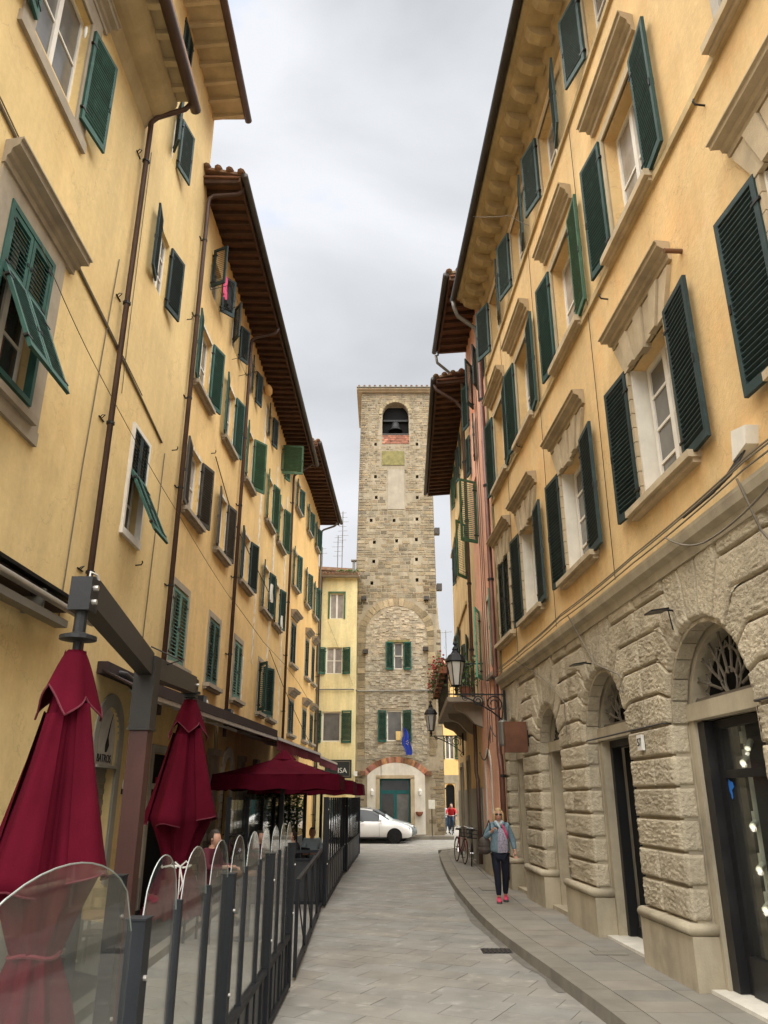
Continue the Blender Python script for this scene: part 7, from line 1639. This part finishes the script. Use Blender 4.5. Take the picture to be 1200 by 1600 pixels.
# guests under the parasol and in the lane
sit = dict(pelvis=(0, 0, .50), chest=(0, -.04, .86), neck=(0, -.06, 1.04), head=(0, -.09, 1.15), shL=(.17, -.04, .98), elL=(.24, -.12, .76), wrL=(.14, -.36, .76), shR=(-.17, -.04, .98), elR=(-.24, -.12, .76), wrR=(-.12, -.36, .78),
           hipL=(.09, -.05, .48), knL=(.11, -.44, .48), anL=(.11, -.44, .10), hipR=(-.09, -.05, .48), knR=(-.11, -.44, .48), anR=(-.11, -.42, .10))
ride = dict(pelvis=(0, .18, .98), chest=(0, -.10, 1.25), neck=(0, -.22, 1.40), head=(0, -.30, 1.48), shL=(.18, -.12, 1.36), elL=(.26, -.28, 1.18), wrL=(.24, -.48, 1.08), shR=(-.18, -.12, 1.36), elR=(-.26, -.28, 1.18), wrR=(-.24, -.48, 1.08),
            hipL=(.09, .15, .94), knL=(.11, -.16, .72), anL=(.11, .02, .38), hipR=(-.09, .15, .94), knR=(-.11, -.05, .55), anR=(-.11, .06, .18))
stand = dict(walk_); stand.update(elR=(-.25, .02, 1.08), wrR=(-.27, -.05, .86), anL=(.08, .02, .09), knL=(.09, -.01, .47), anR=(-.08, -.02, .09), knR=(-.09, -.02, .47))
person((-2.62, 12.6, .22), R(75), sit, 'dark-haired man in a maroon top seated behind the near glass fence', dict(top='maroon_cloth', legs='dark_cloth', shoe='ink', hair='hair_dark'), hair='short'); chair(-2.62, 12.6, .0, R(75), 'dark chair of the man behind the near glass fence', sh=.66)
table(-2.0, 12.75, 'small table in front of the man behind the near glass fence', .9)
person((-1.95, 18.5, 0), R(-60), sit, 'guest in dark clothes seated at the table under the nearest open parasol, on the right', dict(top='dark_cloth', legs='jeans', shoe='ink', hair='hair_dark')); chair(-1.95, 18.5, 0, R(-60), 'chair of the right-hand guest under the nearest open parasol')
person((-2.75, 18.2, 0), R(60), sit, 'guest in a maroon top seated on the left under the nearest open parasol', dict(top='maroon_cloth', legs='dark_cloth', shoe='ink', hair='hair_dark')); chair(-2.75, 18.2, 0, R(60), 'chair of the left-hand guest under the nearest open parasol')
table(-2.35, 17.9, 'round cafe table between the two guests under the parasol')
person((-1.75, 20.4, 0), R(10), sit, 'third guest in a pale shirt seated deeper under the open parasol', dict(top='pale_shirt', legs='dark_cloth', shoe='ink', hair='hair_dark')); chair(-1.75, 20.4, 0, R(10), 'chair of the guest in a pale shirt')
table(-1.8, 19.7, 'round cafe table in front of the guest in a pale shirt')
person((3.72, 46.2, .0), R(0), ride, 'man in a bright red jacket and jeans riding a bicycle out of the lane', dict(top='red_jacket', legs='jeans', shoe='ink', hair='hair_dark'), hair='bald')
person((3.45, 47.8, 0), R(10), stand, 'pedestrian in a pale blue top with a dark bag behind the cyclist', dict(top='pale_shirt', legs='jeans', shoe='ink', hair='hair_dark'))
person((3.95, 48.6, 0), R(-10), stand, 'pedestrian in dark blue directly behind the red-jacketed cyclist', dict(top='navy', legs='dark_cloth', shoe='ink', hair='hair_dark'))

# ------------------------------------------------------------------ bicycles, scooter
def bicycle(loc, yaw, label, mat='bike_red', basket=True, lean=0):
    t = thing('bicycle', label, 'bicycle', loc); Mb = Matrix.Translation(Vector(loc)) @ Matrix.Rotation(yaw, 4, 'Z') @ Matrix.Rotation(lean, 4, 'Y')
    def part(name, m, mt, par=None, sm=False): q = MB(); q.add([Mb @ Vector(p) for p in m.v], m.f); return q.build(name, mt, par or t, smooth=sm)
    for y in (-.52, .52):
        m = MB(); m.tube([(0, y + .33 * math.cos(a), .35 + .33 * math.sin(a)) for a in [2 * PI * i / 28 for i in range(29)]], .017, 6); wl = part('wheel', m, 'tyre', sm=True)
        m = MB(); m.tube([(0, y + .305 * math.cos(a), .35 + .305 * math.sin(a)) for a in [2 * PI * i / 28 for i in range(29)]], .008, 5)
        for i in range(14): a = 2 * PI * i / 14; m.tube([(0.012 * (-1) ** i, y, .35), (0, y + .30 * math.cos(a), .35 + .30 * math.sin(a))], .0022, 3)
        m.tube([(-.04, y, .35), (.04, y, .35)], .022, 8); part('rim', m, 'chrome', wl)
        m = MB(); m.tube([(0, y + .36 * math.cos(a), .35 + .36 * math.sin(a)) for a in [R(10) + R(160) * i / 12 for i in range(13)]], .014, 4); part('mudguard', m, mat)
    m = MB(); BB = (0, .12, .30); SE = (0, .25, .80); HT = (0, -.36, .86); HB = (0, -.40, .66)
    for a, b in ((BB, SE), (BB, HB), ((0, .22, .70), HB), ((0, .52, .35), BB), ((0, .52, .35), (0, .25, .78)), (HT, HB), (HB, (.035, -.52, .35)), (HB, (-.035, -.52, .35)), (HT, (0, -.35, 1.0))): m.tube([a, b], .016, 6)
    part('frame', m, mat)
    m = MB(); m.tube([(-.30, -.16, 1.0), (-.24, -.30, 1.04), (-.08, -.36, 1.0), (.08, -.36, 1.0), (.24, -.30, 1.04), (.30, -.16, 1.0)], .012, 6); part('handlebar', m, 'chrome', sm=True)
    m = MB(); m.tube([(-.31, -.10, 1.0), (-.29, -.2, 1.01)], .017, 6); m.tube([(.31, -.10, 1.0), (.29, -.2, 1.01)], .017, 6); part('grips', m, 'black_plastic')
    m = MB(); m.hexa([(-.03, .12, .90), (.03, .12, .90), (.10, .38, .90), (-.10, .38, .90), (-.025, .12, .94), (.025, .12, .94), (.08, .38, .96), (-.08, .38, .96)]); m.tube([SE, (0, .26, .9)], .012, 6); part('saddle', m, 'black_plastic')
    m = MB(); m.lathe([(.09, -.005), (.09, .005)], (0, 0, 0), 16); m.v = [(p[2] + .03, p[0] + .12, p[1] + .30) for p in m.v]; m.tube([(.05, .12, .30), (.05, .05, .16)], .01, 5); m.tube([(-.05, .12, .30), (-.05, .19, .44)], .01, 5); m.box(.03, .13, 0, .09, .14, .16); m.box(-.13, -.03, .15, .24, .43, .45); part('crank', m, 'chrome')
    if basket:
        m = MB()
        for k in range(9): x = -.16 + .04 * k; m.tube([(x * .85, -.46, .74), (x, -.44, .96)], .004, 4); m.tube([(x * .85, -.66, .74), (x, -.70, .96)], .004, 4)
        for k in range(6): y = -.46 - .046 * k; m.tube([(-.14, y, .74), (-.165, y, .96)], .004, 4); m.tube([(.14, y, .74), (.165, y, .96)], .004, 4); m.tube([(-.14, y, .74), (.14, y, .74)], .004, 4)
        for z, w in ((.96, .165), (.85, .15), (.75, .14)): m.tube([(-w, -.44, z), (w, -.44, z), (w, -.70, z), (-w, -.70, z), (-w, -.44, z)], .006, 4)
        part('basket', m, 'basket')
    return t
bicycle((2.28, 25.2, .12), R(8), 'dark red bicycle with a front basket parked on the right pavement', lean=R(3)); bicycle((2.52, 24.4, .12), R(-6), 'black bicycle with a wire basket parked against the wall beside the red one', 'dark_cloth', lean=R(3))
bicycle((3.72, 46.25, 0), R(0), 'bicycle ridden by the man in the red jacket', 'dark_cloth', basket=False)
bicycle((-3.7, 21.3, .1), R(14), 'dark red bicycle leaning at the left house wall, seen through the glass', lean=R(-5))
sc_ = thing('scooter', 'dark motor scooter parked beyond the farthest glass screen', 'scooter', (-1.1, 32.3, 0))
for y in (31.75, 33.05):
    m = MB(); m.tube([(-1.1, y + .2 * math.cos(a), .25 + .2 * math.sin(a)) for a in [2 * PI * i / 20 for i in range(21)]], .055, 8); w_ = m.build('wheel', 'tyre', sc_, smooth=True); m = MB(); m.tube([(-1.15, y, .25), (-1.05, y, .25)], .14, 12); m.build('rim', 'zinc', w_)
m = MB(); m.hexa([(-1.28, 31.95, .3), (-.92, 31.95, .3), (-.92, 32.3, .3), (-1.28, 32.3, .3), (-1.26, 31.85, 1.0), (-.94, 31.85, 1.0), (-.94, 31.95, 1.0), (-1.26, 31.95, 1.0)]); m.box(-1.24, -.96, 32.2, 32.6, .25, .36); m.hexa([(-1.26, 32.5, .3), (-.94, 32.5, .3), (-.98, 33.3, .45), (-1.22, 33.3, .45), (-1.24, 32.55, .78), (-.96, 32.55, .78), (-1.0, 33.3, .82), (-1.2, 33.3, .82)]); m.ball((-1.1, 31.75, .5), .09, .28, .07, 10, 6); m.build('body', 'dark_cloth', sc_)
m = MB(); m.hexa([(-1.25, 32.5, .78), (-.95, 32.5, .78), (-.98, 33.25, .83), (-1.22, 33.25, .83), (-1.22, 32.55, .88), (-.98, 32.55, .88), (-1.0, 33.2, .93), (-1.2, 33.2, .93)]); m.build('seat', 'black_plastic', sc_); m = MB(); m.tube([(-1.42, 32.0, 1.08), (-1.1, 31.9, 1.04), (-.78, 32.0, 1.08)], .015, 6); m.build('handlebar', 'black_plastic', sc_); m = MB(); m.ball((-1.1, 31.83, .98), .1, .06, .08); m.build('headlight', 'frost', sc_)

# ------------------------------------------------------------------ cars
def car(loc, yaw, paint, label, L=4.05, Hh=1.47, wheelmat='tyre'):
    t = thing('parked_car', label, 'car', loc); Mc = Matrix.Translation(Vector(loc)) @ Matrix.Rotation(yaw, 4, 'Z')     # nose toward +x
    def part(name, m, mt, par=None, sm=False): q = MB(); q.add([Mc @ Vector(p) for p in m.v], m.f); return q.build(name, mt, par or t, smooth=sm)
    hL = L / 2; W = .85
    #   x, sill z, belt z, half width, roof z (None: hood), roof half width
    S = [(-hL, .42, .88, .68, .90, .60), (-hL + .06, .30, .95, .76, 1.02, .62), (-hL + .22, .24, .97, .82, 1.30, .58), (-hL + .5, .22, .96, .85, 1.43, .58), (-.9, .20, .95, .86, Hh, .59), (-.25, .20, .93, .86, Hh, .60), (.22, .20, .92, .86, 1.41, .58), (.55, .20, .92, .86, 1.24, .60), (.95, .20, .91, .86, .99, .66),
         (1.25, .20, .86, .85, .92, .64), (1.6, .22, .78, .83, .83, .60), (hL - .18, .24, .68, .78, .72, .54), (hL - .04, .28, .58, .68, .62, .46), (hL, .36, .52, .56, .54, .40)]
    vs = []; nr = 12
    for x, s, b, w, r, rw in S:
        half = [(w * .80, s), (w * .97, s + .08), (w, (s + b) / 2), (w * .985, b - .06), (w * .94, b), (rw + (w * .94 - rw) * .42, b + (r - b) * .62), (rw, b + (r - b) * .93), (rw * .5, r), (0, r + .005)]
        ring = half + [(-y, z) for y, z in half[-2::-1]]; nr = len(ring); vs += [(x, y, z) for y, z in ring]
    fs = []; gl_ = []
    for i in range(len(S) - 1):
        for j in range(nr - 1):
            f = (i * nr + j, i * nr + j + 1, (i + 1) * nr + j + 1, (i + 1) * nr + j); jj = min(j, nr - 2 - j)
            x0, x1 = S[i][0], S[i + 1][0]
            side = jj in (4, 5) and 3 <= i <= 6; ws = (6 <= i <= 7) and jj in (6, 7) ; rw_ = (i == 1) and jj in (5, 6, 7)
            (gl_ if side or ws or rw_ else fs).append(f)
    fs += [tuple(range(nr)), tuple((len(S) - 1) * nr + j for j in range(nr))]
    m = MB(); m.add(vs, fs); body = part('body', m, paint, sm=True)
    m = MB(); m.add(vs, gl_); part('windows', m, 'car_glass', sm=True)
    for x in (-1.28, 1.24):
        for sy in (-1, 1):
            m = MB(); m.tube([(x, sy * (W - .2), .31), (x, sy * (W + .035), .31)], .345, 24); part('wheel_arch', m, 'void')
            m = MB(); m.tube([(x, sy * (W - .18), .31), (x, sy * (W + .01), .31), (x, sy * (W + .045), .31)], [.305, .315, .28], 28); w_ = part('wheel', m, 'tyre', sm=False)
            m = MB(); m.tube([(x, sy * (W + .03), .31), (x, sy * (W + .055), .31)], .20, 20)
            part('hubcap', m, 'dark_cloth', w_); m = MB(); [m.bar((x, sy * (W + .06), .31), (x + .18 * math.cos(a), sy * (W + .055), .31 + .18 * math.sin(a)), .03, .012, (0, 1, 0)) for a in [2 * PI * i / 5 for i in range(5)]]; part('spokes', m, 'iron', w_)
    for sy in (-1, 1):
        m = MB(); m.hexa([(hL - .45, sy * .70, .66), (hL - .1, sy * .62, .60), (hL - .08, sy * .70, .60), (hL - .40, sy * .81, .66), (hL - .5, sy * .66, .78), (hL - .16, sy * .56, .69), (hL - .14, sy * .70, .68), (hL - .45, sy * .80, .77)]); part('headlight', m, 'car_glass'); m = MB(); m.ball((hL - .2, sy * .70, .66), .05); part('lamp', m, 'chrome')
        m = MB(); m.ball((.62, sy * .98, .98), .08, .10, .07, 10, 6); part('mirror', m, paint, sm=True)
        for x in (-.42, .56): m = MB(); m.bar((x, sy * .868, .30), (x - (.02 if x > 0 else 0), sy * .845, .92), .008, .006); part('door_seam', m, 'iron')
        for x in (-.30, -1.05): m = MB(); m.bar((x, sy * .868, .82), (x + .18, sy * .868, .82), .02, .03); part('door_handle', m, paint)
        m = MB(); m.bar((-.9, sy * .868, .24), (.9, sy * .868, .24), .01, .06); part('sill_trim', m, 'dark_cloth')
        for x in (-.42,): m = MB(); m.bar((x, sy * .82, .95), (x + .02, sy * .63, Hh - .06), .07, .012); part('pillar', m, 'black_plastic')
        m = MB(); m.ball((hL - .10, sy * .55, .38), .09, .05, .05); part('foglight', m, 'dark_cloth')
        m = MB(); m.ball((-hL + .1, sy * .70, .90), .08, .10, .12); part('tail_light', m, 'sign_red')
    m = MB(); m.box(hL - .03, hL + .012, -.45, .45, .33, .50); part('grille', m, 'black_plastic'); m = MB(); m.box(hL + .012, hL + .02, -.22, .22, .36, .46); part('number_plate', m, 'poster')
    return t
car((-.72, 38.6, 0), R(-3), 'car_white', 'white hatchback with black wheels crossing the end of the street in front of the tower')
car((-.45, 40.4, 0), R(-2), 'car_silver', 'dark silver car parked behind the white hatchback at the tower foot', Hh=1.5)
# pot tree between the houses on the left
pt = thing('potted_tree', 'bushy green potted tree standing by the left houses behind the open parasol', 'tree', (-3.15, 25.0, .1))
m = MB(); m.lathe([(.18, 0), (.26, .45), (.28, .48), (.2, .48)], (-3.15, 25.0, .1), 14); m.build('pot', 'pot', pt); m = MB(); m.tube([(-3.15, 25, .5), (-3.1, 25.05, 1.2), (-3.18, 25, 1.9)], [.04, .03, .02], 7); m.build('trunk', 'wood', pt)
fr3 = random.Random(21)
for mt, n in (('leaf', 1500), ('leaf_dark', 700)):
    m = MB()
    for k in range(n):
        a = fr3.uniform(0, 2 * PI); rr_ = .62 * fr3.random() ** .4; h_ = fr3.uniform(.75, 2.45); rr_ *= .5 + .7 * math.sin(PI * clamp((h_ - .6) / 2.1)); q = Vector((-3.15 + rr_ * math.cos(a), 25 + rr_ * math.sin(a), h_)); d = lambda s=.075: Vector((fr3.uniform(-s, s), fr3.uniform(-s, s), fr3.uniform(-s * .6, s * .6))); m.add([q + d(), q + d(), q + d(), q + d()], [(0, 1, 2, 3)])
    m.build('crown', mt, pt)
m = MB(); m.tube([(-1.28, 33.9, .12), (-1.28, 33.9, 2.2)], .03, 8)
